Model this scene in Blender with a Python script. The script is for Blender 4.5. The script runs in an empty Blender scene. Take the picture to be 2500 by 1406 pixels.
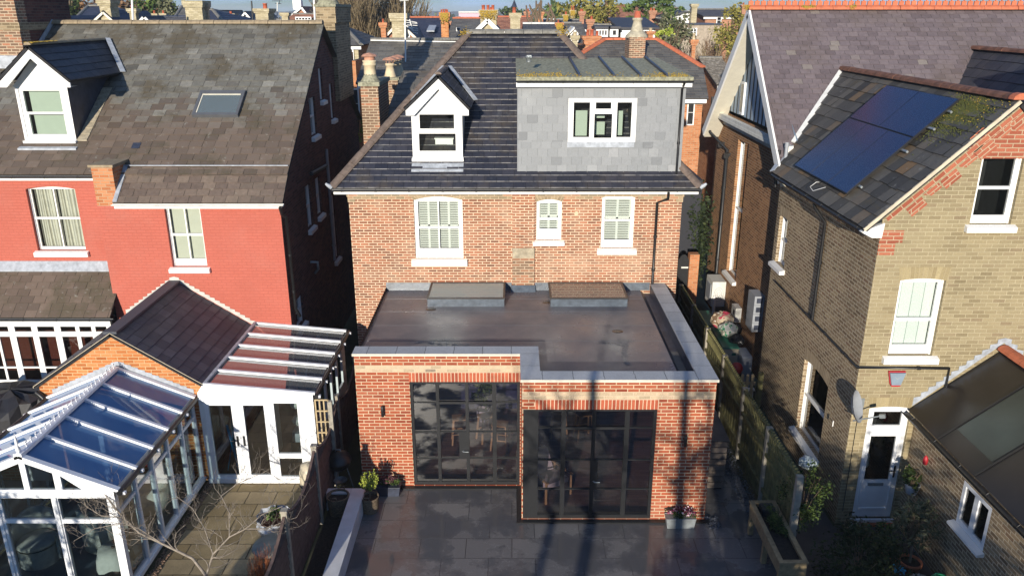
import bpy, math, random
from mathutils import Vector, Matrix
from mathutils.geometry import tessellate_polygon
random.seed(7)
SC = bpy.context.scene
COL = SC.collection
rad = math.radians
PITCH = 19.2
FPX = 1930.0
CAMZ = 9.86
cd = bpy.data.cameras.new('camera')
cam = bpy.data.objects.new('camera', cd)
COL.objects.link(cam)
cam.location = (0, 0, CAMZ)
cam.rotation_euler = (rad(90 - PITCH), 0, 0)
cd.sensor_width = 36
cd.lens = FPX / 2500 * 36
cd.clip_start = 0.1
cd.clip_end = 6000
SC.camera = cam
SUN_EL = 12.0
SUN_AZ = 12.0          # light comes from behind the camera, this many degrees to the left
w = bpy.data.worlds.new('World')
SC.world = w
w.use_nodes = True
nt = w.node_tree
nt.nodes.clear()
out = nt.nodes.new('ShaderNodeOutputWorld')
bg = nt.nodes.new('ShaderNodeBackground')
sky = nt.nodes.new('ShaderNodeTexSky')
sky.sky_type = 'NISHITA'
sky.sun_disc = False
sky.sun_elevation = rad(SUN_EL)
sky.sun_rotation = rad(180 + SUN_AZ)
sky.air_density = 1.0
sky.dust_density = 0.1
sky.ozone_density = 3.0
tc = nt.nodes.new('ShaderNodeTexCoord')
mp = nt.nodes.new('ShaderNodeMapping')
mp.inputs['Scale'].default_value = (1.6, 1.6, 11)
ns = nt.nodes.new('ShaderNodeTexNoise')
ns.inputs['Scale'].default_value = 3.2
ns.inputs['Detail'].default_value = 7
ns.inputs['Roughness'].default_value = 0.6
cr = nt.nodes.new('ShaderNodeValToRGB')
cr.color_ramp.elements[0].position = 0.42
cr.color_ramp.elements[1].position = 0.68
mx = nt.nodes.new('ShaderNodeMix')
mx.data_type = 'RGBA'
mul = nt.nodes.new('ShaderNodeMath')
mul.operation = 'MULTIPLY'
mul.inputs[1].default_value = 0.75
mx.inputs[7].default_value = (9.5, 9.6, 9.6, 1)
L = nt.links.new
L(tc.outputs['Generated'], mp.inputs['Vector'])
L(mp.outputs[0], ns.inputs['Vector'])
L(ns.outputs['Fac'], cr.inputs[0])
L(cr.outputs[0], mul.inputs[0])
L(mul.outputs[0], mx.inputs[0])
L(sky.outputs[0], mx.inputs[6])
wb = nt.nodes.new('ShaderNodeMix')
wb.data_type = 'RGBA'
wb.blend_type = 'MULTIPLY'
wb.inputs[0].default_value = 1.0
wb.inputs[7].default_value = (0.52, 0.78, 1.22, 1)
L(mx.outputs[2], wb.inputs[6])
L(wb.outputs[2], bg.inputs[0])
bg.inputs[1].default_value = 0.07
L(bg.outputs[0], out.inputs[0])
sd = bpy.data.lights.new('sun', 'SUN')
sd.energy = 5.0
sd.angle = rad(0.5)
sd.color = (1.0, 0.91, 0.78)
sun = bpy.data.objects.new('sun', sd)
COL.objects.link(sun)
az = rad(SUN_AZ)
LD = Vector((math.sin(az) * math.cos(rad(SUN_EL)), math.cos(az) * math.cos(rad(SUN_EL)), -math.sin(rad(SUN_EL))))
sun.rotation_euler = LD.to_track_quat('-Z', 'Y').to_euler()
sun.location = (-4, -10, 30)
SC.view_settings.view_transform = 'Standard'
SC.view_settings.look = 'None'
SC.view_settings.exposure = 0.32
SC.view_settings.gamma = 1.0
SC.render.engine = 'CYCLES'
SC.cycles.max_bounces = 8
SC.cycles.transparent_max_bounces = 16
SC.cycles.caustics_reflective = False
SC.cycles.caustics_refractive = False
_cp, _sp = math.cos(rad(PITCH)), math.sin(rad(PITCH))
def ray(x, y):
    u = (x - 1250) / FPX; v = (y - 703) / FPX
    return Vector((u, _cp - _sp * v, -_sp - _cp * v))
def PY(x, y, Y):
    r = ray(x, y); t = Y / r.y
    return Vector((r.x * t, Y, CAMZ + r.z * t))
def PX(x, y, X):
    r = ray(x, y); t = X / r.x
    return Vector((X, r.y * t, CAMZ + r.z * t))
def PZ(x, y, Z):
    r = ray(x, y); t = (Z - CAMZ) / r.z
    return Vector((r.x * t, r.y * t, Z))
ORG = {}
def orth(n):
    n = n.normalized()
    if abs(n.z) > 0.95:
        return Vector((1, 0, 0)), Vector((0, 1, 0))
    u = Vector((-n.y, n.x, 0)).normalized()
    return u, n.cross(u)
class MB:
    def __init__(s, T=None):
        s.v = []; s.f = []; s.uv = {}; s.m = {}; s.T = T; s.smooth = set(); s.mi = 0
    def tv(s, p):
        p = Vector(p)
        return s.T @ p if s.T is not None else p
    def face(s, pts, uv=None, smooth=False):
        i0 = len(s.v)
        s.v.extend([s.tv(p) for p in pts])
        s.f.append(tuple(range(i0, i0 + len(pts))))
        if uv: s.uv[len(s.f) - 1] = uv
        if smooth: s.smooth.add(len(s.f) - 1)
        if s.mi: s.m[len(s.f) - 1] = s.mi
    def grid(s, verts, faces, smooth=False):
        i0 = len(s.v)
        s.v.extend([s.tv(p) for p in verts])
        for f in faces:
            s.f.append(tuple(i0 + i for i in f))
            if smooth: s.smooth.add(len(s.f) - 1)
            if s.mi: s.m[len(s.f) - 1] = s.mi
    def box(s, a, b):
        x0, x1 = sorted((a[0], b[0])); y0, y1 = sorted((a[1], b[1])); z0, z1 = sorted((a[2], b[2]))
        vs = [(x0, y0, z0), (x1, y0, z0), (x1, y1, z0), (x0, y1, z0), (x0, y0, z1), (x1, y0, z1), (x1, y1, z1), (x0, y1, z1)]
        fs = [(0, 3, 2, 1), (4, 5, 6, 7), (0, 1, 5, 4), (1, 2, 6, 5), (2, 3, 7, 6), (3, 0, 4, 7)]
        s.grid(vs, fs)
    def hexa(s, lo, hi):
        n = len(lo)
        fs = [tuple(reversed(range(n))), tuple(range(n, 2 * n))]
        for i in range(n):
            j = (i + 1) % n
            fs.append((i, j, n + j, n + i))
        s.grid(list(lo) + list(hi), fs)
    def slab(s, poly, t, d=None):
        """poly = list of points (any plane); thickness t along -normal"""
        poly = [Vector(p) for p in poly]
        n = Vector((0, 0, 0))
        for i in range(len(poly)):
            a, b = poly[i], poly[(i + 1) % len(poly)]
            n += a.cross(b)
        n = n.normalized() if d is None else Vector(d).normalized()
        lo = [p - n * t for p in poly]
        s.hexa(lo, poly)
    def bar(s, a, b, w, h, up=(0, 0, 1)):
        a = Vector(a); b = Vector(b); d = (b - a)
        if d.length < 1e-6: return
        d.normalize(); up = Vector(up)
        if abs(d.dot(up)) > 0.98: up = Vector((0, 1, 0))
        sd_ = d.cross(up).normalized(); u2 = sd_.cross(d).normalized()
        c = [(-w / 2, -h / 2), (w / 2, -h / 2), (w / 2, h / 2), (-w / 2, h / 2)]
        lo = [a + sd_ * x + u2 * y for x, y in c]
        hi = [b + sd_ * x + u2 * y for x, y in c]
        s.hexa(lo, hi)
    def tube(s, pts, r, n=6, cap=True, smooth=True):
        pts = [Vector(p) for p in pts]
        rs = r if isinstance(r, (list, tuple)) else [r] * len(pts)
        vs = []; fs = []
        px = None
        for k, p in enumerate(pts):
            if k == 0: d = pts[1] - pts[0]
            elif k == len(pts) - 1: d = pts[-1] - pts[-2]
            else: d = pts[k + 1] - pts[k - 1]
            if d.length < 1e-9: d = Vector((0, 0, 1))
            d.normalize()
            if px is None:
                px = d.orthogonal().normalized()
            else:
                px = (px - d * px.dot(d))
                if px.length < 1e-6: px = d.orthogonal()
                px.normalize()
            py = d.cross(px)
            for i in range(n):
                a = 2 * math.pi * i / n
                vs.append(p + px * math.cos(a) * rs[k] + py * math.sin(a) * rs[k])
        for k in range(len(pts) - 1):
            for i in range(n):
                j = (i + 1) % n
                fs.append((k * n + i, k * n + j, (k + 1) * n + j, (k + 1) * n + i))
        s.grid(vs, fs, smooth=smooth)
        if cap:
            s.grid(vs[:n], [tuple(reversed(range(n)))])
            s.grid(vs[-n:], [tuple(range(n))])
    def lathe(s, prof, c=(0, 0, 0), n=16, smooth=True, cap=False, sx=1, sy=1):
        c = Vector(c); vs = []; fs = []
        for r, z in prof:
            for i in range(n):
                a = 2 * math.pi * i / n
                vs.append(c + Vector((r * sx * math.cos(a), r * sy * math.sin(a), z)))
        for k in range(len(prof) - 1):
            for i in range(n):
                j = (i + 1) % n
                fs.append((k * n + i, k * n + j, (k + 1) * n + j, (k + 1) * n + i))
        s.grid(vs, fs, smooth=smooth)
        if cap:
            s.grid(vs[-n:], [tuple(range(n))])
            s.grid(vs[:n], [tuple(reversed(range(n)))])
    def poly(s, outer, holes=(), n=0.0, flip=False):
        """flat polygon with holes in local (u, z) at normal offset n; local coords are (u, n, z)"""
        loops = [[Vector((p[0], p[1], 0)) for p in outer]] + [[Vector((p[0], p[1], 0)) for p in h] for h in holes]
        flat = [p for l in loops for p in l]
        tris = tessellate_polygon(loops)
        vs = [Vector((p.x, n, p.y)) for p in flat]
        fs = []
        for t in tris:
            a, b, c = [flat[i] for i in t]
            ar = (b.x - a.x) * (c.y - a.y) - (b.y - a.y) * (c.x - a.x)
            t = tuple(t)
            if ar < 0: t = t[::-1]
            if flip: t = t[::-1]
            fs.append(t)
        s.grid(vs, fs)
    def wall(s, outer, holes=(), depth=0.1, n=0.0, edge=0.0):
        """wall sheet in frame (u, n, z), outward normal is local -n ; reveals go to n+depth"""
        s.poly(outer, holes, n)
        for h in holes:
            for i in range(len(h)):
                a, b = h[i], h[(i + 1) % len(h)]
                s.face([(a[0], n, a[1]), (b[0], n, b[1]), (b[0], n + depth, b[1]), (a[0], n + depth, a[1])])
        if edge:
            for i in range(len(outer)):
                a, b = outer[i], outer[(i + 1) % len(outer)]
                s.face([(a[0], n, a[1]), (b[0], n, b[1]), (b[0], n + edge, b[1]), (a[0], n + edge, a[1])])
    def build(s, name, mat, parent=None):
        me = bpy.data.meshes.new(name)
        org = Vector((0, 0, 0))
        if parent is not None: org = ORG.get(parent.name, org)
        me.from_pydata([p - org for p in s.v], [], s.f)
        mats = mat if isinstance(mat, (list, tuple)) else [mat]
        for m_ in mats: me.materials.append(m_)
        uvl = me.uv_layers.new(name='UVMap')
        for p in me.polygons:
            if p.index in s.m: p.material_index = s.m[p.index]
            if p.index in s.smooth: p.use_smooth = True
            if p.index in s.uv:
                for k, li in enumerate(p.loop_indices): uvl.data[li].uv = s.uv[p.index][k]
            else:
                u, v = orth(p.normal)
                for li in p.loop_indices:
                    co = s.v[me.loops[li].vertex_index]
                    uvl.data[li].uv = (co.dot(u), co.dot(v))
        me.update()
        o = bpy.data.objects.new(name, me)
        COL.objects.link(o)
        if parent is not None:
            o.parent = parent
        ORG[o.name] = org
        return o
def frame(origin, u, n_in):
    """local (u, n, z) -> world;  n_in = direction INTO the building"""
    u = Vector(u).normalized(); n_in = Vector(n_in).normalized()
    M = Matrix.Identity(4)
    for i in range(3):
        M[i][0] = u[i]; M[i][1] = n_in[i]; M[i][2] = (0, 0, 1)[i]; M[i][3] = origin[i]
    return M
def FY(Y): return frame((0, Y, 0), (1, 0, 0), (0, 1, 0))             # wall facing the camera: u = X
def FXR(X): return frame((X, 0, 0), (0, 1, 0), (-1, 0, 0))           # wall facing +X: u = Y
def FXL(X): return frame((X, 0, 0), (0, -1, 0), (1, 0, 0))           # wall facing -X: u = -Y
def thing(name, label, cat, loc=(0, 0, 0), group=None):
    o = bpy.data.objects.new(name, None)
    COL.objects.link(o)
    o.location = loc
    o.empty_display_size = 0.2
    ORG[o.name] = Vector(loc)
    return tag(o, label, cat, group)
def tag(o, label=None, cat=None, group=None, kind=None):
    if label: o['label'] = label
    if cat: o['category'] = cat
    if group: o['group'] = group
    if kind: o['kind'] = kind
    return o
def copy_tree(o, parent=None):
    c = o.copy(); COL.objects.link(c)
    if parent is not None: c.parent = parent
    for ch in list(o.children): copy_tree(ch, c)
    return c
def newmat(name):
    m = bpy.data.materials.new(name)
    m.use_nodes = True
    t = m.node_tree
    return m, t, t.nodes['Principled BSDF'], t.nodes, t.links.new
def rgb(c): return (c[0], c[1], c[2], 1)
def ramp(N, stops, interp='LINEAR'):
    r = N.new('ShaderNodeValToRGB')
    r.color_ramp.interpolation = interp
    e = r.color_ramp.elements
    e[0].position = stops[0][0]; e[0].color = rgb(stops[0][1])
    e[1].position = stops[-1][0]; e[1].color = rgb(stops[-1][1])
    for p, c in stops[1:-1]:
        k = e.new(p); k.color = rgb(c)
    return r
def mixc(N, Lk, f, a, b, mode='MIX'):
    m = N.new('ShaderNodeMix'); m.data_type = 'RGBA'; m.blend_type = mode
    def put(sock, v):
        if isinstance(v, (int, float)): m.inputs[sock].default_value = v
        elif isinstance(v, tuple): m.inputs[sock].default_value = rgb(v)
        else: Lk(v, m.inputs[sock])
    put(0, f); put(6, a); put(7, b)
    return m.outputs[2]
def noise(N, Lk, scale, detail=4, rough=0.55, coord='Object', stretch=None):
    t = N.new('ShaderNodeTexCoord')
    n = N.new('ShaderNodeTexNoise')
    n.inputs['Scale'].default_value = scale
    n.inputs['Detail'].default_value = detail
    n.inputs['Roughness'].default_value = rough
    src = t.outputs[coord]
    if stretch:
        mp_ = N.new('ShaderNodeMapping'); mp_.inputs['Scale'].default_value = stretch
        Lk(src, mp_.inputs[0]); src = mp_.outputs[0]
    Lk(src, n.inputs['Vector'])
    return n.outputs['Fac']
def rng(N, Lk, src, a, b, c=0.0, d=1.0):
    m = N.new('ShaderNodeMapRange')
    m.inputs[1].default_value = a; m.inputs[2].default_value = b
    m.inputs[3].default_value = c; m.inputs[4].default_value = d
    Lk(src, m.inputs[0])
    return m.outputs[0]
def bump(N, Lk, P, h, dist=0.01, strength=0.6):
    b = N.new('ShaderNodeBump')
    b.inputs['Strength'].default_value = strength
    b.inputs['Distance'].default_value = dist
    Lk(h, b.inputs['Height'])
    Lk(b.outputs[0], P.inputs['Normal'])
def plain(name, c, rough=0.6, metal=0.0, var=0.12, scale=6.0, bumpd=0.0, spec=0.5, detail=4):
    m, t, P, N, Lk = newmat(name)
    f = noise(N, Lk, scale, detail)
    lo = tuple(x * (1 - var) for x in c); hi = tuple(min(1, x * (1 + var)) for x in c)
    r = ramp(N, [(0.3, lo), (0.7, hi)])
    Lk(f, r.inputs[0]); Lk(r.outputs[0], P.inputs['Base Color'])
    P.inputs['Roughness'].default_value = rough
    P.inputs['Metallic'].default_value = metal
    P.inputs['Specular IOR Level'].default_value = spec
    if bumpd: bump(N, Lk, P, f, bumpd)
    return m
def brick(name, stops, mortar, bw=0.225, bh=0.075, ms=0.010, offset=0.5, var=0.35, stain=None, rough=0.85, bd=0.006, rowshift=0.0, vscale=0.9, mvar=0.25):
    """brick / tile / paving pattern in metres on the UVs"""
    m, t, P, N, Lk = newmat(name)
    uv = N.new('ShaderNodeTexCoord')
    src = uv.outputs['UV']
    dn = N.new('ShaderNodeTexNoise'); dn.inputs['Scale'].default_value = 9; dn.inputs['Detail'].default_value = 2
    Lk(src, dn.inputs['Vector'])
    va = N.new('ShaderNodeVectorMath'); va.operation = 'SCALE'; va.inputs[3].default_value = min(bh, bw) * 0.07
    sb = N.new('ShaderNodeVectorMath'); sb.operation = 'SUBTRACT'; sb.inputs[1].default_value = (0.5, 0.5, 0.5)
    ad = N.new('ShaderNodeVectorMath'); ad.operation = 'ADD'
    Lk(dn.outputs['Color'], sb.inputs[0]); Lk(sb.outputs[0], va.inputs[0]); Lk(src, ad.inputs[0]); Lk(va.outputs[0], ad.inputs[1])
    mp_ = N.new('ShaderNodeMapping'); mp_.inputs['Location'].default_value = (0.013, rowshift, 0)
    Lk(ad.outputs[0], mp_.inputs[0])
    b = N.new('ShaderNodeTexBrick')
    b.offset = offset
    b.inputs['Color1'].default_value = (0, 0, 0, 1); b.inputs['Color2'].default_value = (1, 1, 1, 1)
    b.inputs['Mortar'].default_value = (0.5, 0.5, 0.5, 1)
    b.inputs['Scale'].default_value = 1.0
    b.inputs['Mortar Size'].default_value = ms
    b.inputs['Mortar Smooth'].default_value = 0.25
    b.inputs['Brick Width'].default_value = bw
    b.inputs['Row Height'].default_value = bh
    Lk(mp_.outputs[0], b.inputs['Vector'])
    r = ramp(N, stops)
    Lk(b.outputs['Color'], r.inputs[0])
    f1 = noise(N, Lk, vscale, 6, 0.65)
    k1 = rng(N, Lk, f1, 0.25, 0.75, 1 - var, 1 + var * 0.6)
    f2 = noise(N, Lk, 45, 3, 0.6)
    k2 = rng(N, Lk, f2, 0.2, 0.8, 0.78, 1.2)
    kk = N.new('ShaderNodeMath'); kk.operation = 'MULTIPLY'; Lk(k1, kk.inputs[0]); Lk(k2, kk.inputs[1])
    cc = N.new('ShaderNodeVectorMath'); cc.operation = 'SCALE'; Lk(r.outputs[0], cc.inputs[0]); Lk(kk.outputs[0], cc.inputs[3])
    f3 = noise(N, Lk, 1.7, 5, 0.6)
    km = rng(N, Lk, f3, 0.3, 0.7, 1 - mvar, 1.0)
    mm = N.new('ShaderNodeVectorMath'); mm.operation = 'SCALE'; mm.inputs[0].default_value = mortar; Lk(km, mm.inputs[3])
    col = mixc(N, Lk, b.outputs['Fac'], cc.outputs[0], mm.outputs[0])
    if stain:
        sc, lo_, hi_, c_, amt = stain
        fs = noise(N, Lk, sc, 6, 0.65)
        ks = rng(N, Lk, fs, lo_, hi_, 0, amt)
        col = mixc(N, Lk, ks, col, c_)
    Lk(col, P.inputs['Base Color'])
    P.inputs['Roughness'].default_value = rough
    P.inputs['Specular IOR Level'].default_value = 0.25
    inv = N.new('ShaderNodeMath'); inv.operation = 'SUBTRACT'; inv.inputs[0].default_value = 1.0; Lk(b.outputs['Fac'], inv.inputs[1])
    hh = N.new('ShaderNodeMath'); hh.operation = 'MULTIPLY_ADD'; Lk(f2, hh.inputs[0]); hh.inputs[1].default_value = 0.4; Lk(inv.outputs[0], hh.inputs[2])
    bump(N, Lk, P, hh.outputs[0], bd, 0.7)
    return m
def slate_mat(name, stops, stain=None, stain2=None, rough=0.55, lip=None, var=0.25, zf=None):
    """one random tone per tile (each tile is its own island)"""
    m, t, P, N, Lk = newmat(name)
    g = N.new('ShaderNodeNewGeometry')
    r = ramp(N, stops)
    Lk(g.outputs['Random Per Island'], r.inputs[0])
    f2 = noise(N, Lk, 14, 5, 0.7)
    k2 = rng(N, Lk, f2, 0.25, 0.75, 1 - var, 1 + var)
    cc = N.new('ShaderNodeVectorMath'); cc.operation = 'SCALE'; Lk(r.outputs[0], cc.inputs[0]); Lk(k2, cc.inputs[3])
    col = cc.outputs[0]
    if zf:
        gp = N.new('ShaderNodeSeparateXYZ'); Lk(g.outputs['Position'], gp.inputs[0])
        fz = noise(N, Lk, 0.9, 5, 0.6); ad = N.new('ShaderNodeMath'); ad.operation = 'MULTIPLY_ADD'
        Lk(fz, ad.inputs[0]); ad.inputs[1].default_value = zf[3]; Lk(gp.outputs['Z'], ad.inputs[2])
        a2 = N.new('ShaderNodeMath'); a2.operation = 'MULTIPLY_ADD'; Lk(g.outputs['Random Per Island'], a2.inputs[0]); a2.inputs[1].default_value = zf[3] * .5; Lk(ad.outputs[0], a2.inputs[2])
        t2 = N.new('ShaderNodeVectorMath'); t2.operation = 'SCALE'; t2.inputs[0].default_value = zf[2]
        Lk(rng(N, Lk, g.outputs['Random Per Island'], 0, 1, .8, 1.25), t2.inputs[3])
        col = mixc(N, Lk, rng(N, Lk, a2.outputs[0], zf[0], zf[1], 1, 0), col, t2.outputs[0])
    for st in (stain, stain2):
        if st:
            sc, lo_, hi_, c_, amt = st
            fs = noise(N, Lk, sc, 6, 0.7)
            ks = rng(N, Lk, fs, lo_, hi_, 0, amt)
            col = mixc(N, Lk, ks, col, c_)
    if lip:
        uv = N.new('ShaderNodeTexCoord'); sp = N.new('ShaderNodeSeparateXYZ')
        Lk(uv.outputs['UV'], sp.inputs[0])
        f4 = noise(N, Lk, 5, 4, 0.6)
        lm = N.new('ShaderNodeMath'); lm.operation = 'LESS_THAN'; Lk(sp.outputs['Y'], lm.inputs[0]); lm.inputs[1].default_value = lip[1]
        l2 = N.new('ShaderNodeMath'); l2.operation = 'MULTIPLY'; Lk(lm.outputs[0], l2.inputs[0])
        Lk(rng(N, Lk, f4, 0.35, 0.6, lip[2], lip[3]), l2.inputs[1])
        col = mixc(N, Lk, l2.outputs[0], col, lip[0])
    Lk(col, P.inputs['Base Color'])
    rr = rng(N, Lk, f2, 0.3, 0.7, rough - 0.1, rough + 0.15)
    Lk(rr, P.inputs['Roughness'])
    P.inputs['Specular IOR Level'].default_value = 0.4
    bump(N, Lk, P, f2, 0.004, 0.5)
    return m
def glass(name, tint=(0.85, 0.9, 0.88), refl=1.0, ior=1.5, base=0.0, milky=None):
    m, t, P, N, Lk = newmat(name)
    N.remove(P)
    o = [n for n in N if n.type == 'OUTPUT_MATERIAL'][0]
    tr = N.new('ShaderNodeBsdfTransparent'); tr.inputs[0].default_value = rgb(tint)
    gl = N.new('ShaderNodeBsdfGlossy'); gl.inputs['Roughness'].default_value = 0.02
    gl.inputs['Color'].default_value = (refl, refl, refl, 1)
    fr = N.new('ShaderNodeFresnel'); fr.inputs[0].default_value = ior
    ma = N.new('ShaderNodeMath'); ma.operation = 'MULTIPLY_ADD'; ma.inputs[1].default_value = 1.6; ma.inputs[2].default_value = base
    ma.use_clamp = True
    Lk(fr.outputs[0], ma.inputs[0])
    fn = noise(N, Lk, 1.3, 2)
    bp = N.new('ShaderNodeBump'); bp.inputs['Strength'].default_value = 0.05; bp.inputs['Distance'].default_value = 0.02
    Lk(fn, bp.inputs['Height']); Lk(bp.outputs[0], gl.inputs['Normal'])
    ms_ = N.new('ShaderNodeMixShader')
    Lk(ma.outputs[0], ms_.inputs[0]); Lk(tr.outputs[0], ms_.inputs[1]); Lk(gl.outputs[0], ms_.inputs[2])
    last = ms_.outputs[0]
    if milky:
        df = N.new('ShaderNodeBsdfDiffuse'); df.inputs[0].default_value = rgb(milky[0])
        m2 = N.new('ShaderNodeMixShader'); m2.inputs[0].default_value = milky[1]
        Lk(last, m2.inputs[1]); Lk(df.outputs[0], m2.inputs[2]); last = m2.outputs[0]
    Lk(last, o.inputs[0])
    return m
M = {}
M['ext_brick'] = brick('extension_brick', [(0, (0.25, 0.055, 0.028)), (0.35, (0.35, 0.082, 0.038)), (0.7, (0.41, 0.108, 0.05)), (1, (0.32, 0.09, 0.052))], (0.66, 0.50, 0.33), ms=0.0095, var=0.2, stain=(1.1, 0.62, 0.8, (0.55, 0.36, 0.25), 0.35), bd=0.006)
M['old_brick'] = brick('old_red_brick', [(0, (0.19, 0.085, 0.055)), (0.3, (0.31, 0.12, 0.065)), (0.55, (0.40, 0.155, 0.085)), (0.8, (0.26, 0.12, 0.075)), (1, (0.42, 0.18, 0.105))], (0.72, 0.57, 0.40), bw=0.215, bh=0.0715, ms=0.011, var=0.30, stain=(0.7, 0.5, 0.72, (0.62, 0.44, 0.30), 0.5), vscale=1.1)
M['pale_brick'] = brick('pale_buff_brick', [(0, (0.42, 0.33, 0.22)), (0.5, (0.56, 0.43, 0.29)), (0.85, (0.62, 0.46, 0.31)), (1, (0.25, 0.20, 0.15))], (0.66, 0.53, 0.38), ms=0.008, var=0.2, vscale=4)
M['grey_brick'] = brick('grey_buff_brick', [(0, (0.25, 0.20, 0.13)), (0.6, (0.36, 0.28, 0.18)), (1, (0.45, 0.24, 0.15))], (0.60, 0.47, 0.32), bw=0.215, bh=0.0715, ms=0.009, var=0.2, vscale=4)
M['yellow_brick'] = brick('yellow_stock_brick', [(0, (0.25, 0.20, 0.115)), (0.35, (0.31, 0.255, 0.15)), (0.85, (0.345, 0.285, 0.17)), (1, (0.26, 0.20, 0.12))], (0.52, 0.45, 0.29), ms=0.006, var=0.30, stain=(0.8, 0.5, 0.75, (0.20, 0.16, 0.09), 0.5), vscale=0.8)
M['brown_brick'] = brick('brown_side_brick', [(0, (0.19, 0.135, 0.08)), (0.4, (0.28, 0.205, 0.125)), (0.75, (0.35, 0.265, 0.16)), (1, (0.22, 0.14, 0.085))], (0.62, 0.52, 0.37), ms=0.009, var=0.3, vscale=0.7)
M['orange_side'] = brick('orange_side_brick', [(0, (0.20, 0.09, 0.04)), (0.5, (0.33, 0.155, 0.07)), (1, (0.40, 0.20, 0.09))], (0.50, 0.37, 0.24), ms=0.010, var=0.25)
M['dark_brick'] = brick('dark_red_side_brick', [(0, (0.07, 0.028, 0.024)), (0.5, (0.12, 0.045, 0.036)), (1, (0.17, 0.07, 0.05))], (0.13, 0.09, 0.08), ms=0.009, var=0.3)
M['annex_brick'] = brick('orange_annex_brick', [(0, (0.36, 0.11, 0.03)), (0.5, (0.50, 0.17, 0.05)), (1, (0.58, 0.24, 0.09))], (0.62, 0.42, 0.22), ms=0.009, var=0.15)
M['red_band'] = brick('red_trim_brick', [(0, (0.28, 0.08, 0.045)), (0.5, (0.38, 0.115, 0.065)), (1, (0.44, 0.16, 0.09))], (0.50, 0.38, 0.25), ms=0.009, var=0.15)
M['bg_red'] = brick('far_red_brick', [(0, (0.28, 0.10, 0.06)), (0.5, (0.40, 0.16, 0.09)), (1, (0.47, 0.22, 0.13))], (0.48, 0.33, 0.22), ms=0.012, var=0.25)
M['bg_orange'] = brick('far_orange_brick', [(0, (0.40, 0.14, 0.055)), (0.5, (0.50, 0.19, 0.08)), (1, (0.56, 0.25, 0.12))], (0.5, 0.33, 0.2), ms=0.01, var=0.2)
M['bg_buff'] = brick('far_buff_brick', [(0, (0.38, 0.33, 0.20)), (0.5, (0.50, 0.44, 0.28)), (1, (0.58, 0.52, 0.36))], (0.42, 0.36, 0.24), ms=0.012, var=0.3, vscale=2.5)
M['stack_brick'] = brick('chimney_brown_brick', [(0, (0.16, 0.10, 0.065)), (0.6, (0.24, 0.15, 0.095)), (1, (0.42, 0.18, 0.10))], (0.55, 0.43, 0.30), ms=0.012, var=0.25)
M['old_stack'] = brick('weathered_chimney_brick', [(0, (0.17, 0.13, 0.075)), (0.5, (0.27, 0.20, 0.12)), (1, (0.36, 0.28, 0.17))], (0.42, 0.34, 0.22), ms=0.011, var=0.35, vscale=2.2)
M['red_paint'] = brick('red_painted_brick', [(0, (0.47, 0.122, 0.084)), (1, (0.485, 0.13, 0.09))], (0.435, 0.11, 0.076), ms=0.008, var=0.16, bd=0.003, rough=0.7, mvar=0.15, stain=(0.9, 0.5, 0.78, (0.44, 0.17, 0.13), 0.45), vscale=0.6)
M['soldier'] = brick('soldier_course_brick', [(0, (0.30, 0.065, 0.035)), (0.5, (0.42, 0.10, 0.05)), (1, (0.48, 0.13, 0.065))], (0.72, 0.55, 0.38), bw=0.45, bh=0.075, ms=0.009, var=0.12, offset=0.0)
M['arch'] = brick('arch_brick', [(0, (0.26, 0.20, 0.13)), (0.5, (0.36, 0.28, 0.18)), (1, (0.42, 0.33, 0.22))], (0.60, 0.48, 0.32), bw=0.5, bh=0.075, ms=0.007, var=0.2, offset=0.0)
M['arch_yellow'] = brick('yellow_arch_brick', [(0, (0.29, 0.23, 0.125)), (0.5, (0.35, 0.285, 0.16)), (1, (0.39, 0.32, 0.18))], (0.46, 0.38, 0.23), bw=0.5, bh=0.075, ms=0.005, var=0.2, offset=0.0)
M['arch_red'] = brick('red_arch_brick', [(0, (0.36, 0.10, 0.05)), (1, (0.50, 0.16, 0.085))], (0.60, 0.42, 0.28), bw=0.5, bh=0.075, ms=0.008, var=0.15, offset=0.0)
M['white'] = plain('white_paint', (0.82, 0.82, 0.80), 0.45, var=0.03, scale=3)
M['white_old'] = plain('weathered_white_paint', (0.70, 0.70, 0.66), 0.6, var=0.12, scale=5)
M['upvc'] = plain('white_plastic_frame', (0.80, 0.82, 0.84), 0.35, var=0.03)
M['cream'] = plain('cream_paint', (0.74, 0.70, 0.58), 0.5, var=0.06)
M['black'] = plain('black_plastic', (0.014, 0.014, 0.015), 0.4, var=0.3)
M['gutter'] = plain('grey_black_gutter', (0.025, 0.026, 0.028), 0.4, var=0.3)
M['steel'] = plain('black_steel_frame', (0.009, 0.010, 0.012), 0.45, var=0.2)
M['lead'] = plain('lead_flashing', (0.36, 0.39, 0.43), 0.5, metal=0.0, var=0.25, scale=9, bumpd=0.004)
M['lead_dark'] = plain('dark_lead', (0.035, 0.042, 0.065), 0.4, var=0.4, scale=6, bumpd=0.004)
M['coping'] = brick('coping_stone', [(0, (0.40, 0.41, 0.42)), (1, (0.50, 0.51, 0.52))], (0.12, 0.12, 0.12), bw=0.6, bh=6.0, ms=0.006, offset=0, var=0.12, bd=0.003, vscale=3)
M['coping_edge'] = plain('coping_edge_stone', (0.60, 0.56, 0.46), 0.7, var=0.08)
M['copingY'] = brick('coping_stone_side', [(0, (0.40, 0.41, 0.42)), (1, (0.50, 0.51, 0.52))], (0.12, 0.12, 0.12), bw=6.0, bh=0.6, ms=0.006, offset=0, var=0.12, bd=0.003, vscale=3)
M['stone'] = plain('weathered_stone', (0.36, 0.31, 0.22), 0.85, var=0.3, scale=9, bumpd=0.006)
M['lichen_stone'] = plain('lichened_concrete', (0.27, 0.265, 0.185), 0.9, var=0.45, scale=14, bumpd=0.008)
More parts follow.
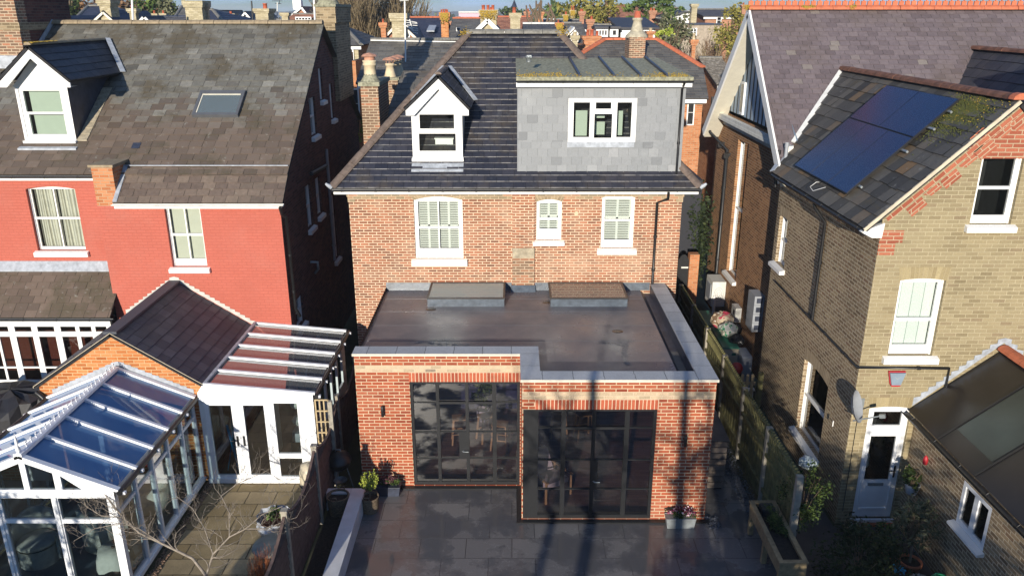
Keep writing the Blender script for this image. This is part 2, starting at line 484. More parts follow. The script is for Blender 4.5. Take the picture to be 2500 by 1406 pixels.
M['pot_cream'] = plain('cream_clay_pot', (0.60, 0.50, 0.33), 0.7, var=0.18, scale=7)
M['pot_red'] = plain('terracotta_pot', (0.48, 0.12, 0.06), 0.75, var=0.2, scale=8)
M['pot_rust'] = plain('rusty_cowl_metal', (0.50, 0.26, 0.17), 0.6, var=0.35, scale=9)
M['pot_grey'] = plain('grey_stone_pot', (0.42, 0.38, 0.28), 0.8, var=0.25, scale=9)
M['ridge_grey'] = plain('grey_ridge_tile', (0.20, 0.19, 0.165), 0.8, var=0.35, scale=12, bumpd=0.006)
M['ridge_tan'] = plain('tan_ridge_tile', (0.30, 0.235, 0.15), 0.85, var=0.25, scale=10, bumpd=0.006)
M['ridge_brown'] = plain('brown_hip_tile', (0.15, 0.112, 0.09), 0.8, var=0.3, scale=9, bumpd=0.006)
M['ridge_red'] = plain('red_ridge_tile', (0.52, 0.15, 0.07), 0.75, var=0.2, scale=7, bumpd=0.005)
M['ridge_rust'] = plain('russet_ridge_tile', (0.17, 0.075, 0.045), 0.8, var=0.45, scale=6, bumpd=0.006)
M['mortar'] = plain('pale_mortar', (0.55, 0.48, 0.36), 0.9, var=0.15)
M['lichen'] = plain('yellow_lichen', (0.36, 0.25, 0.04), 0.95, var=0.4, scale=30, bumpd=0.01)
M['moss'] = plain('green_moss', (0.075, 0.085, 0.02), 0.95, var=0.5, scale=30, bumpd=0.012)
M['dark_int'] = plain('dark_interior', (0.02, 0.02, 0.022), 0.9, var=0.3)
M['int_wall'] = plain('interior_wall', (0.16, 0.15, 0.14), 0.9, var=0.1)
M['curtain'] = plain('cream_curtain', (0.66, 0.63, 0.55), 0.9, var=0.08)
M['blind'] = plain('cream_blind', (0.60, 0.59, 0.50), 0.9, var=0.03)
M['blind_green'] = plain('pale_green_blind', (0.45, 0.52, 0.44), 0.9, var=0.03)
M['blind_white'] = brick('white_vertical_blind', [(0, (0.78, 0.82, 0.80)), (1, (0.84, 0.87, 0.85))], (0.45, 0.52, 0.50), bw=0.22, bh=9, ms=0.008, offset=0, var=0.03, bd=0.002)
M['shutter'] = plain('white_shutter', (0.80, 0.80, 0.76), 0.5, var=0.03)
M['glass'] = glass('window_glass')
M['glass_dark'] = glass('dark_window_glass', (0.35, 0.38, 0.37))
M['glass_roof'] = glass('roof_glass', (0.62, 0.72, 0.74), refl=1.0, base=0.16, milky=((0.50, 0.52, 0.50), 0.22))
M['glass_side'] = glass('side_glass', (0.62, 0.72, 0.74), base=0.08)
M['glass_cons'] = glass('blue_roof_glass', (0.22, 0.34, 0.52), base=0.06, milky=((0.13, 0.29, 0.56), 0.58))  # milky blue paints the reflected sky into the glass
M['glass_door'] = glass('door_glass', (0.58, 0.53, 0.62), base=0.12)
M['wood'] = plain('weathered_timber', (0.26, 0.20, 0.11), 0.8, var=0.3, scale=9, bumpd=0.004)
M['wood_green'] = plain('green_stained_timber', (0.17, 0.16, 0.065), 0.85, var=0.35, scale=7, bumpd=0.004)
M['wood_pale'] = plain('pale_timber', (0.44, 0.34, 0.19), 0.7, var=0.2, scale=9)
M['wood_dark'] = plain('dark_brown_timber', (0.11, 0.072, 0.06), 0.8, var=0.3, scale=8, bumpd=0.004)
M['wood_chair'] = plain('oak_furniture', (0.50, 0.34, 0.14), 0.5, var=0.15, scale=12)
M['concrete'] = plain('concrete_post', (0.34, 0.31, 0.25), 0.9, var=0.2, scale=8, bumpd=0.003)
M['render_white'] = plain('white_rendered_wall', (0.62, 0.63, 0.64), 0.8, var=0.12, scale=3, bumpd=0.004)
M['wicker'] = brick('wicker_weave', [(0, (0.20, 0.15, 0.10)), (1, (0.34, 0.27, 0.18))], (0.07, 0.05, 0.035), bw=0.05, bh=0.018, ms=0.003, var=0.3, bd=0.01, vscale=6)
M['soil'] = plain('dark_soil', (0.022, 0.017, 0.013), 0.95, var=0.5, scale=20, bumpd=0.02)
M['galv'] = plain('galvanised_metal', (0.30, 0.33, 0.34), 0.45, metal=0.5, var=0.3, scale=7)
M['grey_plastic'] = plain('grey_plastic', (0.30, 0.32, 0.35), 0.45, var=0.1)
M['white_metal'] = plain('white_metal_case', (0.66, 0.66, 0.62), 0.45, var=0.06)
M['green_plastic'] = plain('green_plastic', (0.02, 0.14, 0.09), 0.45, var=0.2)
M['green_bright'] = plain('bright_green_plastic', (0.02, 0.28, 0.13), 0.35, var=0.15)
M['beige_plastic'] = plain('beige_plastic', (0.52, 0.46, 0.34), 0.5, var=0.08)
M['cyan'] = plain('cyan_cloth', (0.02, 0.32, 0.62), 0.7, var=0.15)
M['teal'] = plain('teal_cloth', (0.05, 0.22, 0.27), 0.85, var=0.3)
M['red'] = plain('red_paint_item', (0.45, 0.02, 0.03), 0.5, var=0.1)
M['terracotta'] = plain('terracotta_planter', (0.42, 0.14, 0.07), 0.8, var=0.2, scale=9)
M['bag_black'] = plain('black_refuse_sack', (0.012, 0.012, 0.014), 0.25, var=0.3, scale=20, bumpd=0.03)
M['white_cloth'] = plain('white_cloth', (0.62, 0.60, 0.55), 0.85, var=0.1, scale=12, bumpd=0.01)
M['grass_dry'] = plain('dry_orange_grass', (0.42, 0.15, 0.06), 0.9, var=0.4, scale=30)
M['bark_pale'] = plain('pale_bark', (0.24, 0.205, 0.165), 0.85, var=0.35, scale=15, bumpd=0.004)
M['bark'] = plain('brown_bark', (0.14, 0.10, 0.065), 0.9, var=0.35, scale=12, bumpd=0.01)
M['felt'] = None
def leafmat(name, stops, rough=0.7):
    m, t, P, N, Lk = newmat(name)
    g = N.new('ShaderNodeNewGeometry')
    r = ramp(N, stops)
    Lk(g.outputs['Random Per Island'], r.inputs[0])
    Lk(r.outputs[0], P.inputs['Base Color'])
    P.inputs['Roughness'].default_value = rough
    P.inputs['Specular IOR Level'].default_value = 0.25
    return m
M['leaf_dark'] = leafmat('dark_green_leaves', [(0, (0.018, 0.035, 0.010)), (0.6, (0.045, 0.075, 0.018)), (1, (0.10, 0.14, 0.03))])
M['leaf_shade'] = leafmat('very_dark_holly_leaves', [(0, (0.010, 0.018, 0.008)), (0.7, (0.022, 0.036, 0.012)), (1, (0.05, 0.065, 0.02))])  # leaf greens darkened further, shade painted into the shrubs
M['leaf_mid'] = leafmat('mid_green_leaves', [(0, (0.04, 0.075, 0.018)), (0.6, (0.08, 0.13, 0.03)), (1, (0.15, 0.20, 0.05))])
M['leaf_gold'] = leafmat('yellow_green_leaves', [(0, (0.10, 0.10, 0.02)), (0.6, (0.23, 0.21, 0.05)), (1, (0.34, 0.29, 0.07))])
M['leaf_lime'] = leafmat('bright_lime_leaves', [(0, (0.16, 0.22, 0.03)), (0.6, (0.34, 0.40, 0.05)), (1, (0.45, 0.50, 0.1))])
M['leaf_brown'] = leafmat('brown_autumn_leaves', [(0, (0.10, 0.055, 0.025)), (0.6, (0.22, 0.12, 0.06)), (1, (0.34, 0.21, 0.11))])
M['leaf_olive'] = leafmat('grey_olive_leaves', [(0, (0.06, 0.07, 0.035)), (0.6, (0.13, 0.14, 0.075)), (1, (0.22, 0.22, 0.13))])
M['twig_tan'] = leafmat('tan_bare_twigs', [(0, (0.16, 0.12, 0.07)), (0.6, (0.27, 0.21, 0.12)), (1, (0.36, 0.29, 0.18))], 0.9)
M['twig_brown'] = leafmat('brown_bare_twigs', [(0, (0.12, 0.07, 0.045)), (0.6, (0.20, 0.13, 0.08)), (1, (0.30, 0.19, 0.12))], 0.9)
M['flower_dark'] = leafmat('mixed_pansy_flowers', [(0, (0.03, 0.015, 0.02)), (0.45, (0.08, 0.02, 0.04)), (0.62, (0.32, 0.03, 0.08)), (0.8, (0.62, 0.4, 0.5)), (1, (0.75, 0.72, 0.75))])
M['main_slate'] = slate_mat('blue_black_slate', [(0, (0.020, 0.022, 0.034)), (0.5, (0.030, 0.032, 0.045)), (1, (0.042, 0.042, 0.055))],
    stain=(0.5, 0.52, 0.66, (0.085, 0.068, 0.048), 0.75), stain2=(1.6, 0.60, 0.72, (0.13, 0.135, 0.14), 0.5), lip=((0.34, 0.33, 0.32), 0.013, 0.25, 0.9), rough=0.42)
M['red_house_slate'] = slate_mat('weathered_grey_slate', [(0, (0.09, 0.085, 0.072)), (0.08, (0.135, 0.13, 0.112)), (0.5, (0.155, 0.15, 0.128)), (0.9, (0.175, 0.168, 0.145)), (1, (0.235, 0.228, 0.20))], zf=(8.1, 8.8, (0.135, 0.102, 0.078), 1.3),
    stain=(0.9, 0.5, 0.62, (0.095, 0.078, 0.05), 0.85), stain2=(7.0, 0.60, 0.70, (0.34, 0.34, 0.30), 0.5), rough=0.6)
M['brown_slate'] = slate_mat('brown_tinted_slate', [(0, (0.115, 0.085, 0.068)), (0.5, (0.15, 0.112, 0.088)), (1, (0.19, 0.145, 0.11))],
    stain=(0.7, 0.5, 0.68, (0.10, 0.092, 0.07), 0.7), stain2=(8.0, 0.64, 0.72, (0.30, 0.28, 0.22), 0.5), rough=0.65)
M['purple_slate'] = slate_mat('purple_grey_slate', [(0, (0.115, 0.092, 0.098)), (0.5, (0.15, 0.122, 0.13)), (0.97, (0.165, 0.135, 0.14)), (1, (0.21, 0.185, 0.165))],
    stain=(0.35, 0.5, 0.72, (0.115, 0.088, 0.066), 0.7), stain2=(0.9, 0.62, 0.75, (0.19, 0.17, 0.17), 0.5), rough=0.65)
M['wing_slate'] = slate_mat('mossy_dark_tile', [(0, (0.045, 0.043, 0.04)), (0.45, (0.085, 0.08, 0.073)), (0.8, (0.125, 0.115, 0.098)), (1, (0.19, 0.12, 0.06))],
    stain=(5.0, 0.60, 0.70, (0.23, 0.23, 0.21), 0.7), stain2=(1.1, 0.56, 0.68, (0.10, 0.075, 0.03), 0.7), rough=0.7)
M['annex_slate'] = slate_mat('smooth_dark_slate', [(0, (0.048, 0.055, 0.070)), (0.5, (0.066, 0.075, 0.092)), (1, (0.095, 0.10, 0.115))],
    stain=(0.8, 0.55, 0.72, (0.09, 0.078, 0.065), 0.4), rough=0.6)
M['dormer_slate'] = slate_mat('dark_dormer_slate', [(0, (0.022, 0.024, 0.034)), (0.6, (0.035, 0.036, 0.045)), (1, (0.055, 0.055, 0.06))],
    stain=(6.0, 0.62, 0.72, (0.18, 0.17, 0.15), 0.6), rough=0.5)
M['hung_slate'] = slate_mat('light_grey_hung_slate', [(0, (0.16, 0.17, 0.18)), (0.1, (0.215, 0.228, 0.238)), (0.9, (0.25, 0.262, 0.272)), (1, (0.29, 0.30, 0.31))],
    stain=(1.1, 0.55, 0.7, (0.36, 0.375, 0.38), 0.35), rough=0.5, var=0.12)
M['bg_slate'] = slate_mat('far_dark_slate', [(0, (0.03, 0.033, 0.045)), (1, (0.06, 0.06, 0.07))], stain=(1.0, 0.5, 0.7, (0.10, 0.09, 0.08), 0.5))
M['bg_grey_slate'] = slate_mat('far_grey_slate', [(0, (0.095, 0.09, 0.08)), (0.5, (0.135, 0.128, 0.112)), (1, (0.175, 0.165, 0.145))], stain=(0.7, 0.48, 0.66, (0.09, 0.075, 0.06), 0.7), stain2=(6, 0.62, 0.72, (0.26, 0.24, 0.2), 0.5))
M['bg_navy'] = slate_mat('far_navy_slate', [(0, (0.018, 0.024, 0.05)), (1, (0.035, 0.042, 0.075))], rough=0.5)
M['bg_red_tile'] = slate_mat('far_red_clay_tile', [(0, (0.24, 0.10, 0.06)), (0.5, (0.33, 0.145, 0.085)), (1, (0.42, 0.20, 0.12))], rough=0.8)
M['pebble_slate'] = slate_mat('pale_mottled_tile', [(0, (0.16, 0.14, 0.11)), (0.5, (0.25, 0.22, 0.18)), (1, (0.36, 0.33, 0.28))], stain=(9, 0.5, 0.6, (0.10, 0.09, 0.07), 0.6), rough=0.9)
def clip_poly(sub, cl):
    """Sutherland-Hodgman, cl convex CCW"""
    outp = sub
    for i in range(len(cl)):
        a, b = cl[i], cl[(i + 1) % len(cl)]
        inp = outp; outp = []
        if not inp: return []
        def side(p): return (b[0] - a[0]) * (p[1] - a[1]) - (b[1] - a[1]) * (p[0] - a[0])
        for j in range(len(inp)):
            p, q = inp[j], inp[(j + 1) % len(inp)]
            sp_, sq = side(p), side(q)
            if sp_ >= 0: outp.append(p)
            if (sp_ >= 0) != (sq >= 0):
                t = sp_ / (sp_ - sq)
                outp.append((p[0] + (q[0] - p[0]) * t, p[1] + (q[1] - p[1]) * t))
    return outp
def slates(mb, O, U, V, poly, cw=0.3, ch=0.23, th=0.010, jit=0.012, split=None, rr=None, gap=0.004, off=0.0):
    rr = rr or random.Random(3)
    O = Vector(O); U = Vector(U).normalized(); V = Vector(V).normalized(); Nn = U.cross(V)
    us = [p[0] for p in poly]; vs = [p[1] for p in poly]
    ar = sum(poly[i][0] * poly[(i + 1) % len(poly)][1] - poly[(i + 1) % len(poly)][0] * poly[i][1] for i in range(len(poly)))
    if ar < 0: poly = poly[::-1]
    r0 = int(math.floor(min(vs) / ch)) ; r1 = int(math.ceil(max(vs) / ch))
    def W(u, v, h): return O + U * u + V * v + Nn * h
    for r in range(r0, r1):
        v0 = r * ch
        u = min(us) - cw * (0.5 if r % 2 else 1.0) - rr.random() * 0.03 - off
        while u < max(us):
            c = cw + rr.uniform(-jit, jit) * 1.5
            dv = rr.uniform(-jit, jit) * 0.5
            t = th * rr.uniform(0.7, 1.6)
            q = [(u + gap, v0 + dv), (u + c - gap, v0 + dv + rr.uniform(-jit, jit) * 0.4), (u + c - gap, v0 + ch + 0.03), (u + gap, v0 + ch + 0.03)]
            q = clip_poly(q, poly)
            if len(q) >= 3:
                def hh(p): return t * (1 - (p[1] - v0) / ch) + 0.002
                top = [W(p[0], p[1], hh(p)) for p in q]
                uvs = [(p[0], p[1] - v0) for p in q]
                i0 = len(mb.v)
                mb.v.extend(mb.tv(p) for p in top)
                mb.f.append(tuple(range(i0, i0 + len(q))))
                mb.uv[len(mb.f) - 1] = uvs
                for k in range(len(q)):
                    a, b = q[k], q[(k + 1) % len(q)]
                    if abs(a[1] - v0) < 0.03 and abs(b[1] - v0) < 0.03 and b[0] > a[0]:
                        j0 = len(mb.v)
                        mb.v.extend([mb.tv(W(a[0], a[1], -0.01)), mb.tv(W(b[0], b[1], -0.01))])
                        mb.f.append((j0, j0 + 1, i0 + (k + 1) % len(q), i0 + k))
                        mb.uv[len(mb.f) - 1] = [(0, -0.1)] * 4
            u += c
def under(mb, O, U, V, poly, h=-0.012):
    O = Vector(O); U = Vector(U).normalized(); V = Vector(V).normalized(); Nn = U.cross(V)
    ar = sum(poly[i][0] * poly[(i + 1) % len(poly)][1] - poly[(i + 1) % len(poly)][0] * poly[i][1] for i in range(len(poly)))
    if ar < 0: poly = poly[::-1]
    hi = [O + U * p[0] + V * p[1] + Nn * h for p in poly]
    lo = [p - Nn * 0.06 for p in hi]
    mb.hexa(lo, hi)
def roof_plane(parent, name, mat, O, U, V, poly, cw=0.3, ch=0.23, seed=3, under_mat=None, th=0.010, jit=0.012, label=None):
    mb = MB(); slates(mb, O, U, V, poly, cw, ch, rr=random.Random(seed), th=th, jit=jit)
    n1 = len(mb.f)
    mb.mi = 1
    under(mb, O, U, V, poly)
    o = mb.build(name, [mat, under_mat or M['dark_int']], parent)
    if label: o['label'] = label
    return o
def ridge_tiles(mb, a, b, r=0.12, seg=0.45, lift=0.0, n=6, gapm=None):
    a = Vector(a); b = Vector(b); d = b - a; Ln = d.length; d.normalize()
    side = d.cross(Vector((0, 0, 1))).normalized(); up = side.cross(d).normalized()
    k = max(1, int(round(Ln / seg))); s = Ln / k
    for i in range(k):
        p0 = a + d * (i * s + 0.006); p1 = a + d * ((i + 1) * s - 0.006)
        lo = []; hi = []
        r_ = r * random.uniform(0.96, 1.05)
        for j in range(n + 1):
            t = math.pi * j / n
            o = side * (-math.cos(t) * r_) + up * (math.sin(t) * r_ * 0.75 + lift)
            lo.append(p0 + o); hi.append(p1 + o)
        mb.hexa(lo, hi)
def arc_top(u0, u1, z1, rise, n=8):
    """points from right to left along a shallow arch whose springing is z1-rise"""
    if rise <= 0: return [(u1, z1), (u0, z1)]
    pts = []
    for i in range(n + 1):
        t = i / n
        u = u1 + (u0 - u1) * t
        pts.append((u, z1 - rise + rise * (1 - (2 * t - 1) ** 2)))
    return pts
def opening(u0, u1, z0, z1, rise=0.0):
    return [(u0, z0), (u1, z0)] + arc_top(u0, u1, z1, rise)
def window(parent, T, u0, u1, z0, z1, rise=0.0, inset=0.08, fw=0.07, mid=0.5, cols=1, rows=None, lowcols=None, bar=0.03,
           cover=None, sill=True, sillw=0.06, sillh=0.13, silld=0.10, mat='white', gl='glass', room=0.9, roommat='dark_int', flat=False, n0=0.0,
           name='window', subframe=0.0, bottom=0.0, stay=False, panes=None):
    """sash window.  cover: None / curtain / blind / shutter ..."""
    mb = MB(T)
    zt = z1 - rise
    P = panes
    if P is None:
        P = []
        zm = z0 + (z1 - z0) * mid
        spans = [(z0 + fw + bottom, zm - 0.025), (zm + 0.025, zt - fw * 0.9 + rise * 0.4)] if mid else [(z0 + fw + bottom, zt - fw)]
        for si, (a, b) in enumerate(spans):
            c = (lowcols if (lowcols and si == 0) else cols)
            w_ = (u1 - u0 - 2 * fw - (c - 1) * bar) / c
            for i in range(c):
                q0 = u0 + fw + i * (w_ + bar)
                P.append((q0, q0 + w_, a, b))
    holes = [[(a, c), (b, c), (b, d), (a, d)] for a, b, c, d in P]
    ni = n0 + inset
    mb.wall(opening(u0, u1, z0, z1, rise), holes, depth=0.045, n=ni)
    if mid:
        zm = z0 + (z1 - z0) * mid
        mb.box((u0 + fw * 0.6, ni - 0.022, zm - 0.028), (u1 - fw * 0.6, ni - 0.001, zm + 0.024))
        mb.box((u0 + 0.001, ni - 0.03, z0), (u0 + fw * 0.45, ni - 0.001, zt))
        mb.box((u1 - fw * 0.45, ni - 0.03, z0), (u1 - 0.001, ni - 0.001, zt))
    fr = mb.build(name, M[mat], parent)
    sub = parent if flat else fr
    pg = MB(T)
    pu0 = min(p[0] for p in P); pu1 = max(p[1] for p in P); pz0 = min(p[2] for p in P); pz1 = max(p[3] for p in P)
    pg.face([(pu0 - .01, ni + 0.03, pz0 - .01), (pu1 + .01, ni + 0.03, pz0 - .01), (pu1 + .01, ni + 0.03, pz1 + .01), (pu0 - .01, ni + 0.03, pz1 + .01)])
    pg.build('pane', M[gl], sub)
    nb = ni + 0.10
    if cover == 'curtain':
        c = MB(T); k = 44
        for half in (0, 1):
            a = pu0 + (pu1 - pu0) * 0.5 * half; b = a + (pu1 - pu0) * (0.5 if half else 0.49)
            for i in range(k):
                t0, t1 = i / k, (i + 1) / k
                f = lambda t: nb + 0.03 + 0.028 * math.sin(t * 31 + half * 2) + 0.012 * math.sin(t * 77)
                w_ = lambda t, e: a + (b - a) * t + e * math.sin(t * 9 + half) * 0.02
                c.grid([(w_(t0, 0), f(t0), pz0 - 0.05), (w_(t1, 0), f(t1), pz0 - 0.05), (w_(t1, 1), f(t1), pz1 + 0.05), (w_(t0, 1), f(t0), pz1 + 0.05)], [(0, 1, 2, 3)], smooth=True)
        c.build('curtain', M['curtain'], sub)
    elif cover in ('blind', 'blind_green', 'blind_white'):
        c = MB(T)
        c.box((pu0 - 0.02, nb, pz0 - 0.03), (pu1 + 0.02, nb + 0.01, pz1 + 0.03))
        c.build('blind', M[cover], sub)
    elif cover == 'shutter':
        c = MB(T)
        z = pz0
        zm = z0 + (z1 - z0) * mid
        ncol = cols * 2 if cols > 1 else 2
        while z < pz1 - 0.02:
            c.bar((pu0, nb, z + 0.03), (pu1, nb, z + 0.03), 0.058, 0.008, up=(0, 0.86, 0.5))
            z += 0.062
        for i in range(ncol + 1):
            u = pu0 + (pu1 - pu0) * i / ncol
            c.box((u - 0.028, nb - 0.02, pz0), (u + 0.028, nb + 0.02, pz1))
        c.box((pu0, nb - 0.02, zm - 0.05), (pu1, nb + 0.02, zm + 0.05))
        c.build('shutter', M['shutter'], sub)
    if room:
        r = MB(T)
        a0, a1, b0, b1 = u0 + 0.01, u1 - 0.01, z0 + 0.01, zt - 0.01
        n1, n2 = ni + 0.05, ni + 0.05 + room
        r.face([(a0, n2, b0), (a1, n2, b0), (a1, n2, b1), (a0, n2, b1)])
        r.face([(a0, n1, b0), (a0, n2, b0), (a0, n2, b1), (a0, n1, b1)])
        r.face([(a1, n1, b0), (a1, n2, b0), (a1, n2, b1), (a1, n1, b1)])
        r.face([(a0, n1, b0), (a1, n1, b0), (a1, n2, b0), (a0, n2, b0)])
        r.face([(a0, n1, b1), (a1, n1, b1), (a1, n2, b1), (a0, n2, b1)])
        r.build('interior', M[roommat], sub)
    if sill:
        s_ = MB(T)
        s_.hexa([(u0 - sillw, n0 - silld, z0 - sillh), (u1 + sillw, n0 - silld, z0 - sillh), (u1 + sillw, n0 + 0.0, z0 - sillh), (u0 - sillw, n0 + 0.0, z0 - sillh)],
                [(u0 - sillw, n0 - silld, z0 - 0.035), (u1 + sillw, n0 - silld, z0 - 0.035), (u1 + sillw, n0 + 0.0, z0 - 0.003), (u0 - sillw, n0 + 0.0, z0 - 0.003)])
        s_.box((u0 + 0.002, n0 + 0.001, z0 - 0.02), (u1 - 0.002, ni, z0 - 0.002))
        s_.build('sill', M['white'], sub)
    return fr
def arch_head(parent, T, u0, u1, z1, rise, h, mat, n0=0.0, flare=0.06, name='window_arch'):
    """flat band of gauged bricks above an opening, set 4 mm proud"""
    mb = MB(T); k = 14; zt = z1 - rise
    a = [(u0 + (u1 - u0) * i / k, zt + rise * (1 - (2 * i / k - 1) ** 2)) for i in range(k + 1)]
    W_ = u1 - u0
    for i in range(k):
        p, q = a[i], a[i + 1]
        def top(pt):
            t = (pt[0] - u0) / W_
            return (pt[0] + (t - 0.5) * 2 * flare, z1 + h)
        pt, qt = top(p), top(q)
        mb.face([(p[0], n0 - 0.004, p[1]), (q[0], n0 - 0.004, q[1]), (qt[0], n0 - 0.004, qt[1]), (pt[0], n0 - 0.004, pt[1])],
                uv=[(0.02, p[0]), (0.02, q[0]), (0.02 + h, q[0]), (0.02 + h, p[0])])
    return mb.build(name, M[mat], parent)
def downpipe(parent, pts, r=0.035, name='downpipe', mat='black', brackets=True, n=8):
    mb = MB(); mb.tube(pts, r, n)
    pts = [Vector(p) for p in pts]
    for i in range(len(pts) - 1):
        d = pts[i + 1] - pts[i]
        if brackets and d.length > 1.2:
            k = int(d.length // 1.1)
            for j in range(1, k + 1):
                c = pts[i] + d * (j / (k + 0.5)); dd = d.normalized() * 0.03
                mb.tube([c - dd, c + dd], r * 1.35, n)
    return mb.build(name, M[mat], parent)
def gutter(parent, a, b, r=0.06, mat='gutter', name='gutter', out=(0, -1, 0)):
    mb = MB(); a = Vector(a); b = Vector(b); d = (b - a).normalized(); o_ = Vector(out).normalized(); up = Vector((0, 0, 1))
    prof = [(math.cos(math.pi + math.pi * j / 6) * r, math.sin(math.pi + math.pi * j / 6) * r) for j in range(7)]
    vs = []; fs = []
    for p in (a, b):
        for x, z in prof: vs.append(p + o_ * x + up * z)
    for j in range(6): fs.append((j, j + 1, 8 + j, 7 + j))
    vs2 = [];
    for p in (a, b):
        for x, z in prof: vs2.append(p + o_ * x * 0.85 + up * z * 0.85)
    mb.grid(vs, fs, True); mb.grid(vs2, [tuple(reversed(f)) for f in fs], True)
    k = int((b - a).length // 0.9)
    for i in range(k + 1):
        c = a + (b - a) * (i + 0.3) / (k + 1)
        mb.tube([c + o_ * r * 1.1, c - up * r * 1.1, c - o_ * r], r * 0.18, 4)
    return mb.build(name, M[mat], parent)
def pot(mb, c, r, h, style='roll', n=14):
    x, y, z = c
    if style == 'roll':
        prof = [(r * 1.15, 0), (r * 1.15, h * .06), (r, h * .08), (r * .92, h * .75), (r * 1.08, h * .78), (r * 1.08, h * .84), (r * .95, h * .86), (r * 1.1, h * .93), (r * 1.1, h), (r * .8, h), (r * .75, h * .7)]
    elif style == 'taper':
        prof = [(r * 1.3, 0), (r * 1.25, h * .1), (r * .9, h * .55), (r * .8, h * .8), (r * 1.0, h * .84), (r * 1.0, h), (r * .75, h), (r * .7, h * .7)]
    else:
        prof = [(r, 0), (r * .92, h * .9), (r * 1.1, h * .9), (r * 1.1, h), (r * .8, h), (r * .75, h * .6)]
    mb.lathe(prof, (x, y, z), n)
def leaves(mb, c, rad_, n, size, rr=None, shell=0.5, droop=0.0, elong=1.6, clump=0, squash_bottom=0.0):
    """leaf quads scattered through an ellipsoid, in clumps"""
    rr = rr or random
    c = Vector(c)
    cl = []
    if clump:
        for i in range(clump):
            d = Vector((rr.gauss(0, 1), rr.gauss(0, 1), rr.gauss(0, 1))).normalized() * (rr.uniform(shell, 1.0))
            cl.append((Vector((d.x * rad_[0], d.y * rad_[1], d.z * rad_[2])), rr.uniform(0.18, 0.36)))
    for i in range(n):
        if clump:
            p0, s_ = rr.choice(cl)
            d = Vector((rr.gauss(0, 1), rr.gauss(0, 1), rr.gauss(0, 1))) * 0.5
            p = c + p0 + Vector((d.x * rad_[0], d.y * rad_[1], d.z * rad_[2])) * s_
        else:
            d = Vector((rr.gauss(0, 1), rr.gauss(0, 1), rr.gauss(0, 1))).normalized() * (rr.random() ** (1 / 3) * (1 - shell) + shell * rr.uniform(0.6, 1))
            p = c + Vector((d.x * rad_[0], d.y * rad_[1], d.z * rad_[2]))
        a = Vector((rr.gauss(0, 1), rr.gauss(0, 1), rr.gauss(0, 0.8) - droop)).normalized()
        b = a.orthogonal().normalized()
        b = (b * math.cos(rr.random() * 6.28) + a.cross(b) * math.sin(rr.random() * 6.28))
        s_ = size * rr.uniform(0.6, 1.3)
        i0 = len(mb.v)
        q = [p - a * s_ * elong * .5, p + b * s_ * .35, p + a * s_ * elong * .5, p - b * s_ * .35]
        mb.v.extend(mb.tv(x) for x in q)
        mb.f.append((i0, i0 + 1, i0 + 2, i0 + 3))
def branch(mb, p, d, ln, r, depth, rr, spread=0.6, n=5, seg=3, kids=3, up=0.15, minr=0.004, shrink=0.68, rshrink=0.6, wob=0.18):
    p = Vector(p); d = Vector(d).normalized()
    pts = [p.copy()]; rs = [r]; ds = [d.copy()]
    for i in range(seg):
        d = (d + Vector((rr.gauss(0, wob), rr.gauss(0, wob), rr.gauss(0, wob) + up * 0.5))).normalized()
        p = p + d * (ln / seg)
        pts.append(p.copy()); rs.append(r * (1 - (i + 1) / seg * (1 - rshrink))); ds.append(d.copy())
    if depth == 0: rs[-1] = max(minr * 0.4, rs[-1] * 0.3)
    mb.tube(pts, [max(x, minr * 0.5) for x in rs], max(3, n), cap=False)
    if depth > 0:
        for k in range(kids):
            i = seg if k == 0 else rr.randint(1, seg)
            dd = ds[i]
            o = dd.orthogonal().normalized(); a = rr.random() * 6.28
            o = o * math.cos(a) + dd.cross(o) * math.sin(a)
            sp_ = spread * rr.uniform(0.5, 1.3) * (0.5 if k == 0 else 1)
            nd = (dd + o * sp_ + Vector((0, 0, up))).normalized()
            branch(mb, pts[i], nd, ln * shrink * rr.uniform(0.75, 1.2), max(minr, rs[i] * (0.9 if k == 0 else 0.65)), depth - 1, rr, spread, max(3, n - 1), seg, kids, up, minr, shrink, rshrink, wob)
def ground_mat():
    m, t, P, N, Lk = newmat('garden_ground')
    f = noise(N, Lk, 0.5, 8, 0.7)
    r = ramp(N, [(0.3, (0.030, 0.030, 0.018)), (0.5, (0.05, 0.055, 0.022)), (0.7, (0.075, 0.065, 0.04))])
    Lk(f, r.inputs[0]); Lk(r.outputs[0], P.inputs['Base Color'])
    P.inputs['Roughness'].default_value = 0.95
    return m
mb = MB()
mb.face([(-2000, -100, -0.06), (2000, -100, -0.06), (2000, 2000, -0.06), (-2000, 2000, -0.06)])
g = mb.build('ground', ground_mat()); tag(g, kind='structure')
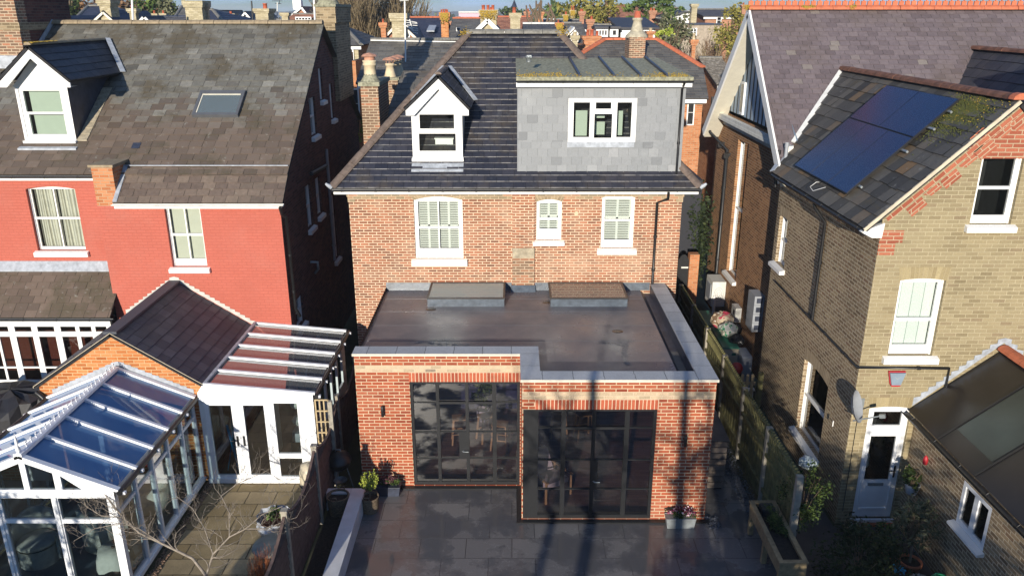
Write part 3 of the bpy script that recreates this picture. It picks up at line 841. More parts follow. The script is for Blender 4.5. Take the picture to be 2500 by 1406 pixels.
def patio_mat():
    m, t, P, N, Lk = newmat('wet_grey_porcelain')
    uv = N.new('ShaderNodeTexCoord')
    b = N.new('ShaderNodeTexBrick'); b.offset = 0.5
    b.inputs['Color1'].default_value = (0.125, 0.122, 0.124, 1); b.inputs['Color2'].default_value = (0.17, 0.164, 0.162, 1)
    b.inputs['Mortar'].default_value = (0.012, 0.012, 0.014, 1); b.inputs['Scale'].default_value = 1
    b.inputs['Mortar Size'].default_value = 0.006; b.inputs['Brick Width'].default_value = 0.9; b.inputs['Row Height'].default_value = 0.6
    Lk(uv.outputs['UV'], b.inputs['Vector'])
    f = noise(N, Lk, 0.9, 5, 0.6)
    wet = rng(N, Lk, f, 0.44, 0.56, 0, 1)
    f2 = noise(N, Lk, 30, 4, 0.7)
    c = N.new('ShaderNodeVectorMath'); c.operation = 'SCALE'; Lk(b.outputs['Color'], c.inputs[0]); Lk(rng(N, Lk, f2, 0.2, 0.8, 0.8, 1.2), c.inputs[3])
    dk = mixc(N, Lk, wet, c.outputs[0], (0.098, 0.096, 0.098))
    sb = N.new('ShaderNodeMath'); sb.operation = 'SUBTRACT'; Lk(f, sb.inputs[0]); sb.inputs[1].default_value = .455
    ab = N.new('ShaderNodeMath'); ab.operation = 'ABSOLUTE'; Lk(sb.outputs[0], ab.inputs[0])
    dk = mixc(N, Lk, rng(N, Lk, ab.outputs[0], 0.0, 0.005, 0.4, 0), dk, (0.30, 0.295, 0.29))  # pale rim painted round wet patches, imitating glints at puddle edges
    Lk(dk, P.inputs['Base Color'])
    Lk(rng(N, Lk, wet, 0, 1, 0.42, 0.07), P.inputs['Roughness'])
    bump(N, Lk, P, rng(N, Lk, b.outputs['Fac'], 0, 1, 1, 0), 0.004, 0.6)
    return m
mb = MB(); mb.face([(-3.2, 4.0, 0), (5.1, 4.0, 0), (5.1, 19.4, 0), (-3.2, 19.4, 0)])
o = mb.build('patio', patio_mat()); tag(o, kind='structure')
M['beige_paving'] = brick('beige_paving', [(0, (0.25, 0.19, 0.10)), (0.5, (0.33, 0.26, 0.145)), (1, (0.38, 0.30, 0.18))], (0.10, 0.08, 0.05), bw=0.6, bh=0.45, ms=0.012, var=0.35, vscale=1.5, bd=0.004)
mb = MB(); mb.face([(-6.7, 5.0, -0.02), (-3.95, 5.0, -0.02), (-3.95, 15.25, -0.02), (-6.7, 15.25, -0.02)])
o = mb.build('neighbour_paving', M['beige_paving']); tag(o, kind='structure')
M['asphalt'] = plain('damp_dark_paving', (0.045, 0.045, 0.05), 0.6, var=0.4, scale=2.5, bumpd=0.003)
mb = MB(); mb.face([(5.35, 5.0, -0.02), (12, 5.0, -0.02), (12, 13.65, -0.02), (5.35, 13.65, -0.02)])
mb.face([(5.35, 13.65, -0.02), (6.55, 13.65, -0.02), (6.55, 30, -0.02), (5.35, 30, -0.02)])
o = mb.build('side_path', M['asphalt']); tag(o, kind='structure')
mb = MB(); rr = random.Random(11)
for i in range(1500):
    x = rr.uniform(4.86, 5.24); y = rr.uniform(13.6, 19.2); s_ = rr.uniform(0.012, 0.028)
    c = Vector((x, y, 0.005 + s_ * 0.4))
    vs = [c + Vector((rr.uniform(-1, 1), rr.uniform(-1, 1), rr.uniform(-.5, .8))).normalized() * s_ for _ in range(6)]
    mb.grid(vs, [(0, 1, 2), (0, 2, 3), (0, 3, 4), (1, 2, 5), (2, 3, 5), (3, 4, 5)])
for i in range(260):
    x = rr.uniform(3.98, 4.25); y = rr.uniform(13.5, 13.9); s_ = rr.uniform(0.012, 0.028)
    c = Vector((x, y, 0.005 + s_ * 0.4))
    vs = [c + Vector((rr.uniform(-1, 1), rr.uniform(-1, 1), rr.uniform(-.5, .8))).normalized() * s_ for _ in range(6)]
    mb.grid(vs, [(0, 1, 2), (0, 2, 3), (0, 3, 4), (1, 2, 5), (2, 3, 5), (3, 4, 5)])
o = mb.build('gravel_strip', plain('slate_gravel', (0.10, 0.11, 0.13), 0.6, var=0.7, scale=25)); tag(o, kind='stuff')
mb = MB(); rr = random.Random(12)
for i in range(1500):
    x = rr.uniform(-6.78, -6.6); y = rr.uniform(11, 15.2); s_ = rr.uniform(0.008, 0.02)
    c = Vector((x, y, -0.01 + s_ * 0.4))
    vs = [c + Vector((rr.uniform(-1, 1), rr.uniform(-1, 1), rr.uniform(-.5, .8))).normalized() * s_ for _ in range(6)]
    mb.grid(vs, [(0, 1, 2), (0, 2, 3), (0, 3, 4), (1, 2, 5), (2, 3, 5), (3, 4, 5)])
o = mb.build('pebble_border', plain('brown_pebbles', (0.26, 0.17, 0.12), 0.7, var=0.6, scale=25)); tag(o, kind='stuff')
HX0, HX1, HY = -4.11, 4.28, 19.5
H = thing('brick_house', 'detached red brick house with dark hipped slate roof, two dormers and flat rear extension', 'house', (0, HY, 0))
T = FY(HY)
def zY(y, Y): return PY(1250, y, Y).z
def xY(x, y, Y): return PY(x, y, Y).x
W1 = (xY(1012, 560, HY), xY(1130, 560, HY), zY(632, HY), zY(480, HY))
W2 = (xY(1309, 545, HY), xY(1371, 545, HY), zY(587, HY), zY(487, HY))
W3 = (xY(1468, 545, HY), xY(1548, 545, HY), zY(606, HY), zY(476, HY))
EZ = 5.72
mb = MB(T)
mb.wall([(HX0, 0), (HX1, 0), (HX1, EZ - .15), (HX0, EZ - .15)], [opening(*W1, rise=0.09), opening(*W2, rise=0.06), opening(*W3, rise=0.07)], depth=0.11)
mb.build('rear_wall', M['old_brick'], H)
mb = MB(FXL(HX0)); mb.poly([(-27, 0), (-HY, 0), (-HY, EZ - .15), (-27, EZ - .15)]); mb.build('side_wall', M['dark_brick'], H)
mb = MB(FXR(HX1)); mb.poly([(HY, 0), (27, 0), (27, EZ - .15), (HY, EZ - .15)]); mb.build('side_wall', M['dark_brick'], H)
mb = MB(); mb.face([(HX1, 27, 0), (HX0, 27, 0), (HX0, 27, EZ), (HX1, 27, EZ)]); mb.build('street_wall', M['bg_red'], H)
mb = MB(T)
segs = [(HX0 - 0.02, W1[0] - 0.06), (W1[1] + 0.06, 0.0), (0.6, W2[0] - 0.06), (W2[1] + 0.06, W3[0] - 0.06), (W3[1] + 0.06, HX1 + 0.02)]
zf = EZ - 0.15
mb.box((HX0 - 0.04, -0.03, zf - 0.07), (HX1 + 0.04, -0.001, zf - 0.001))
for a, b in segs: mb.box((a, -0.015, zf - 0.145), (b, -0.001, zf - 0.0725))
for a, b in ((HX0 - 0.02, HX0 + 0.16), (HX1 - 0.16, HX1 + 0.02)): mb.box((a, -0.012, zf - 0.215), (b, -0.001, zf - 0.147))
mb.build('corbel_course', M['grey_brick'], H)
for w_, rs in ((W1, 0.09), (W2, 0.06), (W3, 0.07)):
    arch_head(H, T, w_[0], w_[1], w_[3], rs, zf - 0.075 - w_[3], 'arch', flare=0.07)
window(H, T, *W1, rise=0.09, cols=2, mid=0.50, cover='shutter', bottom=0.16, sillw=0.10, sillh=0.17, fw=0.10)
window(H, T, *W2, rise=0.06, cols=1, mid=0.52, cover='shutter', bottom=0.20, sillw=0.08, sillh=0.12, fw=0.085)
window(H, T, *W3, rise=0.07, cols=1, mid=0.52, cover='shutter', bottom=0.12, sillw=0.09, sillh=0.15, fw=0.085)
p0, p1 = xY(1251, 560, HY), xY(1305, 560, HY)
zs0, zs1 = zY(628, HY), zY(604, HY)
mb = MB(T); mb.box((p0, -0.06, 3.0), (p1, -0.001, zs0)); mb.build('flue_breast', M['stack_brick'], H)
mb = MB(T); mb.box((p0, -0.05, zs1), (p1, -0.001, zf - 0.002)); mb.build('flue_breast', M['old_brick'], H)
mb = MB(T); mb.box((p0, -0.07, zs0), (p1, -0.001, zs1)); mb.build('stone_block', M['stone'], H)
mb = MB(T); c = PY(1407, 521, HY); mb.lathe([(0.055, 0), (0.06, 0.0)], (0, 0, 0), 10)
mb = MB(); mb.tube([(c.x, HY - 0.02, c.z), (c.x, HY - 0.001, c.z)], 0.055, 12); mb.build('wall_vent', M['pot_cream'], H)
EX0, EX1, EYF, EYB = -4.44, 4.64, 19.18, 27.3
RX0, RX1, RY, RZ = -1.22, 1.33, 23.2, 9.30
EZR = 5.78
def slope_poly(o, u, v, pts):
    return [((Vector(p) - Vector(o)).dot(Vector(u).normalized()), (Vector(p) - Vector(o)).dot(Vector(v).normalized())) for p in pts]
def roof_face(parent, mat, pts, up_dir, name='roof', **kw):
    """pts: first = eave start, second = eave end (outward normal by right-hand order)"""
    O_ = Vector(pts[0]); U_ = (Vector(pts[1]) - O_).normalized()
    V_ = Vector(up_dir) - U_ * Vector(up_dir).dot(U_); V_.normalize()
    return roof_plane(parent, name, mat, O_, U_, V_, slope_poly(O_, U_, V_, pts), **kw)
e00, e10, e11, e01 = (EX0, EYF, EZR), (EX1, EYF, EZR), (EX1, EYB, EZR), (EX0, EYB, EZR)
r0, r1 = (RX0, RY, RZ), (RX1, RY, RZ)
roof_face(H, M['main_slate'], [e00, e10, r1, r0], (0, RY - EYF, RZ - EZR), cw=0.30, ch=0.192, seed=5, th=0.012, jit=0.006)
roof_face(H, M['main_slate'], [e10, e11, r1], Vector(r1) - Vector(((EX1), RY, EZR)), cw=0.30, ch=0.192, seed=6)
roof_face(H, M['main_slate'], [e01, e00, r0], Vector(r0) - Vector(((EX0), RY, EZR)), cw=0.30, ch=0.192, seed=7)
roof_face(H, M['main_slate'], [e11, e01, r0, r1], (0, -(EYB - RY), RZ - EZR), cw=0.30, ch=0.192, seed=8)
for a, b in ((e00, r0), (e10, r1), (e01, r0), (e11, r1)): mb = MB(); ridge_tiles(mb, a, b, 0.13, 0.42, 0.0); mb.build('hip_tiles', M['ridge_brown'], H)
mb = MB(); ridge_tiles(mb, (RX0 - .05, RY, RZ), (RX1 + .05, RY, RZ), 0.16, 0.5, 0.0); mb.build('ridge_tiles', M['ridge_grey'], H)
mb = MB(); rr = random.Random(4)
for c in ((RX0 - .08, RY - .1, RZ + .02), (RX1 + .08, RY - .1, RZ + .05)):
    for i in range(90):
        d = Vector((rr.gauss(0, .09), rr.gauss(0, .06), rr.gauss(0, .05)))
        mb.lathe([(0.001, -.012), (0.03, 0), (0.001, .012)], Vector(c) + d, 5)
mb.build('lichen_patch', M['lichen'], H)['kind'] = 'stuff'
mb = MB(); mb.box((EX0 + 0.03, EYF + 0.04, EZR - 0.17), (EX1 - 0.03, EYF + 0.06, EZR - 0.05))
mb.box((EX0 + 0.03, EYF + 0.04, EZR - 0.172), (EX1 - 0.03, HY - 0.02, EZR - 0.16))
mb.build('fascia', M['white'], H)
gutter(H, (EX0, EYF - 0.05, EZR - 0.03), (EX1, EYF - 0.05, EZR - 0.03), 0.055)
for sx, x in ((-1, EX0), (1, EX1)):
    mb = MB(); mb.tube([(x, EYF - .02, EZR + .02), (x + sx * .07, EYF - .06, EZR + .08), (x + sx * .12, EYF - .08, EZR + .13)], [.06, .05, .03], 6); mb.build('hip_iron', M['lead'], H)
px = PY(1598, 600, HY - 0.07).x
downpipe(H, [(PY(1625, 470, HY).x, EYF - 0.05, EZR - 0.1), (PY(1625, 475, HY).x, EYF - .02, EZR - 0.27), (px, HY - 0.08, EZR - 0.42), (px, HY - 0.08, 3.15), (px, HY - 0.2, 3.03)], 0.036)
def slopeY(z): return EYF + (z - EZR) * (RY - EYF) / (RZ - EZR)
def gable_dormer(parent, Yf, x0, x1, zb, ze, Yb, apex, tipL, tipR, slopefn, mat_roof, cheek, frame_fn, cw, ch, seed, name='dormer', barge_w=0.2, ridge_mat='ridge_brown', flash=True):
    """x0..x1 front width, zb bottom, ze eaves, Yb barge-board plane, apex/tips = (x,z) of barge outline"""
    ax, az_ = apex
    mb = MB(FY(Yf))
    frame_fn(mb)
    d = mb.build(name, M['white'], parent)
    mb = MB(FY(Yf - 0.01))
    mb.poly([(tipL[0] + .12, ze - .02), (tipR[0] - .12, ze - .02), (ax, az_ - 0.12)])
    mb.build('gable_infill', M['white'], d)
    mb = MB()
    for t, s_ in ((tipL, -1), (tipR, 1)):
        dv = Vector((ax - t[0], 0, az_ - t[1])).normalized()
        nrm = Vector((-dv.z * -s_, 0, dv.x * -s_)) if False else Vector((dv.z * (1 if s_ < 0 else -1), 0, -abs(dv.x)))
        nrm = Vector((-s_ * abs(dv.z), 0, -abs(dv.x)))
        A = Vector((t[0], Yb, t[1])); B = Vector((ax, Yb, az_))
        A2 = Vector((t[0], Yb, t[1] - barge_w * 0.75)); A3 = Vector((t[0] - s_ * barge_w * 0.9, Yb, t[1] - barge_w * 0.75))
        B2 = Vector((ax, Yb, az_ - barge_w / max(0.3, abs(dv.x))))
        lo = [A, A2, A3, B2, B]
        if s_ > 0: lo = lo[::-1]
        mb.hexa([p + Vector((0, 0.04, 0)) for p in lo], lo)
        mb.face([(t[0], Yb + .04, t[1] - barge_w * .7), (t[0] - s_ * .12, Yb + .04, t[1] - barge_w * .7), (t[0] - s_ * .12, Yf, t[1] - barge_w * .7), (t[0], Yf, t[1] - barge_w * .7)])
    mb.build('bargeboard', M['white'], d)
    yR = slopefn(az_); 
    for t, s_ in ((tipL, -1), (tipR, 1)):
        ye = slopefn(t[1])
        eA = Vector((t[0] + s_ * .05, Yb - .03, t[1] + 0.015)); eB = Vector((t[0] + s_ * .05, ye + .1, t[1] + 0.015))
        rA = Vector((ax, Yb - .03, az_ + 0.03)); rB = Vector((ax, yR + .1, az_ + 0.03))
        pts = [eA, eB, rB, rA] if s_ > 0 else [eB, eA, rA, rB]
        roof_face(d, mat_roof, pts, rA - eA, name='dormer_roof', cw=cw, ch=ch, seed=seed)
        if flash:
            mb = MB(); off = Vector((s_ * .09, -.02, .045))
            a_ = Vector((t[0] + s_ * .02, ye - .02, t[1])); b_ = Vector((ax, yR - .02, az_ + .03))
            mb.bar(a_ + off, b_ + off, 0.13, 0.02, up=(s_ * .4, -.5, .6)); mb.build('valley_flashing', M['lead'], d)
    mb = MB(); ridge_tiles(mb, (ax, Yb - .03, az_ + .03), (ax, yR, az_ + .03), 0.085, 0.35); mb.build('ridge_tiles', M[ridge_mat], d)
    for x in (x0, x1):
        mb = MB(); yb = slopefn(zb); yt = slopefn(ze + .25)
        pts = [(x, Yf + .003, zb), (x, yt, ze + .25), (x, Yf + .003, ze + .1)]
        s_ = 1 if x == x1 else -1
        mb.hexa([Vector(p) - Vector((s_ * .03, 0, 0)) for p in pts], pts); mb.build('cheek', M[cheek], d)
    return d
DYF = 19.85
dx0, dx1 = -2.49, -1.235
dz0, dz1 = 6.40, 7.53
fr_x0, fr_x1 = xY(1029, 300, DYF), xY(1110, 300, DYF)
def main_dormer_front(mb):
    mb.wall([(dx0, dz0), (dx1, dz0), (dx1, 7.62), (dx0, 7.62)],
            [[(dx0 + .17, 6.58), (dx1 - .17, 6.58), (dx1 - .17, 7.01), (dx0 + .17, 7.01)], [(dx0 + .20, 7.13), (dx1 - .20, 7.13), (dx1 - .20, 7.48), (dx0 + .20, 7.48)]], depth=0.05, n=0)
    mb.box((dx0 + .12, -.03, 7.03), (dx1 - .12, -.002, 7.11))
D = gable_dormer(H, DYF, dx0, dx1, dz0, 7.60, 19.68, (-1.78, 8.42), (-2.60, 7.64), (-1.06, 7.64), slopeY, M['main_slate'], 'white_old', main_dormer_front, 0.3, 0.2, 21, barge_w=0.22)
mb = MB(FY(DYF)); mb.face([(dx0 + .1, .03, 6.5), (dx1 - .1, .03, 6.5), (dx1 - .1, .03, 7.55), (dx0 + .1, .03, 7.55)]); mb.build('pane', M['glass'], D)
mb = MB(); mb.box((dx0 + .05, DYF + .12, 6.45), (dx1 - .05, 21.6, 6.5)); mb.face([(dx0, 21.6, 6.4), (dx1, 21.6, 6.4), (dx1, 21.6, 8), (dx0, 21.6, 8)]); mb.build('interior', M['dark_int'], D)
mb = MB(); mb.box((-1.95, 20.2, 6.5), (-1.5, 20.6, 6.82)); mb.box((-1.97, 20.18, 6.82), (-1.48, 20.62, 6.85)); mb.build('storage_box_inside', M['white'], D)
mb = MB(); mb.hexa([(dx0 - .02, DYF - .09, 6.33), (dx1 + .02, DYF - .09, 6.33), (dx1 + .02, DYF, 6.38), (dx0 - .02, DYF, 6.38)], [(dx0 - .02, DYF - .09, 6.40), (dx1 + .02, DYF - .09, 6.40), (dx1 + .02, DYF, 6.43), (dx0 - .02, DYF, 6.43)]); mb.build('sill', M['white'], D)
mb = MB(); a = Vector((dx0 - .02, DYF - .1, 6.34)); ys = lambda y: EZR + (y - EYF) * (RZ - EZR) / (RY - EYF)
mb.hexa([(dx0 - .02, DYF - .30, ys(DYF - .30) + .0), (dx1 + .02, DYF - .30, ys(DYF - .30)), (dx1 + .02, DYF, ys(DYF)), (dx0 - .02, DYF, ys(DYF))],
        [(dx0 - .02, DYF - .30, ys(DYF - .30) + .025), (dx1 + .02, DYF - .30, ys(DYF - .30) + .025), (dx1 + .02, DYF, 6.37), (dx0 - .02, DYF, 6.37)])
mb.build('lead_apron', M['lead'], D)
BYF = 19.56
bx0, bx1 = xY(1263, 320, BYF), xY(1668, 320, BYF)
bz0, bz1 = EZR + (BYF - EYF) * .9 - .05, zY(200, BYF)
bw = (xY(1387, 293, BYF), xY(1553, 293, BYF), zY(347, BYF), zY(240, BYF))
Bm = MB(FY(BYF + .03)); Bm.wall([(bx0, bz0), (bx1, bz0), (bx1, bz1), (bx0, bz1)], [opening(*bw)], depth=.05)
BD = Bm.build('dormer', M['dark_int'], H); BD['label'] = 'wide flat-roofed dormer hung with grey slates'
mb = MB(); rr = random.Random(9)
for (a, b, c, d) in ((bx0, bx1, bz0, bw[2]), (bx0, bw[0], bw[2], bw[3]), (bw[1], bx1, bw[2], bw[3]), (bx0, bx1, bw[3], bz1)):
    slates(mb, (bx0, BYF + .01, bz0), (1, 0, 0), (0, 0, 1), [(a - bx0, c - bz0), (b - bx0, c - bz0), (b - bx0, d - bz0), (a - bx0, d - bz0)], 0.25, 0.205, th=0.007, rr=random.Random(31), jit=.004, gap=.0015)
mb.build('hung_slates', M['hung_slate'], BD)
for x, s_ in ((bx0, -1), (bx1, 1)):
    mb = MB(); yt = slopeY(bz1)
    pts = [(x, BYF, bz0), (x, yt, bz1), (x, BYF, bz1)]
    mb.hexa([Vector(p) - Vector((s_ * .03, 0, 0)) for p in pts], pts); mb.build('cheek', M['hung_slate'], BD)
WW = bw[1] - bw[0]; u0, u1, z0, z1 = bw
f_ = 0.10
P3 = [(u0 + f_ + .03, u0 + WW * .315, z0 + f_ + .02, z1 - f_), (u0 + WW * .385, u0 + WW * .645, z0 + f_, z0 + (z1 - z0) * .645), (u0 + WW * .40, u0 + WW * .625, z0 + (z1 - z0) * .76, z1 - f_), (u0 + WW * .715, u1 - f_ - .02, z0 + f_ + .02, z1 - f_)]
window(BD, FY(BYF), *bw, panes=P3, mid=0, inset=-0.025, sill=False, room=1.4, flat=True, mat='white')
mb = MB(FY(BYF)); mb.box((u0 + WW * .12, .35, z0 + .1), (u0 + WW * .30, .38, z0 + .72)); mb.box((u0 + WW * .40, .55, z0 + .1), (u0 + WW * .58, .58, z0 + .42)); mb.box((u0 + WW * .41, .5, z0 + .52), (u0 + WW * .57, .53, z0 + .72)); mb.box((u0 + WW * .72, .45, z0 + .1), (u0 + WW * .84, .48, z0 + .7)); mb.build('board_inside', M['blind_green'], BD)
mb = MB(FY(BYF)); mb.box((u0 - .01, -.03, z0 - .13), (u1 - .02, -.012, z0 + .002)); mb.build('lead_apron', M['lead'], BD)
yb2 = slopeY(8.66)
fx0, fx1 = bx0 - .03, bx1 + .10
yF = 19.28
zF, zB = 8.42, 8.68
mb = MB()
mb.hexa([(fx0, yF, zF - .10), (fx1, yF, zF - .10), (fx1 - .3, yb2 + .1, zB - .1), (fx0, yb2 + .1, zB - .1)], [(fx0, yF, zF), (fx1, yF, zF), (fx1 - .3, yb2 + .1, zB), (fx0, yb2 + .1, zB)])
mb.build('flat_roof', M['lichen_stone'], BD)
mb = MB()
for px_ in (1410, 1492, 1555, 1618):
    x = PZ(px_, 175, 8.5).x
    mb.bar((x, yF + .05, zF + .03), (x - .05, yb2, zB + .03), .05, .06)
mb.build('roof_rolls', M['lead_dark'], BD)
mb = MB(); mb.box((fx0, yF + .1, zF - .24), (fx1, yF + .13, zF - .125)); mb.box((fx0, yF + .1, zF - .245), (fx1, BYF, zF - .235)); mb.build('fascia', M['white'], BD)
gutter(BD, (fx0, yF - .02, zF - .08), (fx1, yF - .02, zF - .08), .05)
pxx = PY(1658, 320, BYF - .05).x
downpipe(BD, [(pxx, yF, zF - .14), (pxx, BYF - .07, zF - .3), (pxx, BYF - .07, bz0 + .12), (pxx - .03, BYF - .2, bz0 + .04)], .03)
mb = MB(); rr = random.Random(8)
for i in range(500):
    t = rr.random(); x = rr.choice([rr.uniform(fx0, fx0 + 1.1), rr.uniform(fx0, fx1), rr.uniform(fx1 - 1.0, fx1)]); y = yF + abs(rr.gauss(0, .35)); z = zF + (y - yF) / (yb2 - yF) * (zB - zF)
    if x > fx1 - .08 - .3 * (y - yF) / (yb2 - yF): continue
    mb.lathe([(0.001, -.005), (rr.uniform(.012, .03), .0), (0.001, .012)], (x, y, z + .004), 5)
mb.build('lichen_patch', M['lichen'], BD)['kind'] = 'stuff'
mb = MB(); c = PZ(1291, 152, 8.72); mb.lathe([(.06, 0), (.06, .1), (.08, .1), (.08, .14), (.0, .16)], c, 10); mb.box(c + Vector((-.05, -.06, .1)), c + Vector((.06, .05, .16))); mb.build('roof_vent', M['galv'], H)
cs = PY(905, 205, 22.3)
mb = MB(); sx0, sx1 = -4.16, -3.68
mb.box((sx0, 22.3, 4.5), (sx1, 24.2, 7.95)); mb.build('chimney', M['stack_brick'], H)
CH = [o for o in H.children if o.name.startswith('chimney')][-1]
mb = MB(); mb.box((sx0 - .05, 22.25, 7.95), (sx1 + .05, 24.25, 8.06)); mb.build('chimney_cap', M['lichen_stone'], CH)
mb = MB(); mb.lathe([(.28, 0), (.2, .12), (.17, .2)], (-3.92, 22.6, 8.06), 12); mb.build('mortar_flaunching', M['lichen_stone'], CH)
mb = MB(); pot(mb, (-3.92, 22.6, 8.02), .18, .60); mb.build('chimney_pot', M['pot_cream'], CH)
mb = MB(); mb.lathe([(.15, 0), (.15, .10), (.13, .10)], (-3.92, 22.6, 8.62), 12)
mb.lathe([(.23, .10), (.17, .16), (.0, .2)], (-3.92, 22.6, 8.62), 14); mb.build('rusty_cowl', M['pot_rust'], CH)
mb = MB(); mb.box((-4.15, 26.0, 5.0), (-3.65, 28.4, 7.82)); C2 = mb.build('chimney', M['stack_brick'], H)
mb = MB(); mb.box((-4.2, 25.95, 7.82), (-3.6, 28.5, 7.9)); mb.build('chimney_cap', M['lichen_stone'], C2)
for k, (xx, yy) in enumerate(((-3.92, 26.3), (-3.86, 27.0), (-3.86, 27.8))):
    mb = MB(); pot(mb, (xx, yy, 7.9), .15, .42, 'taper'); mb.build('chimney_pot', M['pot_cream'], C2)
    mb = MB(); mb.lathe([(.24, .52), (.18, .58), (0, .62)], (xx, yy, 7.9), 14)
    for q_ in ((-.1, 0), (.1, 0), (0, -.1)): mb.tube([(xx + q_[0], yy + q_[1], 8.25), (xx + q_[0] * 1.2, yy + q_[1] * 1.2, 8.44)], .012, 4)
    mb.build('rusty_cowl', M['pot_rust'], C2)
roof_face(H, M['bg_grey_slate'], [(-3.9, 22.6, 6.4), (-1.6, 22.6, 6.4), (-1.6, 26.3, 8.05), (-3.5, 26.3, 8.05)], (0, 3.6, 1.65), cw=.42, ch=.36, seed=14, name='wing_roof')
mb = MB(); mb.box((4.36, 26.0, 0), (6.35, 29.5, 4.6)); mb.build('dark_side_wing', plain('navy_dark_cladding', (0.012, 0.014, 0.022), .6), H)  # added box, near-black colour stands in for shadow in the gap
XL, XM, XR = -3.28, 0.195, 3.95
YL, YR_ = 15.01, 13.79
ZB, ZC = 3.15, 3.205
D1 = (-2.15, 0.17, 0.04, 2.55)
D2 = (0.22, 2.84, 0.04, 2.55)
mb = MB(FY(YL)); mb.wall([(XL, 0), (XM, 0), (XM, ZB), (XL, ZB)], [opening(*D1)], depth=.12); mb.build('extension_wall', M['ext_brick'], H)
mb = MB(FY(YR_)); mb.wall([(XM, 0), (XR, 0), (XR, ZB), (XM, ZB)], [opening(*D2)], depth=.12); mb.build('extension_wall', M['ext_brick'], H)
mb = MB(FXL(XM)); mb.poly([(-YL, 0), (-YR_, 0), (-YR_, ZB), (-YL, ZB)]); mb.build('extension_wall', M['ext_brick'], H)
mb = MB(FXL(XL)); mb.poly([(-HY, 0), (-YL, 0), (-YL, 3.10), (-HY, 3.10)]); mb.build('extension_wall', M['dark_brick'], H)
mb = MB(FXR(XR)); mb.poly([(YR_, 0), (HY, 0), (HY, ZB), (YR_, ZB)]); mb.build('extension_wall', M['ext_brick'], H)
for (Y, a, b) in ((YL, XL, XM), (YR_, XM, XR)):
    mb = MB(FY(Y)); mb.face([(a, -.004, 2.775), (b, -.004, 2.775), (b, -.004, 2.925), (a, -.004, 2.925)]); mb.build('pale_brick_band', M['pale_brick'], H)
for (Y, d) in ((YL, D1), (YR_, D2)):
    mb = MB(FY(Y)); a, b = d[0] - .01, d[1] + .02
    if Y == YR_: a = d[0] + .23
    mb.face([(a, -.005, 2.552), (b, -.005, 2.552), (b, -.005, 2.772), (a, -.005, 2.772)], uv=[(.22, a), (.22, b), (.44, b), (.44, a)]); mb.build('soldier_course', M['soldier'], H)
def coping(a, b, mt):
    mb = MB(); mb.mi = 0
    mb.box((a[0], a[1], ZB), (b[0], b[1], ZC)); return mb.build('coping', M[mt], H)
CW = 0.36
coping((XL - .03, YL - .03), (XM - .03, YL + CW), 'coping')
coping((XM - .03, YR_ - .03), (XM + CW, YL + CW), 'copingY')
coping((XM + CW, YR_ - .03), (XR - CW + .02, YR_ + CW), 'coping')
coping((XR - CW + .02, YR_ - .03), (XR + .03, HY), 'copingY')
mb = MB(); mb.box((XL - .033, YL - .036, ZB - .002), (XM - .033, YL - .031, ZC - .003)); mb.box((XM - .035, YR_ - .036, ZB - .002), (XR + .034, YR_ - .031, ZC - .003)); mb.build('coping_edge', M['coping_edge'], H)
def felt_mat():
    m, t, P, N, Lk = newmat('roofing_felt')
    f = noise(N, Lk, 0.8, 6, 0.6); f2 = noise(N, Lk, 60, 3, 0.7); f3 = noise(N, Lk, 2.2, 6, 0.7)
    r = ramp(N, [(0.3, (0.11, 0.105, 0.12)), (0.55, (0.145, 0.138, 0.15)), (0.75, (0.18, 0.168, 0.17))])
    Lk(f, r.inputs[0])
    c = N.new('ShaderNodeVectorMath'); c.operation = 'SCALE'; Lk(r.outputs[0], c.inputs[0]); Lk(rng(N, Lk, f2, 0.2, 0.8, 0.7, 1.3), c.inputs[3])
    c2 = mixc(N, Lk, rng(N, Lk, f3, 0.62, 0.74, 0, 0.3), c.outputs[0], (0.13, 0.08, 0.06))
    Lk(c2, P.inputs['Base Color']); Lk(rng(N, Lk, f, 0.35, 0.65, 0.5, 0.2), P.inputs['Roughness'])
    bump(N, Lk, P, f2, 0.003, 0.5)
    return m
M['felt'] = felt_mat()
FZ = 3.02
mb = MB()
mb.face([(XL, YL, FZ), (XM + .3, YL, FZ), (XM + .3, HY, FZ), (XL, HY, FZ)])
mb.face([(XM + .3, YR_ + .2, FZ), (XR - .62, YR_ + .2, FZ), (XR - .62, HY, FZ), (XM + .3, HY, FZ)])
mb.build('flat_roof', M['felt'], H)
mb = MB()
for i, y in enumerate((16.1, 17.0, 17.9, 18.8)): mb.box((XL + .03, y, FZ + .001), (XR - .62, y + .012, FZ + .006))
mb.box((.9, 14.2, FZ + .001), (.912, 16.09, FZ + .006)); mb.build('felt_laps', M['felt'], H)
mb = MB(); mb.box((XL - .03, YL + .33, 2.98), (XL + .03, HY, FZ + .012)); mb.build('roof_edge_trim', M['gutter'], H)
mb = MB()
gx0, gx1, gx2 = XR - .62, XR - .5, XR - CW + .02
mb.face([(gx0, YR_ + .2, FZ), (gx1, YR_ + .2, FZ - .16), (gx1, HY, FZ - .10), (gx0, HY, FZ)])
mb.face([(gx1, YR_ + .2, FZ - .16), (gx2, YR_ + .2, FZ - .16), (gx2, HY, FZ - .10), (gx1, HY, FZ - .10)])
mb.face([(gx2 - .004, YR_ + .2, FZ - .16), (gx2 - .004, YR_ + .2, ZB), (gx2 - .004, HY, ZB), (gx2 - .004, HY, FZ - .1)])
mb.face([(XM + .3, YR_ + CW - .004, FZ), (XR - .3, YR_ + CW - .004, FZ), (XR - .3, YR_ + CW - .004, ZB), (XM + .3, YR_ + CW - .004, ZB)])
mb.face([(XL, YL + CW - .004, FZ), (XM + CW, YL + CW - .004, FZ), (XM + CW, YL + CW - .004, ZB), (XL, YL + CW - .004, ZB)])
mb.build('box_gutter', M['lead_dark'], H)
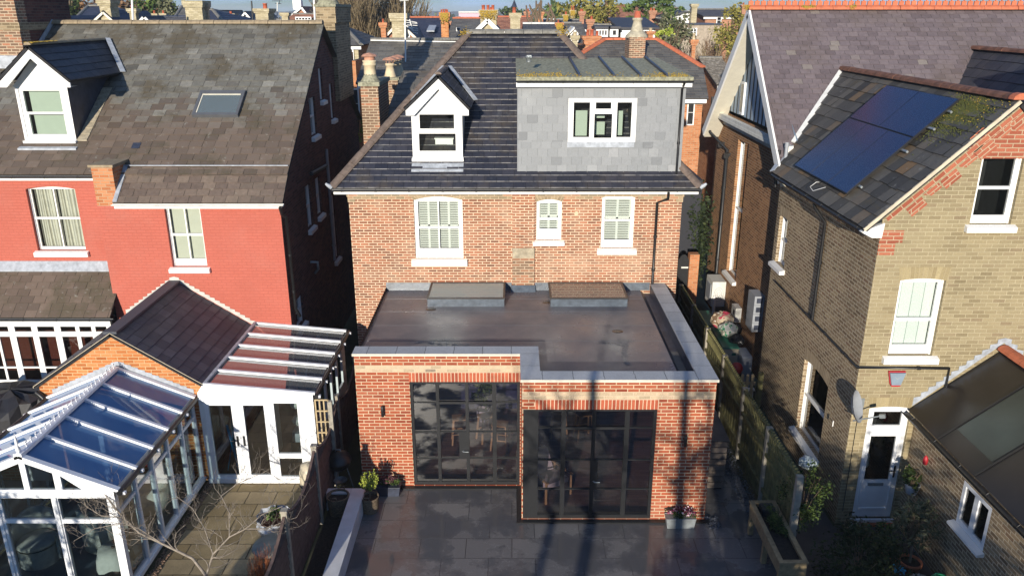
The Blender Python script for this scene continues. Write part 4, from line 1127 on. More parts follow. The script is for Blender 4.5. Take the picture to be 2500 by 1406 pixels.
M['felt_up'] = plain('blue_grey_felt_upstand', (0.085, 0.105, 0.13), 0.35, var=0.3, scale=8, bumpd=.006)
mb = MB()
for a, b in ((XL, p0 - .02), (p1 + .02, XR - CW)): 
    mb.hexa([(a, HY - .05, FZ), (b, HY - .05, FZ), (b, HY - .002, FZ), (a, HY - .002, FZ)], [(a, HY - .02, FZ + .2), (b, HY - .02, FZ + .2), (b, HY - .002, FZ + .2), (a, HY - .002, FZ + .2)])
mb.hexa([(p0 - .04, HY - .2, FZ), (p1 + .04, HY - .2, FZ), (p1 + .04, HY - .06, FZ), (p0 - .04, HY - .06, FZ)], [(p0 - .03, HY - .09, FZ + .15), (p1 + .03, HY - .09, FZ + .15), (p1 + .03, HY - .06, FZ + .15), (p0 - .03, HY - .06, FZ + .15)])
mb.build('felt_upstand', M['felt_up'], H)
mb = MB(); rr = random.Random(2)
def deposit(path, wd, n):
    for k in range(n):
        t = rr.random() * (len(path) - 1); i = int(t); f = t - i
        a, b = path[i], path[i + 1]; p = Vector((a[0] + (b[0] - a[0]) * f + rr.gauss(0, wd), a[1] + (b[1] - a[1]) * f + rr.gauss(0, wd), FZ + rr.uniform(.003, .012)))
        s_ = rr.uniform(.006, .02)
        mb.face([p + Vector((math.cos(q) * s_ * rr.uniform(.6, 1.3), math.sin(q) * s_ * rr.uniform(.6, 1.3), 0)) for q in (0, 1.2, 2.4, 3.6, 4.8)])
A = [PZ(x, y, FZ) for x, y in ((1455, 836), (1500, 838), (1520, 842), (1528, 832))]; B_ = [PZ(x, y, FZ) for x, y in ((1530, 836), (1524, 858), (1525, 875), (1532, 890))]
deposit(A, .02, 260); deposit(B_, .03, 420)
deposit([PZ(1512, 832, FZ), PZ(1535, 832, FZ)], .05, 200)
deposit([PZ(1010, 838, FZ), PZ(1030, 834, FZ), PZ(1070, 840, FZ), PZ(1145, 842, FZ)], .02, 160)
mb.build('dried_deposit', plain('chalky_deposit', (0.28, 0.26, 0.24), .9, var=.3, scale=20), H)['kind'] = 'stuff'
for c in (PZ(1052, 755, FZ), PZ(1336, 738, FZ), PZ(1508, 809, FZ)):
    mb = MB(); mb.lathe([(.13, .001), (.12, .006), (.0, .007)], c, 14, sy=.8); mb.build('roof_puddle', plain('rusty_patch', (0.07, 0.045, 0.03), .25, var=.5, scale=14), H)
for (a, b) in ((-2.08, -.19), (0.95, 2.84)):
    y0, y1 = 18.24, 19.4
    mb = MB()
    outer = [(a, y0), (b, y0), (b, y1), (a, y1)]
    mb.hexa([(a, y0, FZ), (b, y0, FZ), (b, y1, FZ), (a, y1, FZ)], [(a, y0, FZ + .02), (b, y0, FZ + .02), (b, y1, FZ + .02), (a, y1, FZ + .02)])
    for q in (((a, y0), (b, y0 + .06)), ((a, y1 - .06), (b, y1)), ((a, y0 + .06), (a + .06, y1 - .06)), ((b - .06, y0 + .06), (b, y1 - .06))):
        mb.box((q[0][0], q[0][1], FZ + .02), (q[1][0], q[1][1], FZ + .20))
    S = mb.build('skylight', M['felt_up'], H)
    mb = MB(); mb.box((a - .01, y0 - .01, FZ + .205), (b + .01, y1 + .01, FZ + .225)); mb.build('pane', glass('skylight_glass', (0.7, 0.78, 0.76), base=.0, ior=1.45, milky=((.58, .68, .64) if a < 0 else (.50, .42, .34), .5 if a < 0 else .35)), S)
    mb = MB()
    for q in (((a - .02, y0 - .02), (b + .02, y0 + .03)), ((a - .02, y1 - .03), (b + .02, y1 + .02)), ((a - .02, y0 + .031), (a + .03, y1 - .031)), ((b - .03, y0 + .031), (b + .02, y1 - .031))): mb.box((q[0][0], q[0][1], FZ + .20), (q[1][0], q[1][1], FZ + .232))
    mb.build('outer_frame', M['gutter'], S)
    mb = MB(); mb.box((a + .06, y0 + .06, FZ + .025), (b - .06, y1 - .06, FZ + .03)); mb.build('light_shaft', M['blind_green'] if a < 0 else M['int_wall'], S)
M['herring'] = brick('brown_floor', [(0, (0.15, 0.095, 0.06)), (0.5, (0.20, 0.125, 0.08)), (1, (0.25, 0.16, 0.10))], (0.07, 0.045, 0.03), bw=.45, bh=.09, ms=.003, var=.15, rough=.4, bd=.001)
mb = MB(); mb.box((XL + .1, YL + .2, .01), (XM, 19.3, .03)); mb.box((XM, YR_ + .2, .01), (XR - .1, 19.3, .03)); mb.build('interior_floor', M['herring'], H)
mb = MB()
mb.face([(XL + .15, 19.3, 0), (XR - .15, 19.3, 0), (XR - .15, 19.3, 2.9), (XL + .15, 19.3, 2.9)])
mb.face([(XL + .15, YL + .2, 0), (XL + .15, 19.3, 0), (XL + .15, 19.3, 2.9), (XL + .15, YL + .2, 2.9)])
mb.face([(XR - .15, YR_ + .2, 0), (XR - .15, 19.3, 0), (XR - .15, 19.3, 2.9), (XR - .15, YR_ + .2, 2.9)])
mb.face([(XL, YL + .2, 2.88), (XR, YL + .2, 2.88), (XR, 19.3, 2.88), (XL, 19.3, 2.88)]); mb.face([(XM, YR_ + .2, 2.88), (XR, YR_ + .2, 2.88), (XR, YL + .2, 2.88), (XM, YL + .2, 2.88)])
mb.build('interior_wall', M['int_wall'], H)
mb = MB(); mb.box((-3.0, 18.6, .03), (1.2, 19.25, .9)); mb.box((2.3, 18.6, .03), (3.7, 19.25, 2.2)); mb.build('kitchen_units', plain('navy_cabinet', (0.03, 0.04, 0.08), .5), H)
def steel_door(Y, d, cols, rows, leaf, handle_col, wide_left=0.0):
    u0, u1, z0, z1 = d
    mb = MB(FY(Y + .06)); t = .035
    W_ = u1 - u0 - wide_left; a0 = u0 + wide_left
    mb.box((u0, -.03, z0), (u0 + .06 + wide_left, .05, z1)); mb.box((u1 - .06, -.03, z0), (u1, .05, z1))
    mb.box((u0 + .06, -.029, z1 - .06), (u1 - .06, .049, z1)); mb.box((u0 + .06, -.029, z0), (u1 - .06, .049, z0 + .07))
    for i, c in enumerate(cols):
        u = a0 + W_ * c[0]; mb.box((u - c[1], -.028, z0 + .07), (u + c[1], .048, z1 - .06))
    DF = mb.build('glazed_door', M['steel'], H)
    mb = MB(FY(Y + .06))
    zz = [z0 + (z1 - z0) * r for r in rows]
    for z in zz: mb.box((u0 + .06 + wide_left, -.02, z - .012), (u1 - .06, .03, z + .012))
    la, lb, lz = leaf
    mb.box((a0 + W_ * la, -.034, zz[-1] - .03), (a0 + W_ * lb, -.02, zz[-1] + .02))
    mb.build('glazing_bars', M['steel'], DF)
    mb = MB(FY(Y + .06)); mb.face([(u0 + .05, .01, z0 + .05), (u1 - .05, .01, z0 + .05), (u1 - .05, .01, z1 - .05), (u0 + .05, .01, z1 - .05)]); mb.build('pane', M['glass_door'], DF)
    hu = a0 + W_ * handle_col
    mb = MB(FY(Y + .06)); mb.box((hu - .15, -.033, zz[0] + .0), (hu, -.005, zz[1])); mb.build('lock_plate', M['steel'], DF)
    mb = MB(FY(Y + .06)); zh = zz[0] + (zz[1] - zz[0]) * .3; mb.tube([(hu - .07, -.034, zh), (hu - .07, -.08, zh), (hu + .05, -.085, zh)], .011, 6); mb.lathe([(.03, 0), (.03, .01)], (hu - .07, -.04, zh), 8); mb.build('handle', M['galv'], DF)
    return DF
steel_door(YL, D1, [(.247, .035), (.515, .035), (.765, .045)], [.26, .52, .80], (.247, .765, 0), .50)
steel_door(YR_, D2, [(.235, .045), (.485, .035), (.76, .045)], [.27, .54, .83], (.235, .76, 0), .53, wide_left=.24)
mb = MB(); mb.box((XL, YL - .12, .002), (XM - .002, YL - .01, .035)); mb.box((XM - .1, YR_ - .12, .002), (XR + .1, YR_ - .01, .035)); mb.box((XM - .1, YR_ - .01, .002), (XM - .004, YL - .12, .03)); mb.build('drainage_channel', M['steel'], H)
wl = []
for lab, c in (('black up-and-down wall light on the sunlit left pier of the extension', PY(935, 1000, YL)), ('black up-and-down wall light on the tree-shaded right pier of the extension', PY(1672, 1072, YR_))):
    t_ = thing('wall_light', lab, 'wall light', (c.x, c.y, c.z), 'cylindrical wall lights on the extension')
    mb = MB(); mb.lathe([(.03, -.12), (.034, -.115), (.034, .115), (.03, .12), (0, .12)], (c.x, c.y - .07, c.z), 12, cap=True); mb.build('lamp_body', M['black'], t_)
    mb = MB(); mb.box((c.x - .022, c.y - .045, c.z - .05), (c.x + .022, c.y - .001, c.z + .05)); mb.build('bracket', M['black'], t_)
def PN(x, y, p, n):
    r = ray(x, y); p = Vector(p); n = Vector(n)
    o_ = Vector((0, 0, CAMZ)); t = (p - o_).dot(n) / r.dot(n)
    return o_ + r * t
def zig(mb, T, pts, step, h, n=-.006):
    """stepped flashing: saw teeth along a polyline (u,z)"""
    for i in range(len(pts) - 1):
        a, b = Vector((pts[i][0], pts[i][1])), Vector((pts[i + 1][0], pts[i + 1][1]))
        k = max(1, int((b - a).length / step))
        for j in range(k):
            p = a + (b - a) * (j / k); q = a + (b - a) * ((j + 1) / k)
            hi = max(p.y, q.y) + h
            mb.face([(p.x, n, p.y), (q.x, n, q.y), (q.x, n, hi - (0 if q.y > p.y else h * .3)), (p.x, n, hi - (0 if p.y > q.y else h * .3))])
RXW = -5.58
RB, RL = 18.6, 19.2
R = thing('painted_house', 'red-painted brick house with a weathered slate roof and gabled white dormer, on the left', 'house', (-9, RL, 0))
ez_b = zY(497, 18.4) ; 
SO = Vector((-15.5, 18.98, 6.16)); RIDY, RIDZ = 24.1, 9.55
SN = Vector((0, -(RIDZ - 6.16), RIDY - 18.98)).normalized()
def rslopeY(z): return 18.98 + (z - 6.16) * (RIDY - 18.98) / (RIDZ - 6.16)
def rslopeZ(y): return 6.16 + (y - 18.98) * (RIDZ - 6.16) / (RIDY - 18.98)
SV = Vector((0, RIDY - 18.98, RIDZ - 6.16)).normalized()
SL = (Vector((0, RIDY, RIDZ)) - Vector((0, 18.98, 6.16))).length
CHR = 0.236
vs_ = CHR * 9
XV = -5.44
U0, U1 = 0, XV + 15.5
us = -10.85 + 15.5
uc = -9.5 + 15.5
roof_plane(R, 'roof', M['red_house_slate'], SO, (1, 0, 0), SV, [(U0, 0), (U1, 0), (U1, SL), (U0, SL)], .32, CHR, seed=41, th=.012)
mb = MB(); mb.face([(XV, RIDY, RIDZ - .02), (-15.5, RIDY, RIDZ - .02), (-15.5, 29.2, 6.16), (XV, 29.2, 6.16)]); mb.build('rear_roof_slope', M['bg_grey_slate'], R)
mb = MB(); ridge_tiles(mb, (-13.28, RIDY, RIDZ), (XV - .02, RIDY, RIDZ), .14, .40); mb.build('ridge_tiles', M['ridge_tan'], R)
WL1 = (xY(78, 540, RL), xY(197, 540, RL), zY(612, RL), zY(456, RL))
WL2 = (xY(411, 580, RB), xY(497, 580, RB), zY(652, RB), zY(503, RB))
mb = MB(FY(RL)); mb.wall([(-15.5, 0), (-9.9, 0), (-9.9, 6.15), (-15.5, 6.15)], [opening(*WL1, rise=.06)], depth=.14); mb.build('rear_wall', M['red_paint'], R)
mb = MB(FY(RB)); mb.wall([(-9.97, 0), (RXW, 0), (RXW, 5.62), (-9.47, 5.62), (-9.47, 5.47), (-9.97, 5.47)], [opening(*WL2)], depth=.14); mb.build('bay_wall', M['red_paint'], R)
mb = MB(FXL(-9.97)); mb.poly([(-RL, 0), (-RB, 0), (-RB, 5.47), (-RL, 5.47)]); mb.build('bay_wall', M['red_paint'], R)
window(R, FY(RL), *WL1, rise=.06, cols=2, mid=.5, cover='curtain', inset=.12, sillw=.07, sillh=.14, bottom=.02, fw=.055)
window(R, FY(RB), *WL2, cols=2, mid=.52, cover='blind', inset=.12, sillw=.07, sillh=.13, bottom=.12, fw=.06)
mb = MB(FXR(RXW))
sw = []
for (xa, ya, xb, yb) in ((757, 333, 772, 237), (779, 246, 788, 166), (806, 292, 814, 203), (748, 560, 762, 448), (772, 528, 784, 430), (811, 640, 822, 470), (722, 800, 742, 722)):
    a = PX(xa, (ya + yb) / 2, RXW); b = PX(xb, (ya + yb) / 2, RXW)
    z0_ = PX((xa + xb) / 2, ya, RXW).z; z1_ = PX((xa + xb) / 2, yb, RXW).z
    sw.append((a.y, b.y, z0_, z1_))
mb.wall([(RB, 0), (29, 0), (29, 6.2), (RIDY, RIDZ - .06), (RL, 6.2), (RB, 5.6)], [opening(*q) for q in sw], depth=.12)
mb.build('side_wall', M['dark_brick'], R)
for i, q in enumerate(sw):
    window(R, FXR(RXW), *q, cols=1, mid=.5, inset=.09, sill=True, room=.8, fw=.05, sillw=.05, gl='glass_dark')
mb = MB(); mb.box((RXW, RB + .002, 5.5), (RXW + .002, RB + .2, 5.5)); 
downpipe(R, [(-5.5, 18.32, 5.5), (-5.5, 18.42, 5.3), (-5.5, 18.75, 5.15), (-5.5, 18.8, 2.75), (-5.45, 18.95, 2.5)], .04)
a_ = PX(797, 365, -5.5); b_ = PX(815, 640, -5.5)
downpipe(R, [a_, Vector((-5.5, a_.y, b_.z))], .045, mat='grey_plastic')
a_ = PX(760, 425, -5.45); b_ = PX(796, 405, -5.45); mb = MB(); mb.tube([a_, b_], .06, 6); mb.build('waste_pipe', M['gutter'], R)
a_ = PX(765, 640, -5.5); mb = MB(); mb.tube([a_ + Vector((-.08, 0, .0)), a_ + Vector((.12, 0, 0)), a_ + Vector((.12, 0, -.2)), a_ + Vector((.0, 0.1, -.35))], .04, 6); mb.build('waste_pipe', M['galv'], R)
mb = MB(); mb.box((-15.5, 18.98 + .03, 6.0), (-9.97, 18.98 + .05, 6.13)); mb.build('fascia', M['white'], R)
gutter(R, (-15.5, 18.93, 6.12), (-9.97, 18.93, 6.12), .05)
zc0, yc0 = 5.60, 18.36
O_ = Vector((-9.47, yc0, zc0)); top = Vector((-9.47, 19.2, 6.31)); Vc = (top - O_).normalized()
roof_plane(R, 'catslide_roof', M['brown_slate'], O_, (1, 0, 0), Vc, [(0, 0), (XV + 9.47, 0), (XV + 9.47, (top - O_).length), (.0, (top - O_).length)], .30, .2, seed=44)
mb = MB(); mb.bar(top + Vector((0, -.02, .03)), (XV - .02, 19.18, 6.34), .05, .02); mb.build('lead_strip', M['lead'], R)
mb = MB(); mb.box((-9.47, yc0 + .04, zc0 - .15), (RXW + .1, yc0 + .06, zc0 - .03)); mb.box((-9.47, yc0 + .04, zc0 - .155), (RXW + .02, RB, zc0 - .145)); mb.build('fascia', M['white'], R)
gutter(R, (-9.49, yc0 - .02, zc0 - .03), (RXW + .16, yc0 - .02, zc0 - .03), .05, mat='white_old')
mb = MB(); mb.box((-9.97, RB + .001, 5.47), (-9.47, 20.25, 6.40)); SB = mb.build('parapet_stub', M['bg_orange'], R)
mb = MB(); mb.box((-10.02, RB - .04, 6.40), (-9.43, 20.3, 6.46)); mb.build('stone_cap', M['ridge_tan'], SB)
mb = MB(); mb.bar(O_ + Vector((.05, 0, .02)), top + Vector((.05, 0, .03)), .1, .02); mb.build('side_flashing', M['lead'], R)
RDY = 19.95
ddx0, ddx1 = -12.2, -10.93
def red_front(mb):
    mb.wall([(ddx0, 6.83), (ddx1, 6.83), (ddx1, 8.2), (ddx0, 8.2)],
            [[(ddx0 + .20, 6.98), (ddx1 - .20, 6.98), (ddx1 - .20, 7.47), (ddx0 + .20, 7.47)], [(ddx0 + .16, 7.53), (ddx1 - .20, 7.53), (ddx1 - .20, 8.04), (ddx0 + .16, 8.04)]], depth=.06)
    mb.box((ddx0 + .12, -.03, 7.475), (ddx1 - .16, -.001, 7.525))
    mb.box((ddx0, -.03, 6.84), (ddx0 + .07, -.001, 8.1))
RD = gable_dormer(R, RDY, ddx0, ddx1, 6.83, 8.15, 19.62, (-11.50, 9.10), (-12.38, 8.30), (-10.66, 8.30), rslopeY, M['dormer_slate'], 'lead_dark', red_front, .3, .22, 51, barge_w=.2, ridge_mat='ridge_tan')
mb = MB(FY(RDY)); mb.face([(ddx0 + .1, .04, 6.9), (ddx1 - .1, .04, 6.9), (ddx1 - .1, .04, 8.1), (ddx0 + .1, .04, 8.1)]); mb.build('pane', M['glass'], RD)
mb = MB(FY(RDY)); mb.box((ddx0 + .22, .16, 6.85), (ddx1 - .12, .17, 8.15)); mb.build('blind', M['blind_green'], RD)
mb = MB(); mb.face([(ddx0 + .1, 20.4, 6.8), (ddx1 - .1, 20.4, 6.8), (ddx1 - .1, 20.4, 8.2), (ddx0 + .1, 20.4, 8.2)]); mb.build('interior', M['dark_int'], RD)
mb = MB(); mb.box((ddx0 - .02, RDY - .10, 6.77), (ddx1 + .02, RDY, 6.83)); mb.build('sill', M['white'], RD)
mb = MB(); y_ = RDY - .28
mb.hexa([(ddx0 - .08, y_, rslopeZ(y_) + .012), (ddx1 + .1, y_, rslopeZ(y_) + .012), (ddx1 + .1, RDY, rslopeZ(RDY) - .1), (ddx0 - .08, RDY, rslopeZ(RDY) - .1)], [(ddx0 - .08, y_, rslopeZ(y_) + .06), (ddx1 + .1, y_, rslopeZ(y_) + .06), (ddx1 + .1, RDY, 6.75), (ddx0 - .08, RDY, 6.75)])
mb.build('lead_apron', M['lead'], RD)
mb = MB(); rr = random.Random(5)
for i in range(260):
    t = rr.random() ** 1.6
    mb.lathe([(0.001, -.006), (rr.uniform(.015, .03), 0), (0.001, .014)], (-11.5 + rr.gauss(0.02, .05), 19.65 + t * 1.1, 9.19 - abs(rr.gauss(0, .01))), 5)
o = mb.build('lichen_patch', M['lichen'], RD); o['kind'] = 'stuff'
mb = MB(); yt_ = rslopeY(8.0)
for k in range(9):
    y0_ = RDY + .0 + k * .19; z0_ = rslopeZ(y0_) + .03; y1_ = y0_ + .2; z1_ = rslopeZ(y1_) + .028
    mb.hexa([(ddx1 + .01, y0_, z0_ - .02), (ddx1 + .26, y0_, z0_ - .02), (ddx1 + .26, y1_, z1_ - .02), (ddx1 + .01, y1_, z1_ - .02)], [(ddx1 + .01, y0_, z0_ + .01), (ddx1 + .26, y0_, z0_ + .01), (ddx1 + .26, y1_, z1_), (ddx1 + .01, y1_, z1_)])
mb.build('soaker_slates', M['stone'], RD)
ax_, bx_ = PN(486, 245, SO, SN), PN(596, 245, SO, SN)
ct, cb = PN(540, 228, SO, SN), PN(540, 288, SO, SN)
ua, ub = ax_.x, bx_.x; va = (cb - SO).dot(SV); vb = (ct - SO).dot(SV)
def SP(u, v, h): return Vector((u, 0, 0)) + Vector((0, SO.y, SO.z)) + SV * v + SN * h
mb = MB()
def sbox(m_, u0, u1, v0, v1, h0, h1): m_.hexa([SP(u0, v0, h0), SP(u1, v0, h0), SP(u1, v1, h0), SP(u0, v1, h0)], [SP(u0, v0, h1), SP(u1, v0, h1), SP(u1, v1, h1), SP(u0, v1, h1)])
sbox(mb, ua, ub, va, va + .09, .0, .10); sbox(mb, ua, ub, vb - .12, vb, .0, .10); sbox(mb, ua, ua + .07, va + .09, vb - .12, 0, .10); sbox(mb, ub - .07, ub, va + .09, vb - .12, 0, .10)
RWn = mb.build('rooflight', plain('grey_aluminium', (0.10, 0.105, 0.115), .4, var=.1), R)
mb = MB(); sbox(mb, ua + .07, ub - .07, va + .09, vb - .12, .05, .06); mb.build('pane', glass('rooflight_glass', (.8, .85, .86), base=.03, milky=((.34, .42, .44), .3)), RWn)
mb = MB(); sbox(mb, ua + .07, ua + .10, va + .09, vb - .12, .061, .075); sbox(mb, ua + .1, ub - .1, vb - .15, vb - .12, .061, .075); mb.build('inner_frame', M['cream'], RWn)
mb = MB(); sbox(mb, ua + .07, ub - .07, va + .09, vb - .12, .016, .02); mb.build('light_shaft', plain('blue_grey_shaft', (0.26, 0.33, 0.38), .8), RWn)
mb = MB(); sbox(mb, ua + .2 + .25, ua + .32 + .25, va + .09, vb - .25, .022, .026); sbox(mb, ub - .45, ub - .1, va + .15, vb - .3, .022, .026); mb.build('white_reveal', M['white'], RWn)
c = PN(333, 357, SO, SN); mb = MB(); sbox(mb, c.x - .1, c.x + .1, (c - SO).dot(SV) - .1, (c - SO).dot(SV) + .1, .012, .022); mb.build('lead_patch', M['lead_dark'], R)
mb = MB(); mb.box((-14.2, 22.45, 7.9), (-13.30, 22.9, 11.6)); c1 = mb.build('chimney', M['stack_brick'], R); mb = MB(); mb.box((-14.2, 22.901, 7.9), (-13.302, 25.2, 11.6)); mb.build('sooty_shaft', M['dark_brick'], c1)  # rear of the stack in darker brick, painting its shaded side
mb = MB(); mb.box((-14.25, 22.40, 10.35), (-13.25, 25.25, 10.55)); mb.box((-14.22, 22.43, 9.4), (-13.27, 25.22, 9.6)); mb.build('stone_band', M['old_stack'], c1)
mb = MB(); mb.box((-14.2, 22.36, 8.3), (-13.32, 22.44, 8.75)); mb.build('lead_apron', M['lead'], c1)
mb = MB(); mb.bar((-13.26, 22.4, rslopeZ(22.4) + .05), (-13.26, 24.1, RIDZ + .05), .03, .16, up=(0, -.5, .8)); mb.build('side_flashing', M['lead'], c1)
cx0, cx1 = xY(777, 50, 25.6), xY(817, 50, 25.6)
mb = MB(); mb.box((cx0, 25.6, 7.2), (cx1, 27.9, 9.95)); c1 = mb.build('chimney', M['old_stack'], R)
mb = MB(); mb.box((cx0 - .05, 25.55, 9.55), (cx1 + .05, 27.95, 10.02)); mb.build('corbelled_head', M['old_stack'], c1)
mb = MB(); mb.box((cx0 - .08, 25.5, 10.02), (cx1 + .08, 28.0, 10.1)); mb.lathe([(.36, 0), (.3, .1), (.2, .25)], ((cx0 + cx1) / 2, 25.95, 10.1), 12); mb.build('stone_cap', M['lichen_stone'], c1)
mb = MB(); pot(mb, ((cx0 + cx1) / 2, 25.95, 10.2), .2, .8, 'taper'); mb.build('chimney_pot', M['pot_cream'], c1)
LZ0, LY0, LZ1 = 2.79, 18.1, 3.76
O_ = Vector((-15.5, LY0, LZ0)); Vl = (Vector((-15.5, RL, LZ1)) - O_)
roof_plane(R, 'lean_to_roof', M['red_house_slate'], O_, (1, 0, 0), Vl, [(0, 0), (5.62, 0), (5.62, Vl.length), (0, Vl.length)], .30, .2, seed=46)
mb = MB(); mb.hexa([(-15.5, RL - .14, LZ1 - .1), (-9.98, RL - .14, LZ1 - .1), (-9.98, RL - .005, LZ1 - .02), (-15.5, RL - .005, LZ1 - .02)], [(-15.5, RL - .14, LZ1 - .07), (-9.98, RL - .14, LZ1 - .07), (-9.98, RL - .005, LZ1 + .14), (-15.5, RL - .005, LZ1 + .14)]); mb.build('lead_flashing', M['lead'], R)
gutter(R, (-15.5, LY0 - .05, LZ0 - .03), (-9.8, LY0 - .05, LZ0 - .03), .05)
pn = []
for a, b in ((-14.3, -13.9), (-13.75, -13.35), (-13.2, -12.9), (-12.84, -12.58), (-12.42, -12.0), (-11.85, -11.43), (-11.27, -10.9), (-10.8, -10.5), (-10.4, -10.12)):
    pn += [(a, b, 1.0, 1.33), (a, b, 1.37, 2.2), (a, b, 2.33, 2.47)]
window(R, FY(18.3), -14.6, -9.98, .85, 2.70, panes=pn, mid=0, inset=0.0, sill=False, room=1.0, cover='blind_white' if False else None, gl='glass_dark', name='glazed_doors')
mb = MB(FY(18.32)); mb.poly([(-15.5, 0), (-9.98, 0), (-9.98, .85), (-15.5, .85)]); mb.build('dwarf_wall', M['white_old'], R)
downpipe(R, [(-9.86, 18.1, 2.7), (-9.84, 18.2, 1.2)], .035)
AX, AZ, AEL, AER, AZE = -8.38, 3.56, -10.22, -6.50, 2.33
AYF = 15.28
mb = MB(FY(AYF)); mb.wall([(AEL + .1, 0), (AER - .1, 0), (AER - .1, AZE), (AX, AZ - .05), (AEL + .1, AZE)], edge=.0); mb.build('annex_gable', M['annex_brick'], R)
mb = MB(FXR(AER - .1)); mb.poly([(AYF, 0), (RB, 0), (RB, AZE), (AYF, AZE)]); mb.build('annex_wall', M['annex_brick'], R)
roof_face(R, M['annex_slate'], [(AER, AYF - .05, AZE), (AER, RB, AZE), (AX, RB, AZ), (AX, AYF - .05, AZ)], (-(AER - AX), 0, AZ - AZE), name='annex_roof', cw=.30, ch=.24, seed=61)
roof_face(R, M['annex_slate'], [(AEL, RB, AZE), (AEL, AYF - .05, AZE), (AX, AYF - .05, AZ), (AX, RB, AZ)], (AX - AEL, 0, AZ - AZE), name='annex_roof', cw=.30, ch=.24, seed=62)
mb = MB(); mb.bar((AX, AYF - .04, AZ + .0), (AX, RB, AZ + .0), .28, .05); mb.build('ridge_tiles', M['annex_slate'], R)
mb = MB(FY(AYF - .05)); 
for s_, xe in ((1, AER), (-1, AEL)):
    mb.hexa([(xe, 0, AZE - .04), (AX, 0, AZ - .04), (AX, 0, AZ + .0), (xe, 0, AZE + .0)], [(xe, .05, AZE - .04), (AX, .05, AZ - .04), (AX, .05, AZ + .0), (xe, .05, AZE + .0)])
mb.build('verge_mortar', M['mortar'], R)
mb = MB(FY(RB)); zig(mb, None, [(AEL + .5, AZE + .33), (AX, AZ + .03)], .14, .09); zig(mb, None, [(AX, AZ + .03), (AER, AZE + .03), (-5.6, 2.30)], .14, .09); mb.build('stepped_flashing', M['stone'] if False else plain('pale_lead', (0.50, 0.50, 0.46), .6, var=.15), R)
mb = MB(FY(AYF)); zig(mb, None, [(-9.85, 2.12), (-8.35, 2.80), (-6.82, 2.12)], .14, .10, n=-.01); mb.build('stepped_flashing', M['lead'], R)
mb = MB(); mb.tube([(AEL + .05, AYF - .05, 2.2), (AEL + .2, AYF - .1, 2.1), (AEL + .25, AYF - .08, 1.6)], .05, 8); mb.build('downpipe', M['black'], R)
LC = thing('lean_to_conservatory', 'white lean-to conservatory with double doors and glass roof bars, between annex and trellis fence', 'conservatory', (-5.5, 15.3, 0))
bl, br, fr_, fl = Vector((-6.5, 18.56, 2.44)), Vector((-4.24, 18.56, 2.22)), Vector((-4.24, 15.18, 2.17)), Vector((-6.55, 15.18, 2.39))
mb = MB(); mb.face([fl, fr_, br, bl]); mb.build('roof_glass', M['glass_roof'], LC)
for k in range(6):
    t = k / 5; mb = MB(); a_ = bl + (fl - bl) * t + Vector((0, 0, .03)); b_ = br + (fr_ - br) * t + Vector((0, 0, .03))
    mb.bar(a_, b_ + Vector((.04, 0, 0)), .065, .05); mb.build('glazing_bar', M['upvc'], LC)
mb = MB(); mb.bar(bl + Vector((.02, 0, .03)), fl + Vector((.02, 0, .03)), .07, .05); mb.build('valley_lead', M['lead'], LC)
mb = MB(); mb.tube([br + Vector((.07, 0.1, -.03)), fr_ + Vector((.07, -.05, -.03))], .05, 8); mb.build('gutter', M['black'], LC)
for k in range(6): 
    p = br + (fr_ - br) * (k / 5); mb = MB(); mb.box(p + Vector((.05, -.04, -.06)), p + Vector((.16, .02, -.01))); mb.build('gutter_bracket', M['upvc'], LC)
Yf = 15.2
mb = MB(FY(Yf))
mb.wall([(-6.72, 0.02), (-4.26, 0.02), (-4.26, 2.15), (-6.60, 2.37), (-6.72, 2.2)],
        [[(-6.52, .18), (-6.04, .18), (-6.04, 1.90), (-6.52, 1.90)], [(-5.78, .18), (-5.34, .18), (-5.34, 1.90), (-5.78, 1.90)], [(-5.12, .72), (-4.62, .72), (-4.62, 1.95), (-5.12, 1.95)], [(-5.12, .14), (-4.62, .14), (-4.62, .60), (-5.12, .60)]], depth=.06)
for u in (-6.62, -5.92, -5.24): mb.box((u - .01, -.012, .1), (u + .01, -.001, 1.98))
mb.box((-6.72, -.05, .0), (-4.3, -.001, .10)); mb.box((-6.7, -.02, 2.0), (-4.26, -.001, 2.03))
mb.build('door_frame', M['upvc'], LC)
mb = MB(FY(Yf)); mb.face([(-6.6, .03, .1), (-4.5, .03, .1), (-4.5, .03, 2.0), (-6.6, .03, 2.0)]); mb.build('pane', M['glass_side'], LC)
for u, s_ in ((-5.98, -1), (-5.84, 1)):
    mb = MB(FY(Yf)); mb.box((u - .02, -.02, .92), (u + .02, -.001, 1.16))
    if s_ < 0: mb.tube([(u, -.05, 1.06), (u - .13, -.05, 1.06)], .01, 5)
    mb.build('handle', M['steel'], LC)
mb = MB(FXR(-4.28))
pn = []; u = Yf + .1
while u < 18.3: pn.append([(u, 1.0), (u + .5, 1.0), (u + .5, 2.05), (u, 2.05)]); u += .6
mb.wall([(Yf, .02), (18.56, .02), (18.56, 2.2), (Yf, 2.15)], pn, depth=.05); mb.build('side_frame', M['upvc'], LC)
mb = MB(); mb.box((-6.6, Yf + .1, -.01), (-4.3, 18.55, .02)); mb.build('floor', plain('dark_red_floor', (0.14, 0.07, 0.05), .7), LC)
t_ = thing('garden_parasol', 'folded teal garden parasol leaning inside the left lean-to door', 'parasol', (-6.2, 15.9, .02))
mb = MB(); rr = random.Random(5)
pts = []
mb.lathe([(.05, 0.25), (.16, .3), (.14, .8), (.09, 1.4), (.03, 1.85)], (-6.25, 15.95, .02), 9); mb.build('canopy', M['teal'], t_)
mb = MB(); mb.tube([(-6.25, 15.95, .02), (-6.25, 15.95, 1.95)], .02, 6); mb.build('pole', M['white_metal'], t_)
